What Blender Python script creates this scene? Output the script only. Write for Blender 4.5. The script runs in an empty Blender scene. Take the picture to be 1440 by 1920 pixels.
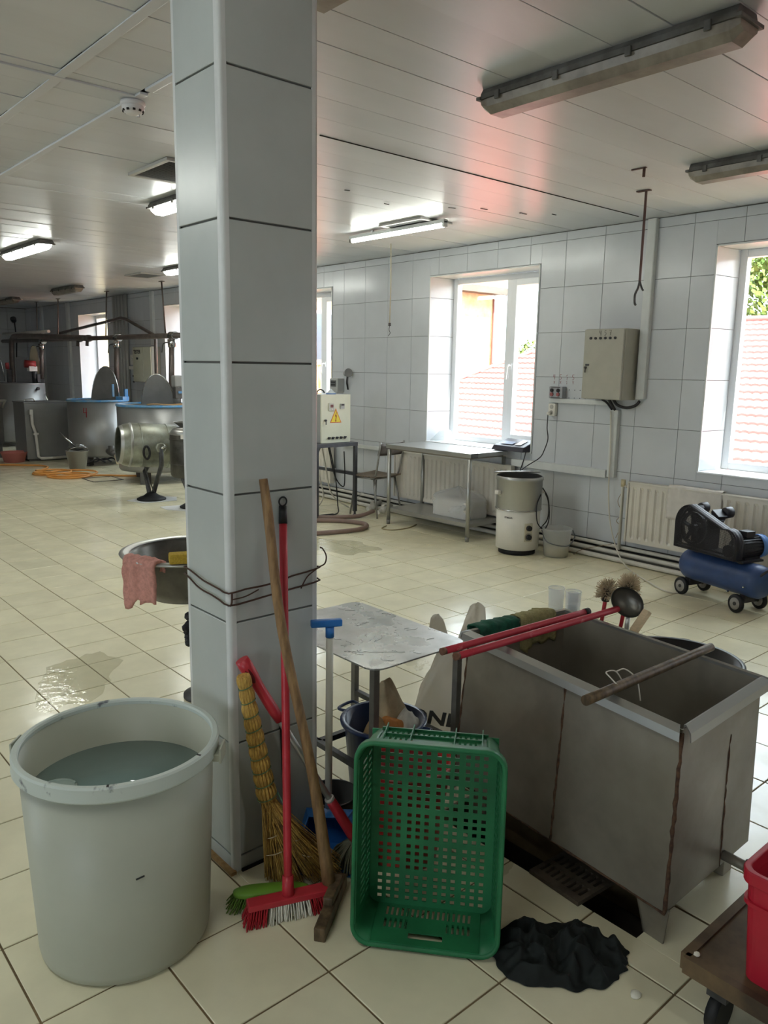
import bpy, bmesh, math, random
from mathutils import Vector, Matrix, Euler
random.seed(7)
R = math.radians
scene = bpy.context.scene
col = scene.collection

# ------------------------------------------------------------------ camera
cam_d = bpy.data.cameras.new('camera')
cam = bpy.data.objects.new('camera', cam_d)
col.objects.link(cam)
cam_d.sensor_fit = 'VERTICAL'
cam_d.sensor_height = 36.0
cam_d.lens = 36.0 * 1466.25 / 1920.0
cam_d.clip_start = 0.05
cam_d.clip_end = 400
_yaw, _pit, _rol = 0.720193, 0.181547, -0.016231
_f = Vector((math.sin(_yaw) * math.cos(_pit), math.cos(_yaw) * math.cos(_pit), -math.sin(_pit)))
_r = Vector((math.cos(_yaw), -math.sin(_yaw), 0))
_d = _f.cross(_r)
_r2 = _r * math.cos(_rol) + _d * math.sin(_rol)
_d2 = -_r * math.sin(_rol) + _d * math.cos(_rol)
cam.matrix_world = Matrix(((_r2.x, -_d2.x, -_f.x, 0), (_r2.y, -_d2.y, -_f.y, 0), (_r2.z, -_d2.z, -_f.z, 1.62), (0, 0, 0, 1)))
scene.camera = cam

# ------------------------------------------------------------------ world, sun, exposure
world = bpy.data.worlds.new('sky')
scene.world = world
world.use_nodes = True
_bg = world.node_tree.nodes['Background']
_bg.inputs[0].default_value = (0.83, 0.92, 1.0, 1)
_bg.inputs[1].default_value = 3.3
sun_d = bpy.data.lights.new('sun', 'SUN')
sun_d.energy = 4.5
sun_d.angle = R(0.6)
sun_d.color = (1.0, 0.96, 0.88)
sun = bpy.data.objects.new('sun', sun_d)
col.objects.link(sun)
sun.location = (-20, -10, 40)
sun.rotation_euler = Vector((-0.11, 0.50, -0.86)).to_track_quat('-Z', 'Y').to_euler()
scene.view_settings.view_transform = 'Standard'
scene.view_settings.look = 'None'
scene.view_settings.gamma = 1.0
scene.view_settings.use_curve_mapping = False
scene.view_settings.exposure = 1.74
LAMP_E = 10.5

# daylight portals in the window openings (sampling aids, they give off nothing of their own)
WIN = [(-4.72, -3.27), (-1.57, -0.12), (1.58, 3.03), (4.71, 6.15), (7.86, 9.30), (10.98, 12.42), (14.80, 16.26)]  # first two, behind the camera, are unseen and added for foreground light
WZ0, WZ1 = 0.85, 2.58
XW = 6.0
for (a, b) in WIN:
    ld = bpy.data.lights.new('window_portal', 'AREA')
    ld.shape = 'RECTANGLE'
    ld.size = b - a
    ld.size_y = WZ1 - WZ0
    ld.cycles.is_portal = True
    lo = bpy.data.objects.new('window_portal', ld)
    col.objects.link(lo)
    lo.location = (XW + 0.46, (a + b) / 2, (WZ0 + WZ1) / 2)
    lo.rotation_euler = Vector((-1, 0, 0)).to_track_quat('-Z', 'Z').to_euler()

LWIN_FILL = [(-1.2, 0.6), (5.2, 7.0)]  # left-wall windows, out of view, added to fill the foreground with light
for (a, b) in LWIN_FILL:
    ld = bpy.data.lights.new('window_portal', 'AREA')
    ld.shape = 'RECTANGLE'
    ld.size = b - a
    ld.size_y = WZ1 - WZ0
    ld.cycles.is_portal = True
    lo = bpy.data.objects.new('window_portal', ld)
    col.objects.link(lo)
    lo.location = (-4.84, (a + b) / 2, (WZ0 + WZ1) / 2)
    lo.rotation_euler = Vector((1, 0, 0)).to_track_quat('-Z', 'Z').to_euler()

# ------------------------------------------------------------------ materials
def lin(c):
    c = c / 255.0
    return c / 12.92 if c <= 0.04045 else ((c + 0.055) / 1.055) ** 2.4
def rgb(c):
    return (lin(c[0]), lin(c[1]), lin(c[2]), 1.0)
_mats = {}
def M(name, c=None, rough=0.5, metal=0.0, var=0.0, vs=6.0, bump=0.0, bs=40.0, spec=0.5, c2=None, thr=(0.35, 0.65),
      trans=0.0, alpha=1.0, rvar=0.0, rnd=0.0, emit=0.0, stretch=None, coat=0.0, sss=0.0, detail=5.0, ior=1.45):
    if name in _mats:
        return _mats[name]
    m = bpy.data.materials.new(name)
    m.use_nodes = True
    nt = m.node_tree
    N, L = nt.nodes, nt.links
    b = N['Principled BSDF']
    col1 = rgb(c)
    b.inputs['Base Color'].default_value = col1
    b.inputs['Roughness'].default_value = rough
    b.inputs['Metallic'].default_value = metal
    b.inputs['Specular IOR Level'].default_value = spec
    b.inputs['IOR'].default_value = ior
    if trans: b.inputs['Transmission Weight'].default_value = trans
    if alpha < 1: b.inputs['Alpha'].default_value = alpha
    if coat: b.inputs['Coat Weight'].default_value = coat
    if emit:
        b.inputs['Emission Color'].default_value = col1
        b.inputs['Emission Strength'].default_value = emit
    if var or c2 or rvar or bump:
        geo = N.new('ShaderNodeNewGeometry')
        vec = geo.outputs['Position']
        if stretch:
            mp = N.new('ShaderNodeMapping')
            mp.inputs['Scale'].default_value = stretch
            L.new(vec, mp.inputs['Vector'])
            vec = mp.outputs[0]
        ns = N.new('ShaderNodeTexNoise')
        ns.inputs['Scale'].default_value = vs
        ns.inputs['Detail'].default_value = detail
        ns.inputs['Roughness'].default_value = 0.6
        L.new(vec, ns.inputs['Vector'])
        rp = N.new('ShaderNodeMapRange')
        rp.inputs[1].default_value = thr[0]
        rp.inputs[2].default_value = thr[1]
        L.new(ns.outputs['Fac'], rp.inputs[0])
        if c2 or var:
            mx = N.new('ShaderNodeMix')
            mx.data_type = 'RGBA'
            if c2:
                mx.inputs[6].default_value = col1
                mx.inputs[7].default_value = rgb(c2)
            else:
                mx.inputs[6].default_value = tuple(min(1, v * (1 - var)) for v in col1[:3]) + (1,)
                mx.inputs[7].default_value = tuple(min(1, v * (1 + var)) for v in col1[:3]) + (1,)
            L.new(rp.outputs[0], mx.inputs[0])
            out = mx.outputs[2]
            if rnd:
                oi = N.new('ShaderNodeObjectInfo')
                mr = N.new('ShaderNodeMapRange')
                mr.inputs[3].default_value = 1 - rnd
                mr.inputs[4].default_value = 1 + rnd
                L.new(oi.outputs['Random'], mr.inputs[0])
                hs = N.new('ShaderNodeHueSaturation')
                L.new(mr.outputs[0], hs.inputs['Value'])
                L.new(out, hs.inputs['Color'])
                out = hs.outputs[0]
            L.new(out, b.inputs['Base Color'])
        if rvar:
            mr2 = N.new('ShaderNodeMapRange')
            mr2.inputs[3].default_value = max(0.02, rough - rvar)
            mr2.inputs[4].default_value = min(1, rough + rvar)
            L.new(rp.outputs[0], mr2.inputs[0])
            L.new(mr2.outputs[0], b.inputs['Roughness'])
        if bump:
            n2 = N.new('ShaderNodeTexNoise')
            n2.inputs['Scale'].default_value = bs
            n2.inputs['Detail'].default_value = 4
            L.new(vec, n2.inputs['Vector'])
            bp = N.new('ShaderNodeBump')
            bp.inputs['Strength'].default_value = bump
            bp.inputs['Distance'].default_value = 0.01
            L.new(n2.outputs['Fac'], bp.inputs['Height'])
            L.new(bp.outputs[0], b.inputs['Normal'])
    _mats[name] = m
    return m

def glass_mat(name, tint=(250, 252, 252), gloss=1.0):
    # thin pane: clear with a fresnel reflection
    if name in _mats: return _mats[name]
    m = bpy.data.materials.new(name)
    m.use_nodes = True
    nt = m.node_tree
    N, L = nt.nodes, nt.links
    N.remove(N['Principled BSDF'])
    tr = N.new('ShaderNodeBsdfTransparent')
    tr.inputs[0].default_value = rgb(tint)
    gl = N.new('ShaderNodeBsdfGlossy')
    gl.inputs['Roughness'].default_value = 0.03
    lw = N.new('ShaderNodeLayerWeight')
    lw.inputs[0].default_value = 0.5
    pw_ = N.new('ShaderNodeMath')
    pw_.operation = 'POWER'
    pw_.inputs[1].default_value = 4.0
    L.new(lw.outputs['Facing'], pw_.inputs[0])
    fr = N.new('ShaderNodeMapRange')
    fr.inputs[3].default_value = 0.04
    fr.inputs[4].default_value = 0.6
    L.new(pw_.outputs[0], fr.inputs[0])
    mx = N.new('ShaderNodeMixShader')
    L.new(fr.outputs[0], mx.inputs[0])
    L.new(tr.outputs[0], mx.inputs[1])
    L.new(gl.outputs[0], mx.inputs[2])
    L.new(mx.outputs[0], N['Material Output'].inputs[0])
    _mats[name] = m
    return m

def puddle_mat(name):
    # thin clear film of water with small ripples
    m = glass_mat(name, (246, 246, 242))
    nt = m.node_tree
    N, L = nt.nodes, nt.links
    gl = [n for n in N if n.type == 'BSDF_GLOSSY'][0]
    gl.inputs['Roughness'].default_value = 0.06
    geo = N.new('ShaderNodeNewGeometry')
    ns = N.new('ShaderNodeTexNoise')
    ns.inputs['Scale'].default_value = 16.0
    ns.inputs['Detail'].default_value = 3.0
    L.new(geo.outputs['Position'], ns.inputs['Vector'])
    bp = N.new('ShaderNodeBump')
    bp.inputs['Strength'].default_value = 0.5
    bp.inputs['Distance'].default_value = 0.01
    L.new(ns.outputs['Fac'], bp.inputs['Height'])
    L.new(bp.outputs[0], gl.inputs['Normal'])
    return m

def film_mat(name, c, op=0.35, rough=0.25):
    # thin translucent plastic film: part diffuse/translucent, part see-through
    if name in _mats: return _mats[name]
    m = bpy.data.materials.new(name)
    m.use_nodes = True
    nt = m.node_tree
    N, L = nt.nodes, nt.links
    b = N['Principled BSDF']
    b.inputs['Base Color'].default_value = rgb(c)
    b.inputs['Roughness'].default_value = rough
    tl = N.new('ShaderNodeBsdfTranslucent')
    tl.inputs[0].default_value = rgb(c)
    m1 = N.new('ShaderNodeMixShader')
    m1.inputs[0].default_value = 0.45
    L.new(b.outputs[0], m1.inputs[1])
    L.new(tl.outputs[0], m1.inputs[2])
    tr = N.new('ShaderNodeBsdfTransparent')
    m2 = N.new('ShaderNodeMixShader')
    m2.inputs[0].default_value = op
    L.new(tr.outputs[0], m2.inputs[1])
    L.new(m1.outputs[0], m2.inputs[2])
    L.new(m2.outputs[0], N['Material Output'].inputs[0])
    _mats[name] = m
    return m

# ------------------------------------------------------------------ mesh helpers
class MB:
    def __init__(s):
        s.v = []
        s.f = []
        s.sm = []
    def add(s, verts, faces, smooth=False):
        o = len(s.v)
        s.v += [tuple(p) for p in verts]
        for f in faces:
            s.f.append(tuple(i + o for i in f))
            s.sm.append(smooth)
        return s
    def box(s, c, d, rot=None, ch=0.0):
        x, y, z = d[0] / 2, d[1] / 2, d[2] / 2
        if ch <= 0:
            vs = [Vector((a * x, b * y, e * z)) for e in (-1, 1) for b in (-1, 1) for a in (-1, 1)]
            fs = [(0, 2, 3, 1), (4, 5, 7, 6), (0, 1, 5, 4), (2, 6, 7, 3), (0, 4, 6, 2), (1, 3, 7, 5)]
        else:
            bm = bmesh.new()
            bmesh.ops.create_cube(bm, size=1.0)
            for v in bm.verts:
                v.co = Vector((v.co.x * d[0], v.co.y * d[1], v.co.z * d[2]))
            bmesh.ops.bevel(bm, geom=list(bm.edges), offset=ch, segments=2, profile=0.6, affect='EDGES')
            bm.verts.index_update()
            vs = [v.co.copy() for v in bm.verts]
            fs = [tuple(v.index for v in f.verts) for f in bm.faces]
            bm.free()
        c = Vector(c)
        if rot is not None:
            q = rot if isinstance(rot, Matrix) else Euler(rot).to_matrix()
            vs = [q @ v for v in vs]
        return s.add([v + c for v in vs], fs)
    def bar(s, a, b, w, h=None, up=(0, 0, 1), ch=0.0):
        # rectangular bar from a to b, w wide, h high
        a, b = Vector(a), Vector(b)
        d = (b - a)
        ln = d.length
        x = d.normalized()
        u = Vector(up)
        y = u.cross(x)
        if y.length < 1e-4: y = Vector((0, 1, 0)).cross(x)
        y.normalize()
        z = x.cross(y)
        q = Matrix((x, y, z)).transposed()
        return s.box((a + b) / 2, (ln, w, h or w), q, ch)
    def cyl(s, a, b, r0, r1=None, n=16, caps=True, smooth=True):
        if r1 is None: r1 = r0
        a, b = Vector(a), Vector(b)
        d = (b - a).normalized()
        u = d.orthogonal().normalized()
        w = d.cross(u)
        vs = []
        for p, r in ((a, r0), (b, r1)):
            for i in range(n):
                t = 2 * math.pi * i / n
                vs.append(p + (u * math.cos(t) + w * math.sin(t)) * r)
        s.add(vs, [(i, (i + 1) % n, n + (i + 1) % n, n + i) for i in range(n)], smooth)
        if caps:
            o = len(s.v) - 2 * n
            s.f.append(tuple(o + i for i in reversed(range(n)))); s.sm.append(False)
            s.f.append(tuple(o + n + i for i in range(n))); s.sm.append(False)
        return s
    def tube(s, pts, r, n=8, closed=False, caps=True, radii=None):
        pts = [Vector(p) for p in pts]
        k = len(pts)
        rings = []
        prev = None
        for i, p in enumerate(pts):
            if closed:
                t = pts[(i + 1) % k] - pts[i - 1]
            else:
                t = pts[min(i + 1, k - 1)] - pts[max(i - 1, 0)]
            if t.length < 1e-9: t = Vector((0, 0, 1))
            t.normalize()
            u = t.orthogonal().normalized() if prev is None else (prev - t * prev.dot(t))
            if u.length < 1e-6: u = t.orthogonal()
            u.normalize()
            prev = u
            w = t.cross(u)
            rr = radii[i] if radii else r
            rings.append([p + (u * math.cos(2 * math.pi * j / n) + w * math.sin(2 * math.pi * j / n)) * rr for j in range(n)])
        vs = [v for g in rings for v in g]
        fs = []
        for i in range(k if closed else k - 1):
            a, b = i * n, ((i + 1) % k) * n
            for j in range(n):
                fs.append((a + j, a + (j + 1) % n, b + (j + 1) % n, b + j))
        o = len(s.v)
        s.add(vs, fs, True)
        if caps and not closed:
            s.f.append(tuple(o + i for i in reversed(range(n)))); s.sm.append(False)
            s.f.append(tuple(o + (k - 1) * n + i for i in range(n))); s.sm.append(False)
        return s
    def lathe(s, prof, n=32, c=(0, 0, 0), axis=None, smooth=True, a0=0.0, a1=None, sy=1.0):
        # prof: list of (r, z); r=0 ends close
        c = Vector(c)
        q = Vector((0, 0, 1)).rotation_difference(Vector(axis)).to_matrix() if axis is not None else Matrix.Identity(3)
        full = a1 is None
        m = n if full else n + 1
        vs = []
        for (r, z) in prof:
            for i in range(m):
                t = a0 + (2 * math.pi if full else (a1 - a0)) * i / n
                vs.append(c + q @ Vector((r * math.cos(t), r * math.sin(t) * sy, z)))
        fs = []
        for k in range(len(prof) - 1):
            for i in range(n):
                j = (i + 1) % m if full else i + 1
                if prof[k][0] < 1e-6:
                    fs.append((k * m, (k + 1) * m + j, (k + 1) * m + i)) if prof[k + 1][0] > 1e-6 else None
                elif prof[k + 1][0] < 1e-6:
                    fs.append((k * m + i, k * m + j, (k + 1) * m))
                else:
                    fs.append((k * m + i, k * m + j, (k + 1) * m + j, (k + 1) * m + i))
        return s.add(vs, fs, smooth)
    def prism(s, poly, a, b, plane='xy'):
        # poly in 2D extruded from a to b along the third axis
        def P(u, v, w):
            return (u, v, w) if plane == 'xy' else ((u, w, v) if plane == 'xz' else (w, u, v))
        n = len(poly)
        vs = [P(u, v, a) for u, v in poly] + [P(u, v, b) for u, v in poly]
        fs = [tuple(reversed(range(n))), tuple(range(n, 2 * n))] + [(i, (i + 1) % n, n + (i + 1) % n, n + i) for i in range(n)]
        return s.add(vs, fs)
    def grid(s, nu, nv, fn, smooth=True, closed_u=False):
        vs = [Vector(fn(i / (nu - (0 if closed_u else 1)), j / (nv - 1))) for j in range(nv) for i in range(nu)]
        fs = []
        for j in range(nv - 1):
            for i in range(nu if closed_u else nu - 1):
                k = (i + 1) % nu
                fs.append((j * nu + i, j * nu + k, (j + 1) * nu + k, (j + 1) * nu + i))
        return s.add(vs, fs, smooth)
    def perf(s, xs, ys, hole, th, place=lambda x, y, z: (x, y, z)):
        # perforated slab: cells of the grid xs * ys, hole(i, j) cut through, th thick
        nx, ny = len(xs) - 1, len(ys) - 1
        solid = [[not hole(i, j) for j in range(ny)] for i in range(nx)]
        def S(i, j): return 0 <= i < nx and 0 <= j < ny and solid[i][j]
        idx = {}
        vs, fs = [], []
        def V(i, j, k):
            key = (i, j, k)
            if key not in idx:
                idx[key] = len(vs)
                vs.append(place(xs[i], ys[j], th * k))
            return idx[key]
        for i in range(nx):
            for j in range(ny):
                if not solid[i][j]: continue
                fs.append((V(i, j, 1), V(i + 1, j, 1), V(i + 1, j + 1, 1), V(i, j + 1, 1)))
                fs.append((V(i, j, 0), V(i, j + 1, 0), V(i + 1, j + 1, 0), V(i + 1, j, 0)))
                if not S(i - 1, j): fs.append((V(i, j, 0), V(i, j, 1), V(i, j + 1, 1), V(i, j + 1, 0)))
                if not S(i + 1, j): fs.append((V(i + 1, j, 0), V(i + 1, j + 1, 0), V(i + 1, j + 1, 1), V(i + 1, j, 1)))
                if not S(i, j - 1): fs.append((V(i, j, 0), V(i + 1, j, 0), V(i + 1, j, 1), V(i, j, 1)))
                if not S(i, j + 1): fs.append((V(i, j + 1, 0), V(i, j + 1, 1), V(i + 1, j + 1, 1), V(i + 1, j + 1, 0)))
        return s.add(vs, fs)
    def xf(s, mat):
        s.v = [tuple(mat @ Vector(p)) for p in s.v]
        return s
    def mesh(s, name, mat):
        me = bpy.data.meshes.new(name)
        me.from_pydata(s.v, [], s.f)
        me.polygons.foreach_set('use_smooth', s.sm)
        me.update()
        bm = bmesh.new()
        bm.from_mesh(me)
        bmesh.ops.recalc_face_normals(bm, faces=bm.faces)
        bm.to_mesh(me)
        bm.free()
        if mat: me.materials.append(mat)
        return me
    def build(s, name, mat, parent=None, bevel=0.0, sub=0, solid=0.0, auto=True, loc=None):
        me = s.mesh(name, mat)
        o = bpy.data.objects.new(name, me)
        col.objects.link(o)
        if parent: o.parent = parent
        if loc is not None: o.location = loc
        if solid:
            md = o.modifiers.new('thick', 'SOLIDIFY'); md.thickness = solid; md.offset = 0
        if bevel:
            md = o.modifiers.new('edge', 'BEVEL'); md.width = bevel; md.segments = 2; md.limit_method = 'ANGLE'; md.angle_limit = R(40)
        if sub:
            md = o.modifiers.new('soft', 'SUBSURF'); md.levels = sub; md.render_levels = sub
        return o

def props(o, label=None, cat=None, group=None, kind=None):
    if label: o['label'] = label
    if cat: o['category'] = cat
    if group: o['group'] = group
    if kind: o['kind'] = kind
    return o
def thing(name, label, cat, loc=(0, 0, 0), rz=0.0, group=None, kind=None):
    o = bpy.data.objects.new(name, None)
    o.empty_display_size = 0.1
    col.objects.link(o)
    o.location = loc
    o.rotation_euler = (0, 0, rz)
    return props(o, label, cat, group, kind)
def copy_tree(o, loc=None, rz=None, label=None, parent=None):
    c = o.copy()
    col.objects.link(c)
    if parent: c.parent = parent
    if loc is not None: c.location = loc
    if rz is not None: c.rotation_euler = (0, 0, rz)
    if label: c['label'] = label
    for ch in list(o.children):
        copy_tree(ch, parent=c)
    return c
_shared = {}
def piece(name, key, make, mat, parent, loc, rot=None, scale=None):
    # a piece that shares its mesh with the alike ones
    k = (name, key, mat.name)
    if k not in _shared:
        _shared[k] = make().mesh(name, mat)
    o = bpy.data.objects.new(name, _shared[k])
    col.objects.link(o)
    o.parent = parent
    o.location = loc
    if rot is not None: o.rotation_euler = rot
    if scale is not None: o.scale = scale
    return o
def tile_mesh(a, b, t, ch=0.0015):
    # slab a * b, t thick, top edge chamfered; lies in local xy with its face at z = 0
    m = MB()
    x, y = a / 2, b / 2
    vs = [(sx * x, sy * y, -t) for sx, sy in ((-1, -1), (1, -1), (1, 1), (-1, 1))]
    vs += [(sx * x, sy * y, -ch) for sx, sy in ((-1, -1), (1, -1), (1, 1), (-1, 1))]
    vs += [(sx * (x - ch), sy * (y - ch), 0) for sx, sy in ((-1, -1), (1, -1), (1, 1), (-1, 1))]
    fs = [(0, 3, 2, 1), (8, 9, 10, 11)]
    for k in (0, 4):
        for i in range(4):
            fs.append((k + i, k + (i + 1) % 4, k + 4 + (i + 1) % 4, k + 4 + i))
    return m.add(vs, fs)
def cut(rects, h):
    # subtract rectangle h from a list of rectangles (x0, x1, y0, y1)
    out = []
    for (a, b, c, d) in rects:
        e, f, g, i = max(a, h[0]), min(b, h[1]), max(c, h[2]), min(d, h[3])
        if e >= f or g >= i:
            out.append((a, b, c, d)); continue
        if a < e: out.append((a, e, c, d))
        if f < b: out.append((f, b, c, d))
        if c < g: out.append((e, f, c, g))
        if i < d: out.append((e, f, i, d))
    return out
def arc(c, r, a0, a1, n, plane='xy'):
    o = []
    for i in range(n + 1):
        t = a0 + (a1 - a0) * i / n
        u, v = r * math.cos(t), r * math.sin(t)
        o.append((c[0] + u, c[1] + v, c[2]) if plane == 'xy' else ((c[0] + u, c[1], c[2] + v) if plane == 'xz' else (c[0], c[1] + u, c[2] + v)))
    return o
def smooth_path(pts, n=6):
    # Catmull-Rom through the points
    P = [Vector(p) for p in pts]
    P = [P[0] * 2 - P[1]] + P + [P[-1] * 2 - P[-2]]
    out = []
    for i in range(1, len(P) - 2):
        for k in range(n):
            t = k / n
            a, b, c, d = P[i - 1], P[i], P[i + 1], P[i + 2]
            out.append(0.5 * ((2 * b) + (c - a) * t + (2 * a - 5 * b + 4 * c - d) * t * t + (3 * b - a - 3 * c + d) * t * t * t))
    out.append(P[-2])
    return out
def text_obj(name, body, size, mat, parent, loc, rot, extrude=0.0006, bold=0.0):
    cu = bpy.data.curves.new(name, 'FONT')
    cu.body = body
    cu.size = size
    cu.extrude = extrude
    cu.offset = bold
    cu.resolution_u = 3
    cu.align_x = 'CENTER'
    cu.align_y = 'CENTER'
    tmp = bpy.data.objects.new(name, cu)
    col.objects.link(tmp)
    bpy.context.view_layer.update()
    me = bpy.data.meshes.new_from_object(tmp.evaluated_get(bpy.context.evaluated_depsgraph_get()))
    bpy.data.objects.remove(tmp)
    me.name = name
    me.materials.clear()
    me.materials.append(mat)
    o = bpy.data.objects.new(name, me)
    col.objects.link(o)
    if parent: o.parent = parent
    o.location = loc
    o.rotation_euler = rot
    return o
ROT_WALL = (R(90), 0, R(-90))      # text or tile facing -X
ROT_FACE_Y = (R(90), 0, 0)         # facing -Y
# ================================================================== the room
m_tile = M('floor_tile_ceramic', (228, 221, 190), rough=0.20, var=0.085, vs=5.0, rvar=0.09, rnd=0.04, bump=0.12, bs=7.0, thr=(0.2, 0.8), spec=0.5, detail=8.0)
m_grout = M('floor_grout', (118, 100, 72), rough=0.85, var=0.25, vs=7)
m_wtile = M('wall_tile_ceramic', (197, 200, 203), rough=0.22, var=0.03, vs=3, rnd=0.02, spec=0.5, bump=0.02, bs=6)
m_wgrout = M('wall_grout', (120, 118, 112), rough=0.9)
m_plaster = M('grey_plaster', (150, 148, 142), rough=0.9, var=0.1, vs=4)
m_ceil = M('white_pvc_panel', (197, 199, 202), rough=0.30, var=0.04, vs=2.5, rnd=0.03, bump=0.05, bs=2.2, spec=0.5, stretch=(0.5, 1.4, 1))
m_ceilgap = M('ceiling_gap', (70, 68, 64), rough=0.9)
m_trimw = M('white_pvc_trim', (205, 207, 205), rough=0.35, var=0.05, vs=8)
m_pvc = M('white_pvc_frame', (232, 234, 236), rough=0.3)
m_glass = glass_mat('window_glass')
m_dark = M('dark_recess', (38, 34, 32), rough=0.95)
m_concrete = M('wet_dark_concrete', (52, 46, 40), rough=0.45, var=0.3, vs=9)

# floor -------------------------------------------------------------
X0, XS = 1.1374, 0.32594
Y0, YS = 1.82044, 0.32676
YF = 19.6                     # far wall
XL = -4.6                     # left wall
YB = -6.2                     # wall behind
CH = (1.90, 2.125, 1.02, 1.86)  # drain channel
floor = MB()
for (a, b, c, d) in cut([(XL, XW + 0.4, YB, YF)], CH):
    floor.box(((a + b) / 2, (c + d) / 2, -0.060), (b - a, d - c, 0.112))
floor = props(floor.build('floor', m_grout), kind='structure')
pit = MB()
pit.box(((CH[0] + CH[1]) / 2, (CH[2] + CH[3]) / 2, -0.19), (CH[1] - CH[0] + 0.04, CH[3] - CH[2] + 0.04, 0.02))
for sx in (CH[0] - 0.006, CH[1] + 0.006):
    pit.box((sx, (CH[2] + CH[3]) / 2, -0.10), (0.012, CH[3] - CH[2], 0.17))
for sy in (CH[2] - 0.006, CH[3] + 0.006):
    pit.box(((CH[0] + CH[1]) / 2, sy, -0.10), (CH[1] - CH[0], 0.012, 0.17))
pit.build('drain_channel', m_concrete, floor)
G = 0.006
tiles = []
colh = (1.165, 1.48, 2.03, 2.285)
def cam_px(p):
    q = Vector(p) - Vector((0, 0, 1.62))
    z = q.dot(_f)
    if z < 0.1: return None
    return 720 + 1466.25 * q.dot(_r2) / z, 960 + 1466.25 * q.dot(_d2) / z
for i in range(-8, 16):
    for j in range(-8, 55):
        a, c = X0 + i * XS, Y0 + j * YS
        b, d = a + XS, c + YS
        if b > XW + 0.1 or d > YF or a < -1.2: continue
        p = cam_px(((a + b) / 2, (c + d) / 2, 0))
        vis = p is not None and -130 < p[0] < 1570 and p[1] < 2050
        if not vis and not (c > -1.5 and c < 8): continue
        for r in cut(cut([(a + G / 2, b - G / 2, c + G / 2, d - G / 2)], CH), colh):
            w, h = r[1] - r[0], r[3] - r[2]
            if w < 0.01 or h < 0.01: continue
            ctr = ((r[0] + r[1]) / 2, (r[2] + r[3]) / 2)
            inview = p is not None and -60 < p[0] < 1500 and p[1] < 1990
            tiles.append((0 if inview else 1, ctr[0] ** 2 + ctr[1] ** 2, ctr, w, h))
tiles.sort(key=lambda t: (t[0], t[1]))
for (k, dd, c, w, h) in tiles[:300]:
    piece('floor_tile', (round(w, 3), round(h, 3)), lambda: tile_mesh(w, h, 0.009), m_tile, floor,
          (c[0], c[1], random.uniform(-0.0006, 0.0006)), (random.uniform(-.0012, .0012), random.uniform(-.0012, .0012), 0))
rest = MB()
for (k, dd, c, w, h) in tiles[300:]:
    t = tile_mesh(w, h, 0.009)
    rest.add([(x + c[0], y + c[1], z) for x, y, z in t.v], t.f)
props(rest.build('far_floor_tiles', m_tile, floor), kind='stuff')

# window wall -------------------------------------------------------
core = MB()
TW = 0.012
XWALL = XW + 0.40
ys = [YB] + [v for w in WIN for v in w] + [YF]
for k in range(0, len(ys), 2):
    core.box(((XW + TW + XWALL) / 2, (ys[k] + ys[k + 1]) / 2, 1.5), (XWALL - XW - TW, ys[k + 1] - ys[k], 3.0))
for (a, b) in WIN:
    core.box(((XW + TW + XWALL) / 2, (a + b) / 2, WZ0 / 2 - 0.02), (XWALL - XW - TW, b - a, WZ0 - 0.04))
    core.box(((XW + TW + XWALL) / 2, (a + b) / 2, (WZ1 + 3.0) / 2 + 0.01), (XWALL - XW - TW, b - a, 3.0 - WZ1 - 0.02))
wall_r = props(core.build('wall_right', m_wgrout), kind='structure')
GW = 0.003
zl = [0.13, 0.368, 0.768, 1.168, 1.568, 1.968, 2.368, 2.768, 2.842]
rects = []
y = 3.23 - 0.4 * 6
while y < YF:
    for k in range(len(zl) - 1):
        rs = [(y + GW / 2, min(y + 0.4, YF) - GW / 2, zl[k] + GW / 2, zl[k + 1] - GW / 2)]
        for (a, b) in WIN:
            rs = cut(rs, (a - 0.012, b + 0.012, WZ0 - 0.012, WZ1 + 0.012))
        rects += rs
    y += 0.4
for (a, b, c, d) in rects:
    w, h = b - a, d - c
    if w < 0.012 or h < 0.012: continue
    piece('wall_tile', (round(w, 3), round(h, 3)), lambda: tile_mesh(w, h, TW - 0.002), m_wtile, wall_r,
          (XW, (a + b) / 2, (c + d) / 2), (R(90), 0, R(-90)))
# dark-coloured strip for the shade of the recess at the wall's foot
MB().box((XW + 0.004, (0.8 + YF) / 2, 0.1), (0.012, YF - 0.8, 0.05)).build('skirting_shade', m_dark, wall_r)

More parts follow.
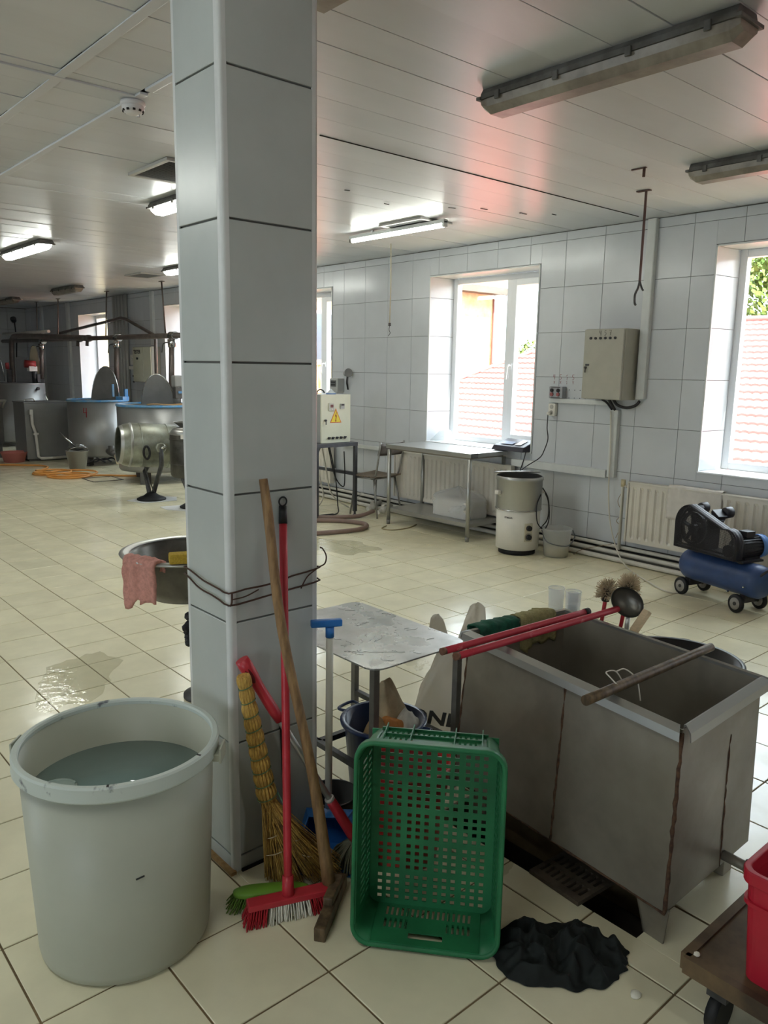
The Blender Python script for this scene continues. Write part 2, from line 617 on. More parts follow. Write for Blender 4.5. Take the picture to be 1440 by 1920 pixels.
# windows -----------------------------------------------------------
def reveal(parent, y0, y1, z0, z1, depth, tiled):
    x0, x1 = XW - 0.004, XW + depth
    sp = 0.03
    if tiled:
        zs = [z0] + [z for z in zl if z0 + 0.02 < z < z1 - 0.02] + [z1]
        for k in range(len(zs) - 1):
            for (yy, s) in ((y1, -1), (y0, 1)):
                m = MB()
                za, zb = zs[k] + 0.002, zs[k + 1] - 0.002
                ya, yb = yy, yy + s * sp
                t = 0.01 * -s
                m.add([(x0, ya, za), (x1, yb, za), (x1, yb, zb), (x0, ya, zb), (x0, ya + t, za), (x1, yb + t, za), (x1, yb + t, zb), (x0, ya + t, zb)],
                      [(0, 1, 2, 3), (4, 7, 6, 5), (0, 4, 5, 1), (1, 5, 6, 2), (2, 6, 7, 3), (3, 7, 4, 0)])
                m.build('reveal_tile', m_wtile, parent)
    else:
        for (yy, s) in ((y1, -1), (y0, 1)):
            m = MB()
            ya, yb, t = yy, yy + s * sp, 0.01 * -s
            m.add([(x0, ya, z0), (x1, yb, z0), (x1, yb, z1), (x0, ya, z1), (x0, ya + t, z0), (x1, yb + t, z0), (x1, yb + t, z1), (x0, ya + t, z1)],
                  [(0, 1, 2, 3), (4, 7, 6, 5), (0, 4, 5, 1), (1, 5, 6, 2), (2, 6, 7, 3), (3, 7, 4, 0)])
            m.build('reveal_side', m_wtile, parent)
    MB().box(((x0 + x1) / 2, (y0 + y1) / 2, z1 + 0.004), (x1 - x0, y1 - y0, 0.008)).build('reveal_top', m_wtile, parent)
    MB().box(((x0 + x1) / 2 - 0.006, (y0 + y1) / 2, z0 - 0.006), (x1 - x0 + 0.02, y1 - y0, 0.012), ch=0.003).build('window_sill', m_pvc, parent)
    # white corner beads round the opening
    bead = MB()
    for yy in (y0, y1):
        bead.box((XW - 0.004, yy, (z0 + z1) / 2), (0.010, 0.012, z1 - z0 + 0.012))
    bead.box((XW - 0.004, (y0 + y1) / 2, z1), (0.010, y1 - y0, 0.012))
    bead.build('corner_bead', m_trimw, parent)
DEP = 0.335
wn = 0
for (a, b) in WIN:
    wn += 1
    w = thing('window_%d' % wn, 'white plastic two-pane window in the tiled wall', None, kind='structure')
    reveal(w, a, b, WZ0, WZ1, DEP, 1.0 < a < 9)
    xf, fw = XW + DEP + 0.03, 0.06
    ya, yb = a + 0.025, b - 0.025
    fr = MB()
    fr.box((xf, ya + fw / 2, (WZ0 + WZ1) / 2), (0.07, fw, WZ1 - WZ0), ch=0.006)
    fr.box((xf, yb - fw / 2, (WZ0 + WZ1) / 2), (0.07, fw, WZ1 - WZ0), ch=0.006)
    fr.box((xf, (a + b) / 2, WZ0 + fw / 2), (0.07, yb - ya - 2 * fw, fw), ch=0.006)
    fr.box((xf, (a + b) / 2, WZ1 - fw / 2), (0.07, yb - ya - 2 * fw, fw), ch=0.006)
    fr.build('window_frame', m_pvc, w)
    ym = a + 0.62
    mu = MB()
    mu.box((xf - 0.006, ym, (WZ0 + WZ1) / 2), (0.075, 0.07, WZ1 - WZ0 - 2 * fw), ch=0.006)
    mu.build('mullion', m_pvc, w)
    # opening sash on the near side
    sa, sb = ya + fw, ym - 0.035
    sm = MB()
    sw = 0.062
    for yy in (sa + sw / 2, sb - sw / 2):
        sm.box((xf - 0.02, yy, (WZ0 + WZ1) / 2), (0.07, sw, WZ1 - WZ0 - 2 * fw), ch=0.006)
    for zz in (WZ0 + fw + sw / 2, WZ1 - fw - sw / 2):
        sm.box((xf - 0.02, (sa + sb) / 2, zz), (0.07, sb - sa - 2 * sw, sw), ch=0.006)
    sash = sm.build('sash', m_pvc, w)
    h = MB()
    h.box((xf - 0.06, sb - sw / 2, 1.66), (0.014, 0.03, 0.07), ch=0.003)
    h.tube(smooth_path([(xf - 0.065, sb - sw / 2, 1.67), (xf - 0.1, sb - sw / 2, 1.67), (xf - 0.11, sb - sw / 2 + .005, 1.64), (xf - 0.105, sb - sw / 2 + .02, 1.53)], 5), 0.009, 8)
    h.build('window_handle', m_pvc, sash)
    MB().box((xf, (ym + 0.035 + yb - fw) / 2, (WZ0 + WZ1) / 2), (0.006, yb - fw - ym - 0.035, WZ1 - WZ0 - 2 * fw)).build('pane', m_glass, w)
    MB().box((xf - 0.015, (sa + sb) / 2, (WZ0 + WZ1) / 2), (0.006, sb - sa - 2 * sw, WZ1 - WZ0 - 2 * fw - 2 * sw)).build('pane', m_glass, sash)

# other walls -------------------------------------------------------
m_wfar = M('far_wall_tile', (196, 197, 196), rough=0.25, rnd=0.02, var=0.03)
fb = MB().box(((XL + XWALL) / 2, YF + 0.112, 1.5), (XWALL - XL, 0.2, 3.0)).build('wall_back', m_wgrout)
props(fb, kind='structure')
x = XW - 0.4
while x > 1.6:
    for k in range(1, len(zl) - 1):
        w, h = 0.4 - GW, zl[k + 1] - zl[k] - GW
        piece('wall_tile', ('far', round(h, 3)), lambda: tile_mesh(w, h, TW - 0.002), m_wfar, fb, (x + 0.2, YF, (zl[k] + zl[k + 1]) / 2), (R(90), 0, 0))
    x -= 0.4
m = MB()
for (a, b, c, d) in [r for r in [(YB - 0.2, YF + 0.2, 0.0, 3.0)]]:
    rs_ = [(a, b, c, d)]
    for (p, q) in LWIN_FILL: rs_ = cut(rs_, (p, q, WZ0, WZ1))
    for (a, b, c, d) in rs_: m.box((XL - 0.1, (a + b) / 2, (c + d) / 2), (0.2, b - a, d - c))
wl = props(m.build('wall_left', m_wtile), kind='structure')
for (a, b) in LWIN_FILL:
    wn += 1
    w = thing('window_%d' % wn, 'unseen white plastic window added in the left wall to light the foreground', None, kind='structure')
    fr = MB()
    for yy in (a + 0.03, b - 0.03, (a + b) / 2): fr.box((XL - 0.1, yy, (WZ0 + WZ1) / 2), (0.07, 0.06, WZ1 - WZ0))
    for zz in (WZ0 + 0.03, WZ1 - 0.03): fr.box((XL - 0.1, (a + b) / 2, zz), (0.07, b - a - 0.12, 0.058))
    fr.build('window_frame', m_pvc, w)
    for s in (-1, 1): MB().box((XL - 0.1, (a + b) / 2 + s * (b - a) / 4, (WZ0 + WZ1) / 2), (0.006, (b - a) / 2 - 0.09, WZ1 - WZ0 - 0.12)).build('pane', m_glass, w)
wn_ = props(MB().box(((XL + XW) / 2, YB - 0.1, 1.5), (XW - XL + 0.8, 0.2, 3.0)).build('wall_front', m_wtile), kind='structure')

# ceiling -----------------------------------------------------------
ZC = 2.845
ceil = props(MB().box(((XL + XWALL) / 2, (YB + YF) / 2, ZC + 0.13), (XWALL - XL + 0.2, YF - YB + 0.4, 0.22)).build('ceiling', m_ceilgap), kind='structure')
PW = 0.2475
for k in range(-30, 75):
    y = 1.40 + PW * k
    if y + PW > YF: break
    for (a, b) in ((XL, 1.32), (1.36, 1.68), (1.72, XW - 0.002)):
        if k < -2 and b < 2: continue
        piece('ceiling_panel', (round(b - a, 2),), lambda: tile_mesh(b - a, PW - 0.003, 0.012, 0.001), m_ceil, ceil, ((a + b) / 2, y + PW / 2, ZC + random.uniform(0, 0.0012)),
              (R(180) + random.uniform(-0.004, 0.004), random.uniform(-0.0012, 0.0012), 0))
# cover strips between the panel fields
MB().box((1.34, 6.5, ZC - 0.003), (0.045, 18, 0.006), ch=0.002).build('cover_strip', m_ceil, ceil)
MB().box((1.70, 11.6, ZC - 0.004), (0.04, 15.9, 0.012), ch=0.003).build('cover_strip', m_ceil, ceil)
MB().box((1.70, 1.4, ZC - 0.004), (0.04, 4.4, 0.012), ch=0.003).build('cover_strip', m_ceil, ceil)
MB().box((-0.3, 3.73, ZC - 0.004), (4.0, 0.05, 0.010), ch=0.003).build('cover_strip', m_ceil, ceil)
# sagging seam between two panels
MB().box((4.25, 3.62, ZC - 0.002), (3.15, 0.007, 0.004)).build('open_seam', m_dark, ceil)

# column ------------------------------------------------------------
CX0, CX1, CY0, CY1 = 1.155, 1.488, 2.02, 2.297
m_ctile = M('column_tile_ceramic', (180, 185, 181), rough=0.26, var=0.04, vs=4, rnd=0.03, bump=0.02, bs=8)
m_stain = M('rusty_mortar', (142, 108, 66), rough=0.9, c2=(170, 140, 96), vs=30)
column = thing('column', 'square column clad in pale grey ceramic tiles', None, kind='structure')
MB().box(((CX0 + CX1) / 2, (CY0 + CY1) / 2, ZC / 2), (CX1 - CX0 - 0.024, CY1 - CY0 - 0.024, ZC)).build('core', m_wgrout, column)
cz = [0.004, 0.057, 0.449, 0.846, 1.242, 1.630, 2.027, 2.426, 2.84]
gz = [0.004, 0.003, 0.003, 0.004, 0.004, 0.007, 0.008, 0.007]
for k in range(len(cz) - 1):
    h = cz[k + 1] - cz[k] - 0.006
    zc = (cz[k] + cz[k + 1]) / 2
    for face in range(4):
        w = (CX1 - CX0 if face in (0, 2) else CY1 - CY0) - 0.044
        loc = [((CX0 + CX1) / 2, CY0, zc), (CX1, (CY0 + CY1) / 2, zc), ((CX0 + CX1) / 2, CY1, zc), (CX0, (CY0 + CY1) / 2, zc)][face]
        o = piece('column_tile', (round(w, 3), round(h, 3)), lambda: tile_mesh(w, h, 0.012), m_ctile, column, loc, (R(90), 0, R([0, 90, 180, -90][face])))
for (sx, sy) in ((CX0, CY0), (CX1, CY0), (CX1, CY1), (CX0, CY1)):
    ix = 1 if sx == CX0 else -1
    iy = 1 if sy == CY0 else -1
    m = MB()
    n, w = 5, 0.024
    poly = [(sx, sy + iy * w)]
    for i in range(n + 1):
        t = math.pi / 2 * i / n
        r = 0.012
        poly.append((sx + ix * (r - r * math.cos(t)), sy + iy * (r - r * math.sin(t))))
    poly += [(sx + ix * w, sy), (sx + ix * w, sy + iy * 0.004), (sx + ix * 0.012, sy + iy * 0.012), (sx + ix * 0.004, sy + iy * w)]
    m.prism(poly, 0.004, ZC - 0.002)
    m.build('corner_trim', m_trimw, column)
m = MB()
m.box((CX0 - 0.006, (CY0 + CY1) / 2, 0.006), (0.02, CY1 - CY0 + 0.01, 0.012))
m.build('mortar_edge', m_stain, column)
MB().box(((CX0 + CX1) / 2 + .01, CY0 - 0.002, 0.005), (CX1 - CX0 - 0.03, 0.01, 0.01)).build('mortar_edge', m_dark, column)
# ================================================================== foreground
from mathutils import noise as mnoise
def nz(x, y, z=0.0): return mnoise.noise(Vector((x, y, z)))
m_steel = M('brushed_stainless', (172, 172, 168), rough=0.34, metal=0.75, var=0.06, vs=5, thr=(0.2, 0.8))
m_dsteel = M('dull_dirty_stainless', (156, 149, 135), rough=0.45, metal=0.35, c2=(112, 105, 93), vs=3.2, thr=(0.2, 0.8), rvar=0.08)
m_isteel = M('inner_stainless', (104, 103, 102), rough=0.46, metal=0.6, var=0.18, vs=3, rvar=0.1)
m_rust = M('rusty_weld', (58, 40, 30), rough=0.85, c2=(96, 70, 50), vs=60)
m_iron = M('dark_painted_iron', (72, 71, 70), rough=0.5, metal=0.3, var=0.25, vs=20)
m_black = M('black_rubber', (26, 26, 27), rough=0.6)
m_blackp = M('black_plastic', (30, 30, 32), rough=0.4)
m_barrel = M('pale_grey_plastic', (172, 174, 158), rough=0.42, var=0.03, vs=5, spec=0.4)
m_barrel_rim = M('scuffed_plastic_rim', (190, 198, 190), rough=0.45, c2=(96, 98, 104), vs=14, thr=(0.60, 0.68))
m_wood = M('worn_wood', (150, 118, 78), rough=0.6, c2=(108, 82, 54), vs=5, stretch=(12, 12, 1.2))
m_woodd = M('wet_wood', (112, 92, 66), rough=0.5, c2=(70, 57, 42), vs=8, stretch=(6, 6, 2))
m_red = M('red_plastic', (182, 48, 58), rough=0.38, var=0.08, vs=20)
m_redpaint = M('chipped_red_paint', (176, 44, 58), rough=0.5, c2=(196, 96, 100), vs=26, thr=(0.62, 0.7))
m_green = M('green_crate_plastic', (44, 122, 78), rough=0.42, c2=(32, 94, 60), vs=7, thr=(0.3, 0.75), spec=0.4)
m_lime = M('lime_green_plastic', (110, 156, 50), rough=0.45)
m_blue = M('blue_plastic', (44, 112, 186), rough=0.38)
m_navy = M('navy_plastic', (24, 44, 84), rough=0.32, var=0.1, vs=12)
m_straw = M('broom_straw', (206, 168, 84), rough=0.75, c2=(150, 114, 56), vs=30, stretch=(8, 8, 1))
m_strawd = M('dark_broom_straw', (176, 138, 70), rough=0.8, c2=(92, 68, 34), vs=26)
m_twine = M('green_twine', (86, 116, 82), rough=0.8)
m_white_br = M('white_bristle', (224, 220, 206), rough=0.8)
m_red_br = M('red_bristle', (168, 30, 40), rough=0.8)
m_water = M('still_water', (150, 172, 168), rough=0.02, trans=0.55, spec=0.5, ior=1.33)

# --- big plastic barrel with water
bar = thing('plastic_barrel', 'large pale grey plastic barrel half full of water, left of the column', 'barrel', (0.789, 2.007, 0))
m = MB()
prof = [(0.0, 0.0), (0.220, 0.0), (0.233, 0.010), (0.2365, 0.03), (0.2595, 0.588), (0.2555, 0.588), (0.2315, 0.04), (0.226, 0.026), (0.0, 0.026)]
m.lathe(prof, 64)
body = m.build('barrel_body', m_barrel, bar)
m = MB()
m.lathe([(0.2545, 0.582), (0.2545, 0.592), (0.2580, 0.597), (0.2700, 0.597), (0.2745, 0.592), (0.2755, 0.558), (0.2690, 0.551), (0.2600, 0.553), (0.2600, 0.582), (0.2545, 0.582)], 128, smooth=False)
m.build('rim', m_barrel_rim, bar)
# lift lugs under the rim, left and right as seen
for ang in (R(138), R(-42)):
    m = MB()
    c, s = math.cos(ang), math.sin(ang)
    q = Matrix.Rotation(ang, 3, 'Z')
    m.box(q @ Vector((0.279, 0, 0.556)), (0.022, 0.062, 0.022), q, ch=0.004)
    m.box(q @ Vector((0.290, 0, 0.562)), (0.006, 0.062, 0.044), q, ch=0.002)
    m.build('lift_lug', m_barrel, bar)
m = MB()
m.lathe([(0.0, 0.468), (0.2485, 0.468)], 64)
m.lathe([(0.0, 0.40), (0.2455, 0.40)], 64)
m2 = MB().lathe([(0.0, 0.03), (0.2315, 0.03), (0.2488, 0.462), (0.0, 0.462)], 64)
m2.build('water', M('barrel_water', (116, 138, 136), rough=0.03, spec=0.5, var=0.05, vs=4), bar)
m = MB()
m.tube(arc((0, 0, 0.464), 0.05, 0, 2 * math.pi * 0.97, 24), 0.004, 6, closed=False)
m.lathe([(0.0, 0.4632), (0.048, 0.4636)], 24)
o = m.build('floating_dish', M('pale_dish', (168, 184, 178), rough=0.3), bar)
props(o, label='pale round dish floating in the water')
o.location = (-0.15, 0.07, 0.0)
m = MB()
for a in (R(-118), R(-62)):
    m.box((0.264 * math.cos(a), 0.264 * math.sin(a), 0.5965), (0.012, 0.006, 0.002), (0, 0, a))
m.build('scuff_mark', M('scuff_black', (40, 40, 42), rough=0.7), bar)
m = MB()
a = R(-103)
m.box((0.2495 * math.cos(a), 0.2495 * math.sin(a), 0.32), (0.004, 0.022, 0.003), (R(12), 0, a))
m.build('scratch', M('scuff_black'), bar)

# --- green crate standing on its end, open side to the camera
cr = thing('vegetable_crate', 'green slotted plastic crate standing upright on its end on the floor', 'crate', (1.378, 1.372, 0), R(-49.7))
cr.scale = (1.03, 1.0, 1.03)
TILT = Matrix.Translation((0, 0.165, 0)) @ Matrix.Rotation(R(-4.5), 4, 'X') @ Matrix.Translation((0, -0.165, 0))
CW, CHH, CD = 0.40, 0.575, 0.165     # width, height, depth
BW, BZ0, BZ1 = 0.362, 0.022, 0.553   # back panel extents
def lerp(a, b, t): return a + (b - a) * t
RC0, RC1 = 0.045, 0.036
# back panel: 4 groups of 3 columns, 21 rows of small square holes
hw = 0.0125
def axis_lines(start, groups, hole, gap, ggap):
    v = [start]; holes = []
    p = start
    for gi, gn in enumerate(groups):
        p += ggap if gi else 0.016
        for k in range(gn):
            v.append(p); holes.append(len(v) - 1)
            p += hole
            v.append(p)
            p += gap
        p -= gap
    return v, holes, p
xs, hx, xe = axis_lines(-BW / 2 + 0.012, [3, 3, 3, 3], 0.0135, 0.0130, 0.0195)
sc = (BW - 0.024) / (xe + 0.016 - xs[0])
xs = [xs[0] + (v - xs[0]) * sc for v in xs] + [BW / 2 - 0.012]
xs = [-BW / 2] + xs + [BW / 2]
hx = [h + 1 for h in hx]
zs, hz, ze = axis_lines(BZ0 + 0.004, [4, 4, 4, 4, 4, 1], 0.0125, 0.0105, 0.019)
sc = (BZ1 - 0.016 - BZ0) / (ze + 0.016 - zs[0])
zs = [zs[0] + (v - zs[0]) * sc for v in zs] + [BZ1 - 0.008]
zs = [BZ0] + zs + [BZ1]
hz = [h + 1 for h in hz]
m = MB()
m.perf(xs, zs, lambda i, j: i in hx and j in hz, 0.004, lambda x, z, t: (x, CD - 0.004 + t, z))
m.xf(TILT)
m.build('base_panel', m_green, cr)
def short_wall(z_rim, z_back, sgn, name):
    # wall at the top or bottom end: slots in two rows with a grip hole
    m = MB()
    W = BW / 2 - RC1 + 0.004
    xs = [-W]
    hs = []
    n = 17
    for k in range(n):
        c = -0.118 + 0.236 * k / (n - 1)
        hs.append(len(xs)); xs += [c - 0.0036, c + 0.0036]
    xs.append(W)
    hs = [h for h in hs]
    ys = [0.0, 0.018, 0.026, 0.050, 0.062, 0.100, 0.112, 0.150, CD]
    def hole(i, j):
        # lines k -> k+1 is a hole column when i in hs
        if j == 6 and i in hs: return True
        if j == 4 and i in hs and (hs.index(i) < 5 or hs.index(i) > 11): return True
        if j == 2 and hs[5] <= i <= hs[11]: return True
        return False
    m.perf(xs, ys, hole, 0.0035, lambda x, y, t: (x, y, lerp(z_rim, z_back, y / CD) - sgn * t))
    m.xf(TILT)
    return m.build(name, m_green, cr)
short_wall(0.006, BZ0, -1, 'end_wall')
short_wall(CHH - 0.006, BZ1, 1, 'end_wall')
def long_wall(sgn):
    m = MB()
    z0, z1 = 0.006 + RC0, CHH - 0.006 - RC0
    zs = [z0]; hs = []
    n = 22
    for k in range(n):
        c = z0 + 0.03 + (z1 - z0 - 0.06) * k / (n - 1)
        hs.append(len(zs)); zs += [c - 0.004, c + 0.004]
    zs.append(z1)
    ys = [0, 0.05, 0.10, 0.115, 0.15, CD]
    m.perf(zs, ys, lambda i, j: j in (1, 3) and i in hs, 0.0035, lambda z, y, t: (sgn * (lerp(CW / 2 - 0.006, BW / 2, y / CD) - t), y, z))
    m.xf(TILT)
    m.build('side_wall', m_green, cr)
long_wall(1); long_wall(-1)
# rounded corners
for sx in (-1, 1):
    for top in (0, 1):
        m = MB()
        def fn(u, v):
            r = lerp(RC0, RC1, v)
            t = math.pi / 2 * u
            hx_ = lerp(CW / 2 - 0.006, BW / 2, v)
            zz = lerp(CHH - 0.006, BZ1, v) if top else lerp(0.006, BZ0, v)
            cx = sx * (hx_ - r); cz_ = zz + (-r if top else r)
            return (cx + sx * r * math.sin(t), CD * v, cz_ + (1 if top else -1) * r * math.cos(t))
        m.grid(8, 4, fn)
        m.xf(TILT)
        m.build('corner', m_green, cr, solid=0.004)
# rolled rim round the open side
def rrect(w, z0, z1, r, y, n=6):
    pts = []
    for (cx, cz_, a0) in ((w / 2 - r, z1 - r, 0), (-w / 2 + r, z1 - r, 90), (-w / 2 + r, z0 + r, 180), (w / 2 - r, z0 + r, 270)):
        for i in range(n + 1):
            t = R(a0 + 90 * i / n)
            pts.append((cx + r * math.cos(t), y, cz_ + r * math.sin(t)))
    return pts
m = MB()
loops = [rrect(CW - 0.014, 0.007, CHH - 0.007, RC0, 0.010), rrect(CW - 0.012, 0.006, CHH - 0.006, RC0, -0.006), rrect(CW + 0.006, -0.003, CHH + 0.003, RC0 + 0.008, -0.008),
         rrect(CW + 0.010, -0.005, CHH + 0.005, RC0 + 0.010, -0.002), rrect(CW + 0.010, -0.005, CHH + 0.005, RC0 + 0.010, 0.022), rrect(CW + 0.004, -0.002, CHH + 0.002, RC0 + 0.008, 0.022), rrect(CW + 0.002, -0.001, CHH + 0.001, RC0 + 0.008, 0.010)]
k = len(loops[0])
vs = [p for lp in loops for p in lp]
fs = []
for a in range(len(loops)):
    b = (a + 1) % len(loops)
    for i in range(k):
        fs.append((a * k + i, a * k + (i + 1) % k, b * k + (i + 1) % k, b * k + i))
m.add(vs, fs, True)
m.xf(TILT)
m.build('rim', m_green, cr)
# outer ribs on the end walls
for (zr, zb, s) in ((CHH - 0.006, BZ1, 1), (0.006, BZ0, -1)):
    for x in (-0.135, -0.06, 0.06, 0.135):
        m = MB()
        m.add([(x - 0.0015, 0.02, zr), (x + 0.0015, 0.02, zr), (x + 0.0015, CD, zb), (x - 0.0015, CD, zb), (x - 0.0015, 0.02, zr + s * 0.006), (x + 0.0015, 0.02, zr + s * 0.006), (x + 0.0015, CD, zr + s * 0.004), (x - 0.0015, CD, zr + s * 0.004)],
              [(0, 1, 2, 3), (4, 5, 6, 7), (0, 1, 5, 4), (2, 3, 7, 6), (0, 3, 7, 4), (1, 2, 6, 5)])
        m.xf(TILT)
        m.build('rib', m_green, cr)
    m = MB().box((0, CD * 0.62, lerp(zr, zb, 0.62) + s * 0.003), (0.27, 0.003, 0.008)).xf(TILT)
    m.build('rib', m_green, cr)
m = MB().box((0, CD - 0.004, BZ1 + 0.002), (BW - 0.06, 0.006, 0.012)).xf(TILT)
m.build('foot_ledge', m_green, cr)
m = MB()
m.lathe([(0, 0.0), (0.016, 0.001), (0.0165, 0.0)], 9, (0, 0, 0), axis=(0, -1, 0), smooth=False)
m.xf(Matrix.Translation((0.157, CD - 0.007, 0.515)) @ Matrix.Scale(0.7, 4, (0, 0, 1)))
m.xf(TILT)
props(m.build('paper_sticker', M('old_paper_sticker', (206, 190, 150), rough=0.8, var=0.1, vs=60), cr), label='torn beige paper sticker')

# --- steel tank
tk = thing('steel_tank', 'deep rectangular stainless steel tank on short feet, in the right foreground', 'tank', (1.89, 0.935, 0))
O = Vector((1.89, 0.935, 0))
ZT0, ZT1 = 0.12, 0.665
top = [Vector(p) - O for p in ((1.930, 0.952, ZT1), (2.462, 0.972, ZT1), (2.555, 1.795, ZT1), (2.062, 1.858, ZT1))]
bot = [Vector(p) - O for p in ((1.905, 0.945, ZT0), (2.440, 0.950, ZT0), (2.530, 1.780, ZT0), (1.985, 1.845, ZT0))]
def sheet(m, a, b, c, d, th, inward):
    n = (b - a).cross(d - a).normalized()
    if n.dot(inward - (a + b + c + d) / 4) < 0: n = -n
    vs = [a, b, c, d] + [p + n * th for p in (a, b, c, d)]
    m.add(vs, [(0, 1, 2, 3), (4, 7, 6, 5), (0, 4, 5, 1), (1, 5, 6, 2), (2, 6, 7, 3), (3, 7, 4, 0)])
ctr = sum(top, Vector()) / 8 + sum(bot, Vector()) / 8
for i, nm in enumerate(('side_panel', 'side_panel', 'side_panel', 'side_panel')):
    j = (i + 1) % 4
    m = MB()
    if i == 3:    # long front panel: two sheets meeting in the middle
        mt, mb_ = top[3].lerp(top[0], 0.53), bot[3].lerp(bot[0], 0.53)
        sheet(m, bot[3], mb_, mt, top[3], 0.004, ctr)
        m.build('side_panel', m_dsteel, tk)
        m = MB()
        sheet(m, mb_, bot[0], top[0], mt, 0.004, ctr)
        m.build('side_panel', m_dsteel, tk)
    else:
        sheet(m, bot[i], bot[j], top[j], top[i], 0.004, ctr)
        m.build(nm, m_dsteel, tk)
m = MB()
sheet(m, bot[0], bot[1], bot[2], bot[3], 0.004, ctr)
m.build('bottom_panel', m_dsteel, tk)
# weld seams
def bead(name, a, b, r, n=26, seed=0):
    m = MB()
    rs = random.Random(seed)
    pts = [a.lerp(b, i / n) + Vector((rs.uniform(-.0015, .0015), rs.uniform(-.0015, .0015), 0)) for i in range(n + 1)]
    m.tube(pts, r, 6, radii=[r * rs.uniform(0.6, 1.3) for _ in pts])
    m.build(name, m_rust, tk)
mt, mb_ = top[3].lerp(top[0], 0.53), bot[3].lerp(bot[0], 0.53)
bead('weld_seam', mb_, mt - Vector((0, 0, 0.02)), 0.005, seed=1)
bead('weld_seam', bot[0], top[0] - Vector((0, 0, 0.01)), 0.0055, seed=2)
bead('weld_seam', bot[3], top[3] - Vector((0, 0, 0.01)), 0.005, seed=3)
bead('weld_seam', bot[0], bot[3], 0.004, seed=4)
bead('weld_seam', bot[0].lerp(bot[1], 0.62), top[0].lerp(top[1], 0.62) - Vector((0, 0, 0.12)), 0.003, seed=5)
# folded rim: a flat top and a lip turned down
outs = []
for i in range(4):
    a, b = top[i], top[(i + 1) % 4]
    d = (b - a).normalized()
    n = Vector((d.y, -d.x, 0))
    if n.dot(a - ctr) < 0: n = -n
    g = 0.012 if i in (0, 3) else 0.0
    a2, b2 = a + d * g, b - d * (g if i in (0, 3) else 0.0)
    m = MB()
    ext = 0.022
    p = [a2 - d * ext, b2 + d * ext]
    w = 0.028
    prof = [(-0.004, 0.0), (-0.004, 0.010), (0.004, 0.014), (w, 0.002), (w + 0.004, -0.022), (w, -0.022), (w - 0.003, -0.002), (0.004, 0.008)]
    vs = []
    for e in (0, 1):
        for (u, v) in prof:
            q = (a2 if e == 0 else b2) + n * u + Vector((0, 0, v))
            q += d * ((-1 if e == 0 else 1) * max(0, u) * 0.8)
            vs.append(q)
    k = len(prof)
    m.add(vs, [tuple(range(k)), tuple(range(2 * k - 1, k - 1, -1))] + [(q_, (q_ + 1) % k, k + (q_ + 1) % k, k + q_) for q_ in range(k)])
    m.build('rim_flange', m_steel, tk)
# feet: bent plates
def foot(c, n, w=0.085):
    m = MB()
    c = Vector(c); n = Vector(n).normalized(); d = Vector((n.y, -n.x, 0))
    z = ZT0 + 0.01
    a = [c - d * w / 2 + Vector((0, 0, z)), c + d * w / 2 + Vector((0, 0, z)), c + d * w * 0.30 - n * 0.02, c - d * w * 0.30 - n * 0.02]
    b = [p - n * 0.006 for p in a]
    m.add(a + b, [(0, 1, 2, 3), (4, 7, 6, 5), (0, 4, 5, 1), (1, 5, 6, 2), (2, 6, 7, 3), (3, 7, 4, 0)])
    n2 = d
    a = [c + d * w / 2 + Vector((0, 0, z)), c + d * w / 2 - n * 0.09 + Vector((0, 0, z)), c + d * w * 0.3 - n * 0.07, c + d * w * 0.30 - n * 0.02]
    b = [p - d * 0.006 for p in a]
    m.add(a + b, [(0, 1, 2, 3), (4, 7, 6, 5), (0, 4, 5, 1), (1, 5, 6, 2), (2, 6, 7, 3), (3, 7, 4, 0)])
    m.build('foot', m_dsteel, tk)
foot(bot[0] * 0.965 + bot[2] * 0.02 + Vector((0.0, 0.03, -ZT0)), (-1, 0.08, 0), 0.11)
for k, (cx, cy) in enumerate(((2.40, 1.02), (2.47, 1.70), (2.02, 1.72))):
    m = MB()
    m.box((cx - O.x, cy - O.y, (ZT0) / 2), (0.06, 0.06, ZT0 - 0.001), ch=0.003)
    m.build('foot', m_dsteel, tk)
# outlet stub on the right end
m = MB()
p0 = bot[0].lerp(bot[1], 0.66) + Vector((0, 0.0, 0.03))
m.cyl(p0, p0 + Vector((0.0, -0.10, -0.005)), 0.016, n=14)
m.cyl(p0 + Vector((0, -0.07, 0)), p0 + Vector((0, -0.10, 0)), 0.022, n=8)
m.build('outlet_pipe', m_dsteel, tk)

# --- two red broom poles, wooden stick, cloths across the tank
def pole(name, label, a, b, r, mat, cat, capm=None, r1=None, group=None):
    a, b = Vector(a), Vector(b)
    t = thing(name, label, cat, a, group=group)
    d = b - a
    MB().tube([d * (i / 8) for i in range(9)], r, 12, radii=[r + ((r1 or r) - r) * i / 8 for i in range(9)]).build('shaft', mat, t)
    if capm:
        n = d.normalized()
        MB().cyl(-n * 0.004, n * 0.012, r * 1.05, n=10).build('worn_end', capm, t)
    return t
m_chip = M('bare_chipped_end', (120, 84, 66), rough=0.8, var=0.25, vs=60)
ZR = ZT1 + 0.016
pole('red_pole', 'red painted pole lying across the tank corner, nearer one with a long bare tip', (1.795, 1.676, ZR + 0.011), (2.634, 1.606, ZR + 0.028), 0.0125, m_redpaint, 'pole', m_chip)
t = pole('red_pole', 'red pole with a dark cap lying across the tank corner, beside the green cloth', (1.792, 1.735, ZR + 0.012), (2.515, 1.668, ZR + 0.024), 0.0125, m_redpaint, 'pole', m_chip)
MB().cyl((0.712, -0.066, 0.0118), (0.735, -0.068, 0.0124), 0.0145, n=12).build('pole_cap', m_blackp, t)
t = pole('wooden_stick', 'round weathered wooden stick lying across the open tank', (1.826, 1.196, ZR + 0.014), (2.522, 1.172, ZR + 0.022), 0.0155, m_woodd, 'stick', None, 0.0145)
m = MB()
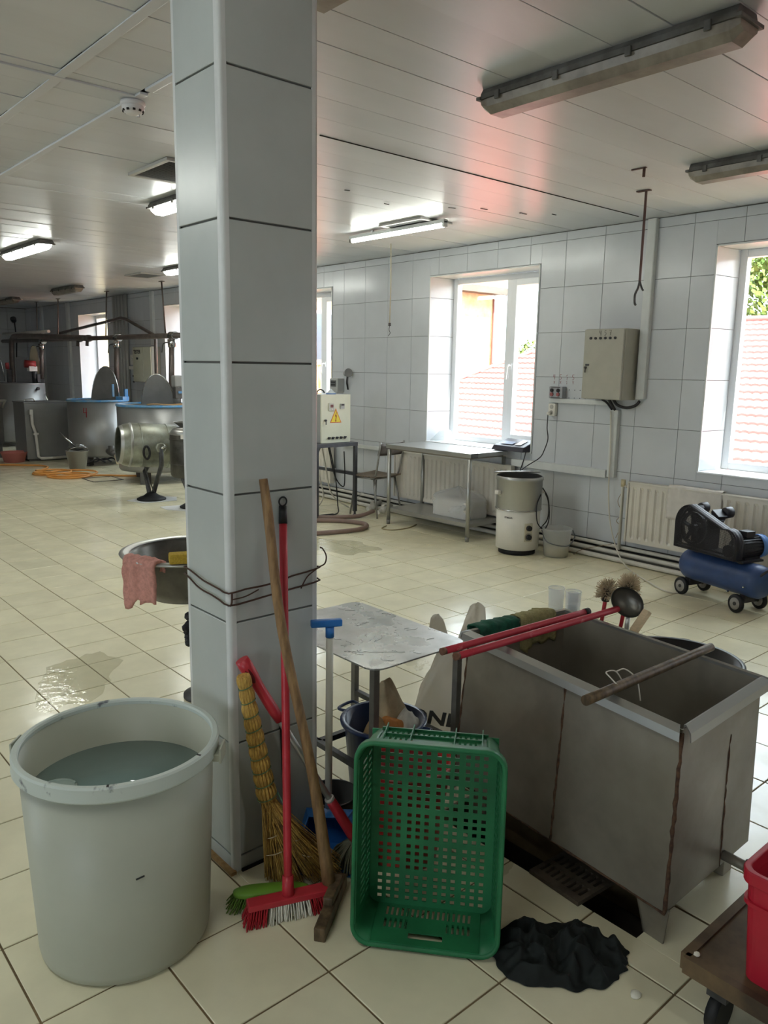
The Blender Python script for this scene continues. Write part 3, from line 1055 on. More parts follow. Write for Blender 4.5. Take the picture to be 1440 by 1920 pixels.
m.tube(smooth_path([(0.235, 0.018, -0.02), (0.20, 0.03, 0.028), (0.155, 0.035, 0.036), (0.14, 0.01, 0.03), (0.145, -0.012, 0.012)], 6), 0.0022, 6)
m.tube(smooth_path([(0.2, 0.03, 0.028), (0.235, 0.02, 0.03), (0.255, -0.01, 0.0), (0.25, -0.03, -0.06)], 6), 0.0022, 6)
m.build('string_loop', M('white_string', (206, 198, 184), rough=0.8), t)

def drape(name, label, cat, a, b, n_in, hang_in, hang_out, mat, seed, th=0.004, lift=0.0, nu=20, ragged=0.3, amp=0.006):
    # cloth hung over an edge that runs from a to b; n_in points to the inner side
    a, b, n_in = Vector(a), Vector(b), Vector(n_in).normalized()
    L_ = (b - a).length
    m = MB()
    def fn(u, v):
        p = a.lerp(b, u)
        hi = hang_in * (1 + ragged * nz(u * 3.0, seed)) ; ho = hang_out * (1 + ragged * nz(u * 3.0, seed + 9))
        s = lerp(-ho, hi, v)
        r = 0.026
        w = amp * (nz(u * 9, v * 2.0, seed) + 0.6 * nz(u * 21, v * 5, seed + 3))
        if abs(s) < r:
            off = n_in * s; z = lift + 0.004 * math.cos(s / r * 1.57)
        else:
            sg = 1 if s > 0 else -1
            off = n_in * sg * (r + 0.01 * (abs(s) - r) + abs(w) * 1.2); z = lift - (abs(s) - r)
        return p + off + Vector((0, 0, z + w * 0.5)) - a
    m.grid(nu, 18, fn)
    o = m.build(name, mat, solid=th)
    o.location = a
    props(o, label, cat)
    return o
LE = (top[2] - top[3]).normalized()
tA = O + top[3]
drape('cloth', 'dark green rolled cloth hung over the left rim of the tank', 'cloth', tA + LE * 0.035 + Vector((0.0, 0.02, 0.016)), tA + LE * 0.235 + Vector((0, 0.02, 0.016)), (0.1, -1, 0), 0.085, 0.06, M('dark_green_fabric', (22, 78, 58), rough=0.85, var=0.25, vs=40), 1.3, amp=0.012)
drape('towel', 'beige towel hung over the tank rim beside the green cloth', 'towel', tA + LE * 0.245 + Vector((0.0, 0.02, 0.018)), tA + LE * 0.43 + Vector((0, 0.02, 0.018)), (0.1, -1, 0), 0.145, 0.09, M('beige_terry', (150, 142, 98), rough=0.95, var=0.15, vs=90, bump=0.5, bs=300), 5.1, th=0.006, amp=0.014)

# clear plastic jugs behind the rim, two brushes, a ladle and a spatula standing in a bucket behind the tank
m_clear = film_mat('clear_plastic', (222, 226, 226), 0.28, 0.12)
def cup(label, loc, r0, r1, h):
    t = thing('plastic_cup', label, 'cup', loc, group='clear cups behind the tank rim')
    MB().lathe([(0, 0.0), (r0, 0.0), (r1, h), (r1 - 0.0015, h), (r0 - 0.0015, 0.002), (0, 0.002)], 24).build('cup_body', m_clear, t)
    MB().tube(arc((0, 0, h), r1, 0, 2 * math.pi, 24), 0.002, 6).build('cup_rim', m_clear, t)
# utensil bucket standing behind the tank
ub = thing('utensil_bucket', 'dark bucket behind the tank holding cups, brushes and a ladle', 'bucket', (2.715, 1.825, 0))
MB().lathe([(0, 0), (0.12, 0), (0.155, 0.52), (0.15, 0.52), (0.116, 0.006), (0, 0.006)], 32).build('bucket_body', m_navy, ub)
MB().tube(arc((0, 0, 0.52), 0.155, 0, 2 * math.pi, 32), 0.005, 6).build('bucket_rim', m_navy, ub)
cup('tall clear plastic cup, leftmost behind the tank rim', (2.63, 1.895, 0.53), 0.026, 0.034, 0.20)
cup('narrow clear plastic cup in the middle behind the tank rim', (2.65, 1.825, 0.53), 0.018, 0.022, 0.19)
cup('clear plastic cup, rightmost behind the tank rim', (2.715, 1.87, 0.53), 0.026, 0.034, 0.175)
for o_ in [o for o in bpy.data.objects if o.name.startswith('plastic_cup')]:
    pass
MB().lathe([(0, 0.50), (0.145, 0.50), (0.148, 0.528), (0, 0.528)], 32).build('bucket_lid', m_navy, ub)
def brush(label, a, b, mat, bl, seed):
    a, b = Vector(a), Vector(b)
    t = thing('scrub_brush', label, 'brush', a)
    d = b - a
    n = d.normalized()
    MB().tube([d * i / 6 for i in range(7)], 0.008, 10).build('handle', mat, t)
    MB().lathe([(0, -0.01), (0.016, -0.005), (0.020, 0.02), (0.018, 0.05), (0, 0.055)], 14, d, axis=n).build('brush_head', M('brush_block', (58, 46, 40), rough=0.7), t)
    m = MB()
    rs = random.Random(seed)
    for k in range(420):
        th, ph = rs.uniform(0, 6.28), rs.uniform(-0.2, 1.2)
        v = Vector((math.cos(th) * math.cos(ph), math.sin(th) * math.cos(ph), math.sin(ph)))
        base = d + n * (0.02 + 0.03 * math.sin(max(ph, 0))) + v * 0.014
        tip = base + v * bl * rs.uniform(0.7, 1.15) + Vector((rs.uniform(-.006, .006), rs.uniform(-.006, .006), rs.uniform(-.008, .004)))
        m.tube([base, base.lerp(tip, 0.55) + Vector((rs.uniform(-.002, .002),) * 3), tip], 0.0015, 3, caps=False)
    m.build('bristles', M('pale_bristle', (206, 186, 154), rough=0.9, var=0.15, vs=60), t)
brush('brush with pale bushy bristles beside the ladle, left one', (2.715, 1.735, 0.53), (2.700, 1.705, 0.712), m_red, 0.032, 3)
brush('brush with white bristles standing behind the ladle', (2.80, 1.695, 0.53), (2.745, 1.635, 0.742), m_red, 0.034, 4)
t = thing('ladle', 'stainless ladle standing bowl up behind the far rim of the tank', 'ladle', (2.645, 1.590, 0.0))
N_ = Vector((-0.72, -0.55, 0.30)).normalized()
q = Vector((0, 0, 1)).rotation_difference(N_).to_matrix()
m = MB()
pr_ = [(0.054 * math.sin(a), -0.034 * math.cos(a)) for a in [R(v) for v in range(0, 91, 10)]]
m.lathe([(0, -0.034)] + pr_[1:], 28)
for i, p in enumerate(m.v):
    pass
m.v = [tuple(q @ Vector((p[0], p[1] * 1.22, p[2])) + Vector((0.02, -0.005, 0.735))) for p in m.v]
m.build('ladle_bowl', M('ladle_steel', (98, 95, 88), rough=0.38, metal=0.8), t, solid=0.0015)
MB().tube([(0.026, -0.01, 0.68), (0.035, 0.0, 0.60), (0.05, 0.02, 0.10), (0.052, 0.022, 0.0)], 0.009, 10).build('ladle_handle', m_steel, t)
t = thing('wooden_spatula', 'pale wooden spatula leaning behind the tank rim, right of the ladle', 'spatula', (2.605, 1.535, -0.02))
m = MB()
m.box((0.055, -0.015, 0.695), (0.020, 0.034, 0.10), (R(0), R(38), R(-20)), ch=0.004)
m.build('blade', M('pale_wood', (206, 184, 150), rough=0.6, var=0.08, vs=30, stretch=(1, 1, 6)), t)
MB().tube([(0.03, -0.006, 0.66), (0.0, 0.0, 0.62), (-0.02, 0.0, 0.0)], 0.009, 8).build('handle', M('pale_wood'), t)
# big black tub behind the tank
t = thing('black_tub', 'large round black plastic tub on the floor behind the tank', 'tub', (3.09, 1.59, 0))
m = MB().lathe([(0, 0), (0.225, 0), (0.268, 0.385), (0.284, 0.39), (0.285, 0.402), (0.262, 0.402), (0.222, 0.012), (0, 0.012)], 48)
m.build('tub_body', m_blackp, t)
MB().lathe([(0, 0.33), (0.25, 0.33)], 40).build('dark_water', M('dark_water', (52, 50, 48), rough=0.06, spec=0.6), t)
for a in (R(20), R(200)):
    MB().tube(smooth_path([(0.283 * math.cos(a - .2), 0.283 * math.sin(a - .2), 0.39), (0.32 * math.cos(a), 0.32 * math.sin(a), 0.385), (0.283 * math.cos(a + .2), 0.283 * math.sin(a + .2), 0.39)], 5), 0.008, 8).build('tub_handle', m_blackp, t)
# --- low steel table beside the column
tb = thing('metal_table', 'low table with a wet sheet-metal top, right of the column', 'table', (1.65, 1.92, 0))
m_sheet = M('wet_sheet_metal', (182, 184, 182), rough=0.30, metal=0.6, c2=(160, 160, 156), vs=5, rvar=0.14)
m_tleg = M('grey_iron_leg', (112, 109, 102), rough=0.5, metal=0.4, var=0.15, vs=20)
def rr2(x0, x1, y0, y1, r, n=6):
    o = []
    for (cx, cy, a0) in ((x1 - r, y1 - r, 0), (x0 + r, y1 - r, 90), (x0 + r, y0 + r, 180), (x1 - r, y0 + r, 270)):
        for i in range(n + 1):
            t = R(a0 + 90 * i / n)
            o.append((cx + r * math.cos(t), cy + r * math.sin(t)))
    return o
m = MB().prism(rr2(0, 0.478, 0, 0.68, 0.055), 0.594, 0.600)
m.build('table_top', m_sheet, tb, bevel=0.0015)
for (lx, ly) in ((0.03, 0.03), (0.448, 0.03), (0.03, 0.65), (0.448, 0.65)):
    MB().box((lx, ly, 0.297), (0.026, 0.026, 0.594), ch=0.002).build('leg', m_tleg, tb)
for (a, b) in (((0.03, 0.03, 0.19), (0.03, 0.65, 0.19)), ((0.448, 0.03, 0.19), (0.448, 0.65, 0.19)), ((0.03, 0.36, 0.19), (0.448, 0.36, 0.19))):
    MB().bar(a, b, 0.022).build('stretcher', m_iron, tb)
for (a, b) in (((0.04, 0.12, 0.586), (0.438, 0.12, 0.586)), ((0.04, 0.56, 0.586), (0.438, 0.56, 0.586)), ((0.12, 0.04, 0.586), (0.12, 0.64, 0.586)), ((0.36, 0.04, 0.586), (0.36, 0.64, 0.586))):
    MB().bar(a, b, 0.016).build('top_rail', m_tleg, tb)
# wet smears lying on the top
m = MB()
rs = random.Random(5)
for k in range(46):
    x, y = rs.uniform(0.03, 0.45), rs.uniform(0.03, 0.64)
    p = [Vector((x, y, 0.6005))]
    a = rs.uniform(0, 6.28)
    for j in range(rs.randint(2, 5)):
        a += rs.uniform(-0.9, 0.9)
        p.append(p[-1] + Vector((math.cos(a), math.sin(a), 0)) * rs.uniform(0.006, 0.014))
    m.tube(p, 0.0012, 5, radii=[0.0012 * rs.uniform(0.5, 1.3) for _ in p])
p = [Vector((0.06 + 0.012 * i, 0.065 - 0.0105 * i + rs.uniform(-.004, .004), 0.6005)) for i in range(12)]
m.tube([Vector((0.05 + 0.016 * i, 0.20 - 0.013 * i + rs.uniform(-.004, .004), 0.6005)) for i in range(11)], 0.0016, 5)
props(m.build('water_drips', M('water_drip', (226, 228, 226), rough=0.05, spec=0.8), tb), kind='stuff')

# --- blue tub with rags under the table
t = thing('blue_tub', 'dark blue plastic tub of rags standing under the metal table', 'tub', (1.858, 2.10, 0))
MB().lathe([(0, 0.0), (0.125, 0.0), (0.150, 0.285), (0.166, 0.292), (0.167, 0.303), (0.147, 0.303), (0.122, 0.008), (0, 0.008)], 40).build('tub_body', m_navy, t)
for a in (R(100), R(-80)):
    MB().tube(smooth_path([(0.163 * math.cos(a - .25), 0.163 * math.sin(a - .25), 0.298), (0.20 * math.cos(a - .2), 0.20 * math.sin(a - .2), 0.300), (0.20 * math.cos(a + .2), 0.20 * math.sin(a + .2), 0.300), (0.163 * math.cos(a + .25), 0.163 * math.sin(a + .25), 0.298)], 5), 0.006, 8).build('tub_handle', m_navy, t)
def rag(name, label, cat, loc, rx, ry, h, mat, seed, peak=(0, 0), z0=0.0, fold=0.5, nu=40, nv=14, group=None):
    # crumpled heap of cloth
    m = MB()
    def fn(u, v):
        a = 2 * math.pi * u
        edge = 1 + 0.22 * nz(math.cos(a) * 1.3 + seed, math.sin(a) * 1.3) + 0.12 * nz(math.cos(a) * 4 + seed, math.sin(a) * 4, 3) + 0.05 * nz(math.cos(a) * 11 + seed, math.sin(a) * 11, 5)
        r = v * edge
        x, y = rx * r * math.cos(a), ry * r * math.sin(a)
        z = h * (1 - v ** 2.2) ** 0.9
        rid = abs(nz(x * 13 + seed, y * 13, seed)) * 1.6 + abs(nz(x * 29 + seed, y * 29, seed + 4)) * 0.8
        z = z * (1 - fold * 0.5) + h * fold * (0.35 - rid * 0.55) * min(1, (1 - v) * 5 + 0.15)
        x += peak[0] * max(0, 1 - v * 1.4) ; y += peak[1] * max(0, 1 - v * 1.4)
        return (x, y, max(z, 0.0015) + z0)
    m.grid(nu, nv, fn, closed_u=True)
    o = m.build(name, mat, sub=1)
    o.location = loc
    props(o, label, cat, group)
    return o
m_rag1 = M('cream_rag', (190, 172, 140), rough=0.95, var=0.12, vs=30)
m_rag2 = M('tan_rag', (150, 126, 92), rough=0.95, var=0.12, vs=30)
m_rag3 = M('orange_rag', (206, 140, 82), rough=0.95, var=0.12, vs=30)
m_rag4 = M('white_rag', (206, 202, 190), rough=0.95, var=0.1, vs=30)
rag('rag', 'crumpled tan rag at the left of the blue tub', 'cloth', (1.785, 2.060, 0.245), 0.065, 0.07, 0.13, m_rag2, 2.1, group='rags in the blue tub')
rag('rag', 'orange rag in the blue tub', 'cloth', (1.848, 2.045, 0.255), 0.062, 0.055, 0.12, m_rag3, 4.4, group='rags in the blue tub')
rag('rag', 'cream rag sticking up in a peak from the blue tub', 'cloth', (1.905, 2.12, 0.22), 0.085, 0.07, 0.26, m_rag1, 7.7, peak=(-0.03, 0.01), fold=0.45, group='rags in the blue tub')
rag('rag', 'white rag at the right of the blue tub', 'cloth', (1.918, 2.035, 0.25), 0.066, 0.05, 0.11, m_rag4, 9.2, group='rags in the blue tub')

# --- white shopping bag between table and tank
m_bag = film_mat('white_carrier_bag', (214, 206, 190), 0.82, 0.35)
t = thing('plastic_bag', 'white printed plastic carrier bag standing between the table and the tank', 'bag', (2.285, 2.175, 0))
t.scale = (1.2, 1.05, 1.0)
t.rotation_euler = (0, 0, R(-45))
m = MB()
def fn(u, v):
    a = 2 * math.pi * u
    z = 0.46 * v
    w = 0.135 * (1 - 0.55 * max(0, (v - 0.35) / 0.65) ** 1.2) * (0.86 + 0.14 * min(1, v * 6))
    dpt = 0.095 * (1 - 0.62 * v)
    s = 0.010 * nz(math.cos(a) * 3, math.sin(a) * 3, v * 4) + 0.006 * nz(math.cos(a) * 8, math.sin(a) * 8, v * 9)
    cx, sx = math.cos(a), math.sin(a)
    p = 0.55
    return ((w + s) * math.copysign(abs(cx) ** p, cx) + 0.03 * v, (dpt + s) * math.copysign(abs(sx) ** p, sx), z)
m.grid(48, 20, fn, closed_u=True)
m.build('bag_body', m_bag, t)
for (cx, hh, wd, lean) in ((-0.035, 0.61, 0.050, -0.01), (0.075, 0.665, 0.062, 0.02)):
    for dy in (0.012,):
        m = MB()
        def fn(u, v):
            k = math.sin(math.pi * u)
            wdt = lerp(wd, wd * 0.42, v) 
            return (cx + lean * v + (u - 0.5) * 2 * wdt, dy + 0.03 * nz(u * 5, v * 3, cx * 50) , lerp(0.44, hh, v) * 1.0 - 0.02 * (1 - k) * v)
        m.grid(9, 10, fn)
        m.build('bag_handle', m_bag, t, solid=0.002)
m_print = M('grey_print', (92, 94, 92), rough=0.6)
text_obj('bag_print', 'ONE', 0.085, m_print, t, (-0.05, -0.083, 0.185), (R(96), R(8), 0), 0.0008, 0.003)
text_obj('bag_print', 'ou shop.', 0.030, m_print, t, (-0.055, -0.087, 0.125), (R(96), R(8), 0), 0.0006)

# --- red basin behind the crate
m_pinkred = M('faded_red_plastic', (178, 44, 42), rough=0.4, var=0.15, vs=9)
t = thing('red_tub', 'red plastic tub behind the green crate, seen through its holes', 'tub', (1.655, 1.755, 0))
MB().lathe([(0, 0.0), (0.11, 0.0), (0.150, 0.34), (0.160, 0.345), (0.161, 0.356), (0.146, 0.356), (0.107, 0.008), (0, 0.008)], 36).build('tub_body', m_pinkred, t)
MB().tube(arc((0, 0, 0.352), 0.1605, 0, 2 * math.pi, 36), 0.005, 6).build('tub_rim', M('pale_red_rim', (206, 120, 118), rough=0.4), t)
MB().lathe([(0, 0.31), (0.142, 0.315)], 24).build('wet_rags', M('dark_red_cloth', (120, 28, 28), rough=0.9, var=0.3, vs=30), t)

# --- tools leaning on the column
# wooden floor squeegee
t = thing('wooden_scraper', 'wooden floor scraper with a long pale handle leaning on the column', 'scraper', (1.306, 1.702, 0))
a, b = Vector((0.0, 0.012, 0.055)), Vector((1.250, 1.992, 1.288)) - Vector((1.306, 1.702, 0))
n = 14
pts = [a.lerp(b, i / n) + Vector((0.010 * math.sin(i * 0.55), 0.004 * math.sin(i * 0.8), 0)) for i in range(n + 1)]
MB().tube(pts, 0.0155, 14, radii=[0.0215 - 0.0055 * min(1, i / 5) - (0.001 if i < n else 0.003) for i in range(n + 1)]).build('handle', m_wood, t)
m = MB()
m.bar((-0.125, -0.105, 0.022), (0.075, 0.045, 0.030), 0.034, 0.044, ch=0.004)
m.build('scraper_head', m_woodd, t)
m = MB()
m.bar((-0.05, -0.045, 0.058), (0.045, 0.022, 0.062), 0.030, 0.028, ch=0.005)
m.build('handle_block', m_woodd, t)

# red broom
t = thing('red_broom', 'red plastic broom with red and white bristles leaning on the column', 'broom', (1.180, 1.752, 0))
B0, B1 = Vector((1.180, 1.752, 0)), Vector((1.340, 2.003, 1.145))
q_ = B1 - B0
MB().tube([Vector((0, 0, 0.075)).lerp(q_, i / 10) for i in range(11)], 0.0125, 14).build('handle', m_red, t)
n_ = (q_ - Vector((0, 0, 0.075))).normalized()
MB().cyl(q_ - n_ * 0.006, q_ + n_ * 0.050, 0.0138, 0.012, n=14).build('end_cap', m_blackp, t)
MB().tube([q_ + n_ * 0.05 + Vector(p) for p in arc((0, 0, 0.014), 0.014, R(-80), R(260), 16, 'xz')], 0.0028, 6).build('hanging_loop', m_blackp, t)
HD = (Vector((1.295, 1.700, 0)) - Vector((1.063, 1.788, 0))).normalized()
HN = Vector((-HD.y, HD.x, 0))
rot = Matrix((HD, HN, Vector((0, 0, 1)))).transposed()
m = MB().box(Vector((0, 0, 0.058)), (0.245, 0.044, 0.020), rot, ch=0.004)
m.build('broom_block', m_red, t)
MB().cyl((0, 0, 0.062), n_ * 0.06 + Vector((0, 0, 0.062)), 0.019, 0.0165, n=14).build('socket', m_red, t)
def bristle_rows(t, name, mat, x0, x1, rows, step, z1, spread, r, seed, base=0.05, wob=0.004):
    m = MB()
    rs = random.Random(seed)
    x = x0
    while x <= x1:
        for k in range(rows):
            y = -0.018 + 0.036 * k / (rows - 1)
            for j in range(2):
                p0 = HD * (x + rs.uniform(-.002, .002)) + HN * y + Vector((0, 0, base))
                out = HD * (x * spread + rs.uniform(-wob, wob)) + HN * (y * 0.9 + rs.uniform(-wob, wob))
                p1 = HD * x + HN * y + out + Vector((0, 0, z1 + rs.uniform(0, 0.006)))
                m.tube([p0, p0.lerp(p1, .5) + Vector((rs.uniform(-.002, .002), rs.uniform(-.002, .002), 0)), p1], r, 3, caps=False)
        x += step
    o = m.build(name, mat, t)
    return o
bristle_rows(t, 'red_bristles', m_red_br, -0.12, -0.062, 5, 0.0075, 0.001, 0.12, 0.0022, 1)
bristle_rows(t, 'white_bristles', m_white_br, -0.055, 0.058, 5, 0.0075, 0.001, 0.12, 0.0022, 2)
bristle_rows(t, 'red_bristles', m_red_br, 0.064, 0.12, 5, 0.0075, 0.001, 0.12, 0.0022, 3)
# lime brush lying behind
t = thing('green_brush', 'lime green brush with grey bristles lying behind the red broom', 'brush', (1.165, 1.82, 0))
GD = Vector((0.83, -0.55, 0)).normalized()
m = MB()
def fn(u, v):
    a = 2 * math.pi * u
    p = 0.75
    cx, sx = math.cos(a), math.sin(a)
    k = [0.0, 0.92, 1.0, 1.0, 0.9, 0.0][int(round(v * 5))]
    z = [0.058, 0.058, 0.054, 0.042, 0.038, 0.038][int(round(v * 5))]
    pt = GD * (0.115 * k * math.copysign(abs(cx) ** p, cx)) + Vector((-GD.y, GD.x, 0)) * (0.028 * k * math.copysign(abs(sx) ** p, sx))
    return pt + Vector((0, 0, z))
m.grid(32, 6, fn, closed_u=True)
m.build('brush_block', m_lime, t)
HD_, HN_ = HD, HN
HD, HN = GD, Vector((-GD.y, GD.x, 0))
bristle_rows(t, 'green_bristles', M('lime_bristle', (96, 130, 48), rough=0.9), -0.11, -0.06, 4, 0.008, 0.001, 0.22, 0.0020, 5, base=0.04)
bristle_rows(t, 'grey_bristles', M('grey_bristle', (128, 116, 110), rough=0.9), -0.052, 0.10, 4, 0.008, 0.001, 0.1, 0.0020, 6, base=0.04)
HD, HN = HD_, HN_

# straw broom
t = thing('straw_broom', 'yellow straw besom tied with green twine leaning on the column', 'broom', (1.29, 1.83, 0))
S0 = Vector((1.29, 1.83, 0))
topp = Vector((1.160, 1.955, 0.700)) - S0
neck = Vector((1.222, 1.925, 0.285)) - S0
m = MB()
rs = random.Random(11)
ax = (neck - topp)
n_ = ax.normalized()
u_ = n_.orthogonal().normalized(); w_ = n_.cross(u_)
stalk = 24
for k in range(stalk):
    a = 2 * math.pi * k / 15 if k < 15 else 2 * math.pi * k / 9
    rr_ = 0.019 if k < 15 else 0.009
    off = (u_ * math.cos(a) + w_ * math.sin(a)) * rr_
    pts, rad = [], []
    nb = 40
    for i in range(nb + 1):
        f = i / nb
        knot = abs(math.sin(f * math.pi * 9 + 0.4)) * 1.25
        g = 0.82 + 0.55 * f
        pts.append(topp + ax * f + off * g * (0.80 + 0.26 * knot ** 0.6) + Vector((rs.uniform(-.0006, .0006), rs.uniform(-.0006, .0006), 0)))
        rad.append(0.0052 * (0.82 + 0.25 * knot))
    m.tube(pts, 0.005, 6, radii=rad)
m.build('stalk_handle', m_straw, t)
for i in range(9):
    f = (i + 0.93 - 0.4 / math.pi) / 9
    if f > 1: continue
    c = topp + ax * f
    g = (0.82 + 0.55 * f) * 0.0205 + 0.0035
    MB().tube([c + (u_ * math.cos(a) + w_ * math.sin(a)) * g + n_ * 0.004 * math.sin(a) for a in [2 * math.pi * j / 20 for j in range(20)]], 0.0016, 5, closed=True).build('twine_binding', m_twine, t)
# fan of straw, flat and wide
m = MB(); md = MB()
fl = Vector((1.195, 1.905, 0.012)) - S0
fr_ = Vector((1.405, 1.775, 0.010)) - S0
fn_ = (fr_ - fl).cross(Vector((0, 0, 1))).normalized()
for k in range(760):
    s = rs.random()
    dpt = rs.uniform(-1, 1)
    p0 = neck + u_ * rs.uniform(-.017, .017) + w_ * rs.uniform(-.017, .017)
    end = fl.lerp(fr_, s) + fn_ * dpt * 0.028 * (0.5 + s * 0.6)
    end.z += rs.random() ** 2 * 0.07 + 0.05 * max(0, 0.12 - s) * 3
    mid = p0.lerp(end, 0.5)
    mid.z += 0.012 * rs.random(); mid += fn_ * dpt * 0.012
    mid -= (fr_ - fl).normalized() * 0.014 * (s)
    (m if k % 2 else md).tube(smooth_path([p0, mid, end], 3), 0.0013, 4, caps=False, radii=[0.0021, .0019, .0018, .0016, .0013, .0011, 0.0008])
m.build('straw_fan', m_straw, t)
md.build('straw_fan', m_strawd, t)
for f, wv in ((0.42, 0.036), (0.62, 0.05)):
    for (sa, sb) in ((0.0, 0.34), (0.36, 1.0)):
        MB().tube(smooth_path([neck.lerp(fl.lerp(fr_, s), f) - fn_ * -(0.022 + 0.01 * math.sin(s * 9)) + Vector((0, 0, 0.01 * math.sin(s * 5))) for s in [sa + (sb - sa) * i / 5 for i in range(6)]], 3), 0.0016, 5).build('twine_binding', M('pale_twine', (196, 182, 150), rough=0.8), t)
MB().tube(smooth_path([neck + Vector((0.035, -0.005, 0.01)), neck + Vector((0.055, -0.02, -0.05)), neck + Vector((0.065, -0.03, -0.10))], 5), 0.0022, 5).build('twine_end', M('mint_twine', (120, 176, 150), rough=0.7), t)

# squeegee with red grip and steel tube
t = thing('red_grip_mop', 'mop with a steel tube and red plastic grips slanting across the column', 'mop', (1.474, 1.80, 0))
P0 = Vector((1.474, 1.80, 0))
ta, tc = Vector((1.178, 1.993, 0.735)) - P0, Vector((1.47, 1.812, 0.12)) - P0
d_ = (tc - ta).normalized()
L_ = (tc - ta).length
MB().tube([ta + d_ * L_ * f for f in (0.30, 0.5, 0.7, 0.9)], 0.011, 14).build('steel_tube', m_steel, t)
m = MB()
rad = [0.021, 0.0225, 0.021, 0.018, 0.0165, 0.0172, 0.0178, 0.0172, 0.0150]
m.tube([ta + d_ * L_ * 0.335 * i / 8 for i in range(9)], 0.018, 16, radii=rad)
g = m.build('grip', m_red, t)
m = MB()
fN = Vector((-0.55, -0.80, 0.1)).normalized()
fN = (fN - d_ * fN.dot(d_)).normalized()
cc = ta + d_ * 0.052 + fN * 0.0195
sd = d_.cross(fN)
m.add([cc + d_ * 0.028 * math.cos(a) + sd * 0.0095 * math.sin(a) + fN * (0.0022) for a in [2 * math.pi * j / 20 for j in range(20)]], [tuple(range(20))])
m.build('hanging_hole', M('dark_red_recess', (92, 14, 22), rough=0.6), g)
m = MB()
m.tube([ta + d_ * L_ * f for f in (0.79, 0.82, 0.9, 1.0, 1.04)], 0.018, 16, radii=[0.0150, 0.0165, 0.0175, 0.018, 0.017])
m.build('lower_grip', m_red, t)
MB().tube([ta + d_ * L_ * 0.785, ta + d_ * L_ * 0.80], 0.0165, 14).build('collar', M('grey_collar', (190, 186, 178), rough=0.5), t)
m = MB()
rs = random.Random(21)
base = tc + d_ * 0.02
for k in range(160):
    a = rs.uniform(0, 6.28)
    rr_ = 0.085 * math.sqrt(rs.random())
    e = Vector((base.x + rr_ * math.cos(a), base.y + rr_ * math.sin(a), 0.004 + rs.random() * 0.02))
    md_ = base.lerp(e, 0.5) + Vector((math.cos(a), math.sin(a), 0)) * 0.02
    m.tube(smooth_path([base + Vector((0, 0, rs.uniform(-.01, .01))), md_, e], 3), 0.003, 4, caps=False)
m.build('mop_strands', M('grey_mop_yarn', (112, 112, 92), rough=0.95), t)

# long-handled blue dustpan
t = thing('dustpan', 'blue dustpan with a long white handle and blue T grip', 'dustpan', (1.478, 1.943, 0))
hd = MB().tube([(0.006, 0.012, 0.14), (0.003, 0.006, 0.45), (0.002, 0.002, 0.775)], 0.0122, 14)
hd.build('handle', M('off_white_tube', (196, 194, 180), rough=0.4), t)
m = MB()
m.cyl((0.002, 0.002, 0.755), (0.002, 0.002, 0.79), 0.0145, n=14)
m.build('grip_socket', m_blue, t)
XD = Vector((0.87, -0.45, 0)).normalized()
m = MB().bar(Vector((0.002, 0.002, 0.803)) - XD * 0.063, Vector((0.002, 0.002, 0.803)) + XD * 0.040, 0.024, 0.024, ch=0.005)
m.build('t_grip', m_blue, t)
m = MB()
PXd = Vector((0.72, -0.70, 0)).normalized(); PYd = Vector((-0.70, -0.72, 0)).normalized()
def pp(u, v, z): return PXd * u + PYd * v + Vector((0.0, 0.0, z))
vs = [pp(-.13, .20, .002), pp(.13, .20, .002), pp(.10, .02, .002), pp(-.10, .02, .002), pp(-.13, .20, .004), pp(.13, .20, .004), pp(.105, .0, .135), pp(-.105, .0, .135), pp(-.13, .18, .06), pp(.13, .18, .06)]
m.add([pp(-.10, .16, .002), pp(.10, .16, .002), pp(.08, -.02, .002), pp(-.08, -.02, .002), pp(-.10, .14, .05), pp(.10, .14, .05), pp(.08, -.02, .13), pp(-.08, -.02, .13), pp(.065, .04, .135), pp(-.065, .04, .135)],
      [(0, 1, 2, 3), (2, 6, 7, 3), (0, 3, 7, 9, 4), (1, 5, 8, 6, 2), (6, 8, 9, 7)])
m.build('pan', m_blue, t, solid=0.004)

# dark round basin lying behind the crate, and a slim black bar by the column
t = thing('black_basin', 'small black rubber basin on the floor between the column and the metal table', 'basin', (1.615, 2.105, 0.0))
m = MB().lathe([(0, 0.0), (0.075, 0.0), (0.092, 0.07), (0.098, 0.072), (0.098, 0.08), (0.088, 0.08), (0.072, 0.008), (0, 0.008)], 36)
m.build('basin_body', m_black, t)
t = thing('black_bar', 'slim black bar leaning upright on the column behind the red broom', 'bar', (1.334, 1.985, 0))
MB().bar((0, 0, 0.002), (0.0, 0.024, 0.455), 0.008, 0.012).build('rail', m_black, t)
MB().box((0, 0.024, 0.458), (0.014, 0.016, 0.012), ch=0.002).build('end_cap', m_blackp, t)

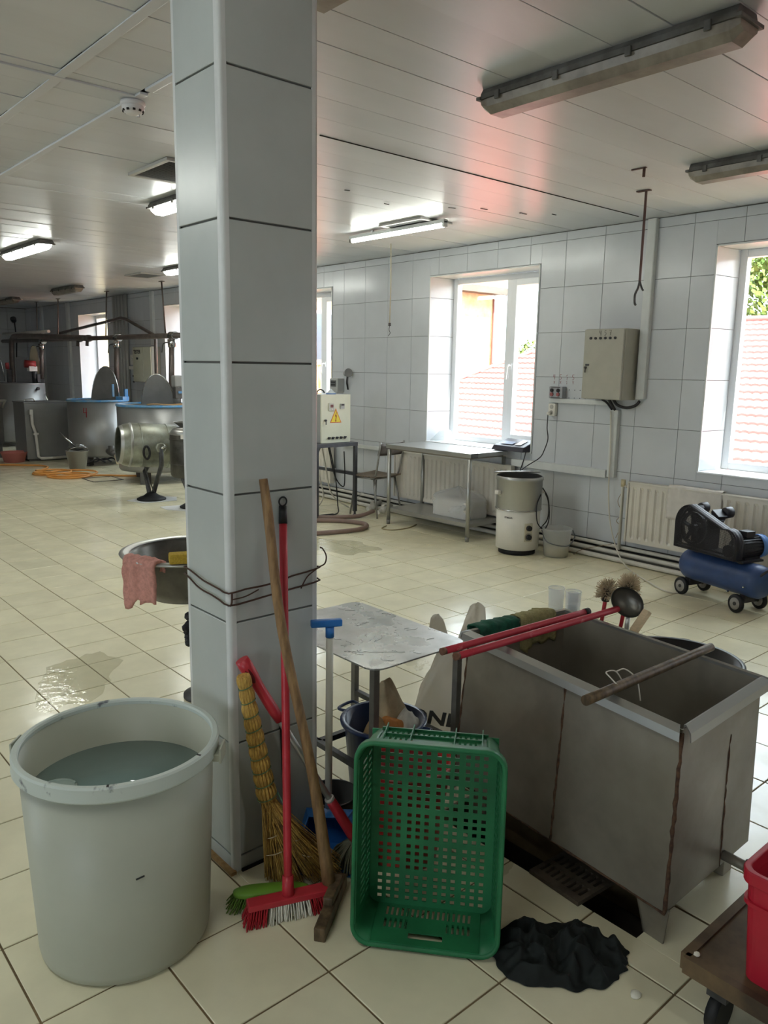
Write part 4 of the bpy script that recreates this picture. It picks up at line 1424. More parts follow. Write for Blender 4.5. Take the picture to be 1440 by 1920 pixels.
# wire tied round the column
m_wire = M('rusty_wire', (72, 50, 40), rough=0.7, metal=0.3)
def wrap(label, zs, seed, sag):
    rs = random.Random(seed)
    e = 0.004
    path = []
    cs = [(CX0 - e, CY1 + e), (CX0 - e, CY0 - e), (CX1 + e, CY0 - e), (CX1 + e, CY1 + e)]
    for k in range(4):
        a, b = cs[k], cs[(k + 1) % 4]
        for i in range(6):
            f = i / 6
            bow = 0.008 * math.sin(math.pi * f)
            nx, ny = [(-1, 0), (0, -1), (1, 0), (0, 1)][k]
            path.append((lerp(a[0], b[0], f) + nx * bow, lerp(a[1], b[1], f) + ny * bow, lerp(zs[k], zs[(k + 1) % 4], f) + rs.uniform(-.003, .003)))
    o = MB().tube(smooth_path(path + [path[0]], 2), 0.0028, 6).build('tie_wire', m_wire, None)
    props(o, label, 'wire')
    return o
w1 = wrap('upper rusty tie wire wound round the column, with a loop at its right edge', (0.972, 0.943, 0.972, 0.965), 1, 0)
MB().tube(smooth_path([(CX1, CY0 - .006, 0.975), (CX1 + 0.02, CY0 - .01, 0.985), (CX1 + 0.025, CY0 - .01, 1.01), (CX1 + 0.012, CY0 - 0.008, 1.035), (CX1 + .004, CY0 - .004, 1.04)], 6), 0.0025, 6).build('wire_loop', m_wire, w1)
MB().tube(smooth_path([(CX1 - .01, CY0 - .008, 0.972), (CX1 - 0.05, CY0 - .008, 0.95), (CX1 - .075, CY0 - .008, 0.915)], 5), 0.0022, 6).build('wire_end', m_wire, w1)
w2 = wrap('lower rusty tie wire wound round the column, twisted at the corner', (0.945, 0.905, 0.93, 0.935), 2, 0)
MB().tube(smooth_path([(CX0 + 0.005, CY0 - .008, 0.945), (CX0 + .002, CY0 - .01, 0.915), (CX0 - .003, CY0 - .008, 0.905)], 5), 0.003, 6).build('wire_twist', m_wire, w2)
MB().tube(smooth_path([(CX0 + 0.005, CY0 - .010, 0.925), (CX0 + .05, CY0 - .012, 0.928), (CX0 + .095, CY0 - .014, 0.942)], 5), 0.0022, 6).build('wire_end', m_wire, w2)

# --- black cloth heap on the floor
m_blk = M('black_wet_fabric', (16, 22, 20), rough=0.8, var=0.4, vs=30)
rag('black_cloth', 'crumpled black cloth heap on the floor in front of the tank', 'cloth', (1.672, 1.118, 0.002), 0.20, 0.13, 0.10, m_blk, 3.3, fold=0.95, nu=120, nv=40).rotation_euler = (0, 0, R(-42))

# --- floor drain grate
t = thing('drain_grate', 'rusty cast iron grate lying over the drain channel under the tank', 'grate', (2.012, 1.30, 0))
t.rotation_euler = (0, 0, R(-4))
m = MB()
m.perf([-0.125, -0.105] + [v for k in range(3) for v in (-0.095 + k * 0.072, -0.095 + k * 0.072 + 0.050)] + [0.125],
       [-0.10] + [v for k in range(8) for v in (-0.084 + k * 0.0225, -0.084 + k * 0.0225 + 0.011)] + [0.10],
       lambda i, j: i in (2, 4, 6) and j % 2 == 1, 0.014, lambda x, y, z: (x, y, z + 0.001))
m.build('grate_plate', M('rusty_iron', (104, 92, 78), rough=0.6, metal=0.2, c2=(70, 60, 50), vs=14), t)

# --- trolley with the red crate, right edge
t = thing('low_trolley', 'low rusty metal trolley at the right edge of the picture', 'trolley', (1.712, 0.785, 0))
m_rustp = M('rusty_plate', (112, 92, 66), rough=0.6, metal=0.2, c2=(66, 54, 42), vs=6)
MB().box((0.34, -0.26, 0.186), (0.66, 0.50, 0.010)).build('deck_plate', m_rustp, t)
for (a, b) in (((0, 0, .175), (0.68, 0, .175)), ((0, -0.52, .175), (0.68, -0.52, .175)), ((0, 0, .175), (0, -0.52, .175)), ((0.68, 0, .175), (0.68, -0.52, .175))):
    MB().bar(a, b, 0.024, 0.045).build('frame_rail', m_rustp, t)
for (x, y) in ((0.06, -0.07), (0.62, -0.07), (0.06, -0.45), (0.62, -0.45)):
    w_ = MB().box((x, y, 0.125), (0.05, 0.05, 0.06)).build('caster_fork', m_iron, t)
    MB().cyl((x, y - 0.015, 0.05), (x, y + 0.015, 0.05), 0.0495, n=20).build('caster_wheel', m_black, w_)
t = thing('red_crate', 'red plastic crate standing on the low trolley at the right edge', 'crate', (1.755, 0.665, 0.192))
m_redc = M('dark_red_crate_plastic', (172, 30, 48), rough=0.4, var=0.06, vs=10)
W_, D_, H_ = 0.52, 0.36, 0.285
def rbox(m, z0, z1, g0, g1, th):
    lo0 = rr2(-g0, W_ + g0, -D_ - g0, g0, 0.03); lo1 = rr2(-g1, W_ + g1, -D_ - g1, g1, 0.035)
    li0 = rr2(-g0 + th, W_ + g0 - th, -D_ - g0 + th, g0 - th, 0.027); li1 = rr2(-g1 + th, W_ + g1 - th, -D_ - g1 + th, g1 - th, 0.032)
    k = len(lo0)
    vs = [(x, y, z0) for x, y in lo0] + [(x, y, z1) for x, y in lo1] + [(x, y, z1) for x, y in li1] + [(x, y, z0) for x, y in li0]
    fs = []
    for a in range(4):
        b = (a + 1) % 4
        for i in range(k):
            fs.append((a * k + i, a * k + (i + 1) % k, b * k + (i + 1) % k, b * k + i))
    m.add(vs, fs)
m = MB(); rbox(m, 0.0, H_, 0.0, 0.016, 0.005)
m.build('crate_wall', m_redc, t)
MB().prism(rr2(0, W_, -D_, 0, 0.03), 0.0, 0.006).build('crate_base', m_redc, t)
m = MB(); rbox(m, H_ - 0.03, H_ + 0.004, 0.021, 0.024, 0.014)
m.build('crate_rim', m_redc, t, bevel=0.003)
m = MB(); rbox(m, H_ - 0.085, H_ - 0.075, 0.017, 0.018, 0.006)
m.build('rib', m_redc, t)
# --- crumbs of curd on floor and trolley
m_curd = M('white_curd', (226, 222, 206), rough=0.7)
for (lab, p, s) in (('white curd scrap on the floor in front of the tank', (1.706, 0.904, 0.004), 0.017), ('small white curd scrap on the trolley corner', (1.735, 0.768, 0.197), 0.010)):
    m = MB().lathe([(0, 0.0), (s, 0.0), (s * 1.05, s * 0.25), (s * 0.6, s * 0.5), (0, s * 0.55)], 9)
    m.v = [(x * (1 + 0.25 * nz(x * 90, y * 90)), y * (0.8 + 0.3 * nz(y * 80, x * 70, 2)), z) for x, y, z in m.v]
    o = m.build('curd_scrap', m_curd)
    o.location = (p[0], p[1], p[2] - 0.003)
    props(o, lab, 'scrap')

# --- shallow puddles on the floor tiles
m_pud = puddle_mat('puddle_water')
for (lab, x, y, a, b, sd_) in (('shallow puddle on the tiles left of the barrel rim', 1.35, 3.95, .34, .20, 1.0), ('shallow puddle on the tiles beside the column foot, left side', 1.62, 3.05, .30, .16, 2.0), ('shallow puddle on the tiles right of the column by the wire loop', 2.75, 4.15, .36, .20, 3.0),
                               ('shallow puddle behind the metal table', 3.05, 3.15, .30, .16, 4.0), ('shallow puddle at the bow of the grey hose', 4.35, 5.55, .42, .24, 5.0), ('shallow puddle at the drain channel edge', 1.83, 1.52, .10, .06, 6.0)):
    m = MB()
    n_ = 40
    ring_ = []
    for i in range(n_):
        t_ = 2 * math.pi * i / n_
        k_ = 1 + 0.35 * nz(math.cos(t_) * 1.6 + sd_ * 7, math.sin(t_) * 1.6) + 0.22 * nz(math.cos(t_) * 4 + sd_ * 3, math.sin(t_) * 4)
        ring_.append((a * k_ * math.cos(t_), b * k_ * math.sin(t_), 0.0))
    vs = [(0, 0, 0.0016)] + [(p[0] * .8, p[1] * .8, 0.0015) for p in ring_] + [(p[0], p[1], 0.0009) for p in ring_]
    fs = [(0, 1 + i, 1 + (i + 1) % n_) for i in range(n_)] + [(1 + i, 1 + n_ + i, 1 + n_ + (i + 1) % n_, 1 + (i + 1) % n_) for i in range(n_)]
    m.add(vs, fs, True)
    o = m.build('puddle', m_pud)
    o.location = (x, y, 0.0006)
    o.rotation_euler = (0, 0, sd_)
    props(o, lab, 'puddle', 'shallow puddles')
# ================================================================== along the window wall
m_white = M('white_enamel', (216, 212, 202), rough=0.35, var=0.04, vs=6)
m_rad = M('radiator_enamel', (208, 202, 190), rough=0.4, var=0.05, vs=5)
m_box = M('beige_switch_cabinet', (168, 165, 152), rough=0.45, var=0.04, vs=8)
m_boxc = M('cream_switch_cabinet', (206, 206, 184), rough=0.42, var=0.03, vs=8)
m_chrome = M('chrome', (190, 190, 188), rough=0.15, metal=1.0)
m_pipe = M('white_pipe', (204, 200, 190), rough=0.4, var=0.08, vs=9)
m_cable = M('black_cable', (34, 32, 34), rough=0.5)
m_cablew = M('white_cable', (200, 194, 180), rough=0.5)
m_redink = M('red_marker', (150, 44, 48), rough=0.7)
m_ink = M('dark_marker', (66, 62, 60), rough=0.7)

# strokes for handwritten characters, unit box
GLY = {'4': [[(0.15, 1.0), (0.08, 0.5), (0.75, 0.5)], [(0.66, 1.0), (0.62, 0.0)]],
       '5': [[(0.8, 1.0), (0.25, 1.0), (0.2, 0.58), (0.65, 0.55), (0.78, 0.25), (0.5, 0.0), (0.15, 0.05)]],
       '7': [[(0.15, 0.95), (0.85, 1.0), (0.45, 0.0)], [(0.3, 0.5), (0.8, 0.52)]],
       '1': [[(0.25, 0.7), (0.7, 1.0)], [(0.6, 0.55), (0.55, 0.0)]],
       'x': [[(0.2, 0.9), (0.8, 0.1)], [(0.8, 0.9), (0.2, 0.1)]],
       'Y': [[(0.15, 1), (0.5, 0.5), (0.85, 1)], [(0.5, 0.5), (0.5, 0.0)], [(0.2, 0.45), (0.8, 0.45)]]}
def writing(name, ch, mat, parent, o, ux, uy, w, h, r=0.0022):
    m = MB()
    o, ux, uy = Vector(o), Vector(ux), Vector(uy)
    for st in GLY[ch]:
        m.tube([o + ux * (p[0] * w) + uy * (p[1] * h) for p in st], r, 5)
    return m.build(name, mat, parent)

# --- wall cabinet with six lamps
t = thing('switch_cabinet', 'grey-beige electrical cabinet on the tiled wall between the two windows', 'cabinet', (6.0, 3.635, 1.39))
MB().box((-0.105, 0.195, 0.293), (0.208, 0.385, 0.585), ch=0.006).build('cabinet_body', m_box, t)
dr = MB().box((-0.222, 0.195, 0.293), (0.022, 0.375, 0.575), ch=0.004).build('cabinet_door', m_box, t)
for k in range(6):
    MB().cyl((-0.232, 0.318 - k * 0.047, 0.508), (-0.244, 0.318 - k * 0.047, 0.508), 0.0105, n=14).build('indicator_lamp', m_blackp, dr)
l_ = MB().cyl((-0.232, 0.355, 0.265), (-0.246, 0.355, 0.265), 0.010, n=12)
l_.box((-0.246, 0.352, 0.245), (0.006, 0.008, 0.045))
l_.box((-0.236, 0.340, 0.288), (0.004, 0.035, 0.016))
l_.build('lock_key', m_iron, dr)
for k, ch in enumerate('457'):
    writing('marker_number', ch, m_ink, dr, (-0.2335, 0.240 - k * 0.047, 0.530), (0, -1, 0), (0, 0, 1), 0.024, 0.040, 0.0018)
# cable bundle below the cabinet
for k, (lab, pts, r, mt) in enumerate((
    ('thick dark cable looping from the cabinet to the vertical trunking', [(5.93, 3.80, 1.388), (5.93, 3.76, 1.345), (5.94, 3.68, 1.325), (5.96, 3.61, 1.345), (5.97, 3.575, 1.385)], 0.012, m_cable),
    ('short dark cable running from the cabinet into the trunking mouth, left one', [(5.90, 3.90, 1.388), (5.92, 3.86, 1.36), (5.955, 3.825, 1.30)], 0.009, m_cable),
    ('short dark cable running from the cabinet into the trunking mouth, right one', [(5.91, 3.83, 1.388), (5.92, 3.82, 1.36), (5.955, 3.795, 1.30)], 0.012, m_cable))):
    o = MB().tube(smooth_path(pts, 6), r, 8).build('cable', mt)
    props(o, lab, 'cable')
# trunking
def trunk(label, y0, y1, z0, z1, d=0.045):
    t = thing('cable_trunking', label, 'trunking', (XW, 0, 0))
    MB().box((-d / 2, (y0 + y1) / 2, (z0 + z1) / 2), (d, y1 - y0, z1 - z0), ch=0.003).build('duct', m_trimw, t)
    if (z1 - z0) > (y1 - y0): MB().box((-d - 0.001, (y0 + y1) / 2, (z0 + z1) / 2), (0.004, (y1 - y0) * 0.86, z1 - z0 - 0.002)).build('duct_cover', m_trimw, t)
    else: MB().box((-d - 0.001, (y0 + y1) / 2, (z0 + z1) / 2), (0.004, y1 - y0 - 0.002, (z1 - z0) * 0.86)).build('duct_cover', m_trimw, t)
    return t
trunk('vertical white trunking from the ceiling down past the wall cabinet', 3.535, 3.612, 1.40, 2.84)
trunk('short horizontal white trunking under the push-button box', 3.87, 4.50, 1.335, 1.375, 0.04)
trunk('vertical white trunking below the wall cabinet', 3.765, 3.838, 0.715, 1.30)
trunk('wide horizontal white trunking between the heater and the cabinet', 3.842, 4.90, 0.705, 0.775, 0.06)
trunk('horizontal white trunking behind the chair and table', 6.30, 7.62, 0.675, 0.715)
trunk('far vertical white trunking right of the pipe bundle', 12.78, 12.88, 1.95, 2.84)
trunk('far vertical white trunking by the corner', 16.72, 16.85, 0.2, 2.84)
trunk('far vertical white trunking nearest the corner', 18.35, 18.45, 0.2, 2.84)
# push-button box and socket
t = thing('push_button_box', 'grey box with two push-button pairs on the tiled wall', 'switch', (6.0, 4.413, 1.43))
MB().box((-0.035, 0, 0), (0.066, 0.148, 0.104), ch=0.006).build('box_body', M('grey_plastic', (152, 154, 158), rough=0.45), t)
for y in (0.038, -0.032):
    MB().cyl((-0.068, y, 0.018), (-0.080, y, 0.018), 0.0165, n=16).build('black_button', m_blackp, t)
    MB().cyl((-0.068, y, -0.018), (-0.080, y, -0.018), 0.0165, n=16).build('red_button', M('dull_red_button', (150, 84, 84), rough=0.5), t)
for z in (0.046, -0.047):
    MB().box((-0.069, 0.0, z), (0.002, 0.10, 0.006)).build('printed_strip', m_ink, t)
t = thing('double_socket', 'white double power socket with a plug on the tiled wall', 'socket', (6.0, 4.466, 1.27))
MB().box((-0.022, 0, 0), (0.042, 0.074, 0.115), ch=0.006).build('socket_body', m_white, t)
for z in (0.026, -0.026):
    MB().cyl((-0.043, 0, z), (-0.046, 0, z), 0.020, n=18).build('outlet', M('outlet_grey', (170, 166, 158), rough=0.5), t)  # outlet discs coloured greyer than the socket body
MB().cyl((-0.046, 0.004, -0.030), (-0.085, 0.010, -0.036), 0.018, 0.014, n=14).build('plug', m_white, t)
o = MB().tube(smooth_path([(5.92, 4.475, 1.225), (5.925, 4.48, 1.10), (5.93, 4.468, 1.0), (5.93, 4.50, 0.90), (5.91, 4.535, 0.82), (5.80, 4.60, 0.74), (5.62, 4.60, 0.66), (5.60, 4.56, 0.62)], 6), 0.005, 7).build('power_cord', m_cable)
props(o, 'black power cord hanging from the socket down to the white heater', 'cord')
t = thing('wall_writing', 'red handwritten numbers 4 5 1 5 on the tiles above the push buttons', 'writing', (6.0, 4.4, 1.5))
for k, (a, b) in enumerate((('4', 'x'), ('5', 'x'), ('1', '1'), ('5', 'Y'))):
    y = 0.098 - k * 0.069
    writing('red_digit', a, m_redink, t, (-0.0012, y, 0.045), (0, -1, 0), (0, 0, 1), 0.030, 0.045, 0.0016)
    writing('red_mark', b, m_redink, t, (-0.0012, y - 0.004, 0.005), (0, -1, 0), (0, 0, 1), 0.024, 0.030, 0.0012)
for k in range(4):
    for z in (1.455, 1.383):
        o = MB().cyl((6.0 - 0.0004, 4.31 - k * 0.058, z), (6.0 - 0.0024, 4.31 - k * 0.058, z), 0.004, n=8).build('drill_hole', m_dark, wall_r)

# --- radiators (ribbed panels)
def radiator(label, y0, y1, z0=0.19, z1=0.70, x=5.90):
    t = thing('radiator', label, 'radiator', (x, y0, 0))
    L_ = y1 - y0
    MB().box((0.03, L_ / 2, (z0 + z1) / 2), (0.03, L_ - 0.004, z1 - z0 - 0.006)).build('back_panel', m_rad, t)
    m = MB()
    n = max(2, int(L_ / 0.0667))
    p = L_ / n
    prof = []
    for k in range(n):
        for (f, d) in ((0.12, 0.0), (0.30, 0.014), (0.70, 0.014), (0.88, 0.0)):
            prof.append(((k + f) * p, d))
    prof = [(0, 0.0)] + prof + [(L_, 0.0)]
    zs_ = [z0, z0 + 0.03, z0 + 0.055, z1 - 0.055, z1 - 0.03, z1]
    amp = [0, 0, 1, 1, 0, 0]
    vs = [(0.014 - (d if amp[j] else 0.014), y, zs_[j]) for j in range(6) for (y, d) in prof]
    k = len(prof)
    m.add(vs, [(j * k + i, j * k + i + 1, (j + 1) * k + i + 1, (j + 1) * k + i) for j in range(5) for i in range(k - 1)])
    m.build('ribbed_front', m_rad, t)
    MB().box((0.022, L_ / 2, z1 + 0.004), (0.064, L_, 0.012), ch=0.003).build('top_grille', m_rad, t)
    for y in (0.006, L_ - 0.006):
        MB().box((0.022, y, (z0 + z1) / 2), (0.06, 0.012, z1 - z0)).build('side_cover', m_rad, t)
    for y in (L_ * 0.2, L_ * 0.8):
        MB().box((0.07, y, (z0 + z1) / 2), (0.056, 0.03, 0.2)).build('wall_bracket', m_rad, t)
    return t
r2_ = radiator('white ribbed radiator under the right window, behind the compressor', 1.62, 3.585)
MB().tube([(0.03, 1.985, 0.66), (0.03, 2.03, 0.66), (0.03, 2.03, 0.10)], 0.014, 10).build('supply_pipe', m_pipe, r2_)
MB().cyl((0.03, 2.03, 0.655), (0.03, 2.03, 0.715), 0.020, n=12).build('valve', M('cream_valve', (196, 184, 150), rough=0.5), r2_)
radiator('long white radiator under the middle window, behind the worktable', 4.86, 6.56)
radiator('white radiator behind the legs of the iron stand', 7.75, 9.25)
drape('towel', 'thin white towel drying over the right radiator', 'towel', (5.925, 3.215, 0.722), (5.925, 2.765, 0.722), (-1, 0, 0), 0.30, 0.08, M('white_cotton', (206, 200, 192), rough=0.95, var=0.04, vs=20), 2.2, th=0.003, amp=0.010, nu=30, ragged=0.12)

# --- heating pipes along the wall foot
for (lab, z, x, r, y0) in (('upper white heating pipe along the foot of the window wall', 0.118, 5.955, 0.017, 0.9), ('middle white heating pipe along the foot of the window wall', 0.072, 5.915, 0.019, 0.9), ('lowest white heating pipe along the foot of the window wall', 0.028, 5.860, 0.021, 0.9)):
    t = thing('heating_pipe', lab, 'pipe', (x, 0, z), group='heating pipes')
    pts = [(0.004 * math.sin(i * 1.3), y0 + (YF - 0.2 - y0) * i / 40, 0.003 * math.sin(i * 0.9)) for i in range(41)]
    MB().tube(pts, r, 10).build('pipe_run', m_pipe, t)
    for y in (2.4, 4.9, 7.2, 9.6):
        MB().cyl((0, y - 0.02, 0), (0, y + 0.02, 0), r * 1.25, n=10).build('coupling', m_pipe, t)

# --- stainless worktable
wt = thing('worktable', 'stainless steel worktable with a lower shelf below the middle window', 'table', (5.665, 5.536, 0), 0.018)
m = MB()
HX, HY = 0.272, 0.588
m.box((0, 0, 0.826), (2 * HX, 2 * HY, 0.040), ch=0.004)
m.build('table_top', m_steel, wt)
MB().box((0, 0, 0.798), (2 * HX - 0.06, 2 * HY - 0.06, 0.016)).build('underframe', m_dsteel, wt)
MB().box((-HX + 0.055, -HY + 0.002, 0.826), (0.10, 0.004, 0.041)).build('tape_patch', M('dark_tape', (66, 66, 70), rough=0.5), wt)
for sx in (-1, 1):
    for sy in (-1, 1):
        lg = MB().cyl((sx * (HX - 0.022), sy * (HY - 0.03), 0.04), (sx * (HX - 0.022), sy * (HY - 0.03), 0.79), 0.0205, n=16).build('leg', m_steel, wt)
        MB().cyl((sx * (HX - 0.022), sy * (HY - 0.03), 0.0), (sx * (HX - 0.022), sy * (HY - 0.03), 0.045), 0.018, 0.022, n=14).build('foot_cap', M('grey_foot', (130, 128, 122), rough=0.5), lg)
MB().box((0, 0, 0.155), (2 * HX - 0.05, 2 * HY - 0.03, 0.036), ch=0.003).build('lower_shelf', m_steel, wt)
# plastic-wrapped parcel on the shelf
t = thing('wrapped_parcel', 'cardboard box in clear plastic film on the worktable shelf', 'parcel', (5.69, 5.33, 0.174))
MB().box((0, 0, 0.085), (0.30, 0.46, 0.168), ch=0.006).build('box', M('pale_cardboard', (206, 202, 194), rough=0.7, var=0.05, vs=9), t)
m = MB()
def fn(u, v):
    a = 2 * math.pi * u
    p = 0.45
    cx, sx = math.cos(a), math.sin(a)
    k = 1.0 if v < 0.55 else 1 - ((v - 0.55) / 0.45) ** 1.3
    z = 0.003 + 0.19 * min(1, v / 0.55) + (0.10 * ((v - 0.55) / 0.45) if v > 0.55 else 0)
    w = 0.016 * nz(cx * 4, sx * 4, v * 5) + 0.008 * nz(cx * 11, sx * 11, v * 11)
    return ((0.170 * k + w) * math.copysign(abs(cx) ** p, cx), (0.26 * k + w) * math.copysign(abs(sx) ** p, sx) + 0.02 * v, z + w * 0.6)
m.grid(48, 16, fn, closed_u=True)
m.build('plastic_film', film_mat('crinkled_film', (226, 228, 230), 0.42, 0.15), t)
t = thing('film_scrap', 'loose clear plastic film hanging over the shelf edge', 'film', (5.47, 5.00, 0.175))
m = MB()
m.grid(14, 12, lambda u, v: (0.09 - 0.12 * v * (1 if v > .4 else .6) + 0.016 * nz(u * 5, v * 5, 2), 0.05 + 0.20 * u + 0.02 * nz(u * 3, v * 6, 4), 0.02 + 0.14 * math.sin(v * 2.6) * (1 - 0.3 * u) + 0.02 * nz(u * 6, v * 6)))
m.build('film_sheet', film_mat('crinkled_film', None), t)

# --- chair
ch = thing('metal_chair', 'old tube-frame chair with worn wooden seat behind the worktable', 'chair', (5.66, 6.60, 0), R(186))
m_tube = M('worn_chrome_tube', (150, 148, 144), rough=0.35, metal=0.7, var=0.15, vs=20)
m_ply = M('worn_plywood', (132, 118, 100), rough=0.6, c2=(86, 74, 64), vs=10, stretch=(1, 6, 6))
MB().grid(10, 10, lambda u, v: ((u - .5) * .40, (v - .5) * .40, 0.445 + 0.012 * ((u - .5) ** 2 + (v - .5) ** 2) * 4 - .01)).build('seat', m_ply, ch, solid=0.014, bevel=0.003)
MB().grid(10, 5, lambda u, v: ((u - .5) * .38, 0.205 + 0.03 * v - 0.03 * (1 - (2 * u - 1) ** 2) * -1, 0.69 + 0.13 * v)).build('backrest', M('dark_worn_ply', (92, 84, 78), rough=0.6, var=0.2, vs=14), ch, solid=0.012)
for sx in (-1, 1):
    MB().tube(smooth_path([(sx * .19, .245, .84), (sx * .19, .215, .66), (sx * .185, .17, .47), (sx * .18, .10, .425)], 5), 0.011, 10).build('back_post', m_tube, ch)
    MB().tube([(sx * .17, -.15, .43), (sx * .20, -.20, .0)], 0.011, 10).build('leg', m_tube, ch)
    MB().tube([(sx * .17, .13, .43), (sx * .20, .22, .0)], 0.011, 10).build('leg', m_tube, ch)
    MB().tube([(sx * .17, -.16, .427), (sx * .17, .14, .427)], 0.011, 8).build('seat_rail', m_tube, ch)
for y in (-.15, .13):
    MB().tube([(-.17, y, .427), (.17, y, .427)], 0.010, 8).build('seat_rail', m_tube, ch)

# --- iron stand with the cream control cabinet
st = thing('iron_stand', 'dark iron stand carrying the cream control cabinet', 'stand', (4.90, 6.69, 0))
SX, SY, SZ = 0.57, 0.79, 0.815
m_stand = M('grey_painted_iron', (74, 74, 78), rough=0.45, metal=0.3, var=0.15, vs=12)
MB().box((SX / 2, SY / 2, SZ - 0.02), (SX, SY, 0.04), ch=0.002).build('stand_top', m_stand, st)
for x in (0.02, SX - 0.02):
    for y in (0.02, SY - 0.02):
        lg = MB().box((x, y, 0.415), (0.036, 0.036, 0.75)).build('leg', m_stand, st)
        MB().cyl((x, y, 0.0), (x, y, 0.045), 0.012, n=10).cyl((x, y, 0), (x, y, 0.008), 0.02, n=12).build('levelling_foot', m_stand, lg)
    MB().bar((x, 0.03, 0.46), (x, SY - 0.03, 0.46), 0.03, 0.036).build('stretcher', m_stand, st)
cb = thing('control_cabinet', 'cream control cabinet with a yellow high-voltage triangle on the iron stand', 'cabinet', (5.03, 6.775, SZ))
KW, KH, KD = 0.398, 0.52, 0.25
MB().box((KW / 2, KD / 2 + 0.018, KH / 2), (KW, KD, KH), ch=0.004).build('cabinet_body', M('grey_cabinet_side', (150, 152, 150), rough=0.45), cb)
dr = MB().box((KW / 2, 0.009, KH / 2), (KW, 0.018, KH), ch=0.003).build('cabinet_door', m_boxc, cb)
def pan(name, u, v, w, h, d, mat, par=None):
    return MB().box((u * KW, -d / 2, (1 - v) * KH), (w, d, h), ch=0.002).build(name, mat, par or dr)
c1 = pan('controller', 0.325, 0.255, 0.066, 0.085, 0.012, M('controller_case', (186, 184, 170), rough=0.5))
MB().box((0.335 * KW, -0.013, 0.765 * KH), (0.038, 0.004, 0.03)).build('display', M('dark_red_display', (92, 40, 34), rough=0.3), c1)
MB().cyl((0.335 * KW, -0.012, 0.70 * KH), (0.335 * KW, -0.016, 0.70 * KH), 0.008, n=10).build('knob', m_white, c1)
c2_ = pan('thermostat', 0.70, 0.245, 0.052, 0.056, 0.016, M('grey_thermostat', (160, 160, 154), rough=0.5))
MB().box((0.70 * KW, -0.017, 0.785 * KH), (0.040, 0.004, 0.018)).build('display', m_blackp, c2_)
tri = [(0.29, 0.585), (0.685, 0.585), (0.49, 0.285)]
m = MB().prism([(u * KW, (1 - v) * KH) for u, v in tri], -0.0005, -0.002, 'xz')
tr_ = m.build('warning_triangle', M('orange_sticker', (206, 106, 34), rough=0.5), dr)
c = (sum(p[0] for p in tri) / 3, sum(p[1] for p in tri) / 3)
MB().prism([((c[0] + (u - c[0]) * 0.82) * KW, (1 - (c[1] + (v - c[1]) * 0.82)) * KH) for u, v in tri], -0.0015, -0.003, 'xz').build('yellow_field', M('yellow_sticker', (226, 204, 58), rough=0.5), tr_)
bolt = [(0.505, 0.365), (0.455, 0.45), (0.487, 0.455), (0.470, 0.535), (0.452, 0.53), (0.485, 0.572), (0.515, 0.528), (0.492, 0.532), (0.522, 0.435), (0.49, 0.432), (0.52, 0.37)]
MB().prism([(u * KW, (1 - v) * KH) for u, v in bolt], -0.0025, -0.004, 'xz').build('lightning_bolt', M('red_bolt', (160, 66, 30), rough=0.5), tr_)
l_ = MB().cyl((0.13 * KW, 0, 0.47 * KH), (0.13 * KW, -0.02, 0.47 * KH), 0.012, n=12)
l_.box((0.125 * KW, -0.02, 0.43 * KH), (0.008, 0.006, 0.05))
l_.build('lock_key', m_iron, dr)
for k in range(5):
    x = (0.25 + k * 0.137) * KW
    kb = MB().cyl((x, 0, 0.10 * KH), (x, -0.014, 0.10 * KH), 0.014, n=14).build('rotary_switch', m_blackp, dr)
    MB().bar((x - 0.010, -0.018, 0.10 * KH - 0.006), (x + 0.014, -0.018, 0.10 * KH + 0.008), 0.008, 0.010).build('switch_lever', m_blackp, kb)
# things on top of the cabinet
t = thing('packet', 'small white and blue packet lying on the cream cabinet', 'packet', (5.23, 6.87, SZ + KH))
m = MB().lathe([(0, 0), (0.055, 0.0), (0.052, 0.012), (0.03, 0.03), (0.008, 0.055), (0, 0.058)], 10)
m.build('packet_wrap', M('white_packet', (214, 220, 222), rough=0.4), t)
MB().lathe([(0.056, 0.002), (0.0545, 0.010), (0.05, 0.0105)], 14).build('blue_band', m_blue, t)
o = MB().tube(smooth_path([(5.06, 6.90, SZ + KH + 0.002), (5.075, 6.90, SZ + KH + 0.035), (5.11, 6.90, SZ + KH + 0.050), (5.15, 6.90, SZ + KH + 0.035), (5.17, 6.91, SZ + KH + 0.012)], 6), 0.007, 8).build('cable_loop', m_cable)
props(o, 'short black cable loop lying on the cream cabinet', 'cable')
# distribution box and siren on the wall by the window
t = thing('fuse_box', 'grey fuse box on the tiled wall right of the far window', 'box', (6.0, 7.69, 1.33))
MB().box((-0.055, 0, 0.08), (0.105, 0.16, 0.165), ch=0.008).build('box_body', M('grey_fuse_box', (170, 172, 170), rough=0.45), t)
MB().box((-0.111, 0.0, 0.10), (0.006, 0.10, 0.075)).build('window_flap', M('smoky_flap', (110, 112, 112), rough=0.2), t)
for z in (0.115, 0.085): MB().box((-0.115, 0.0, z), (0.005, 0.085, 0.014)).build('breaker_row', m_blackp, t)
t = thing('wall_siren', 'small grey wall siren with cables beside the fuse box', 'siren', (6.0, 7.48, 1.50))
MB().cyl((-0.001, 0, 0.05), (-0.04, 0, 0.05), 0.03, n=14).build('mount', m_boxc, t)
MB().lathe([(0, 0), (0.035, 0.0), (0.036, 0.05), (0.052, 0.085), (0.048, 0.085), (0.0, 0.03)], 20, (-0.06, 0.03, 0.055), axis=(-0.25, -0.95, 0.1)).build('horn', M('grey_horn', (150, 148, 146), rough=0.4), t)
for k in range(2): MB().tube(smooth_path([(-0.04, 0.01 + .02 * k, 0.02), (-0.03, 0.03 + .02 * k, -0.06), (-0.012, 0.04 + .01 * k, -0.14)], 5), 0.006, 6).build('lead', m_cable, t)
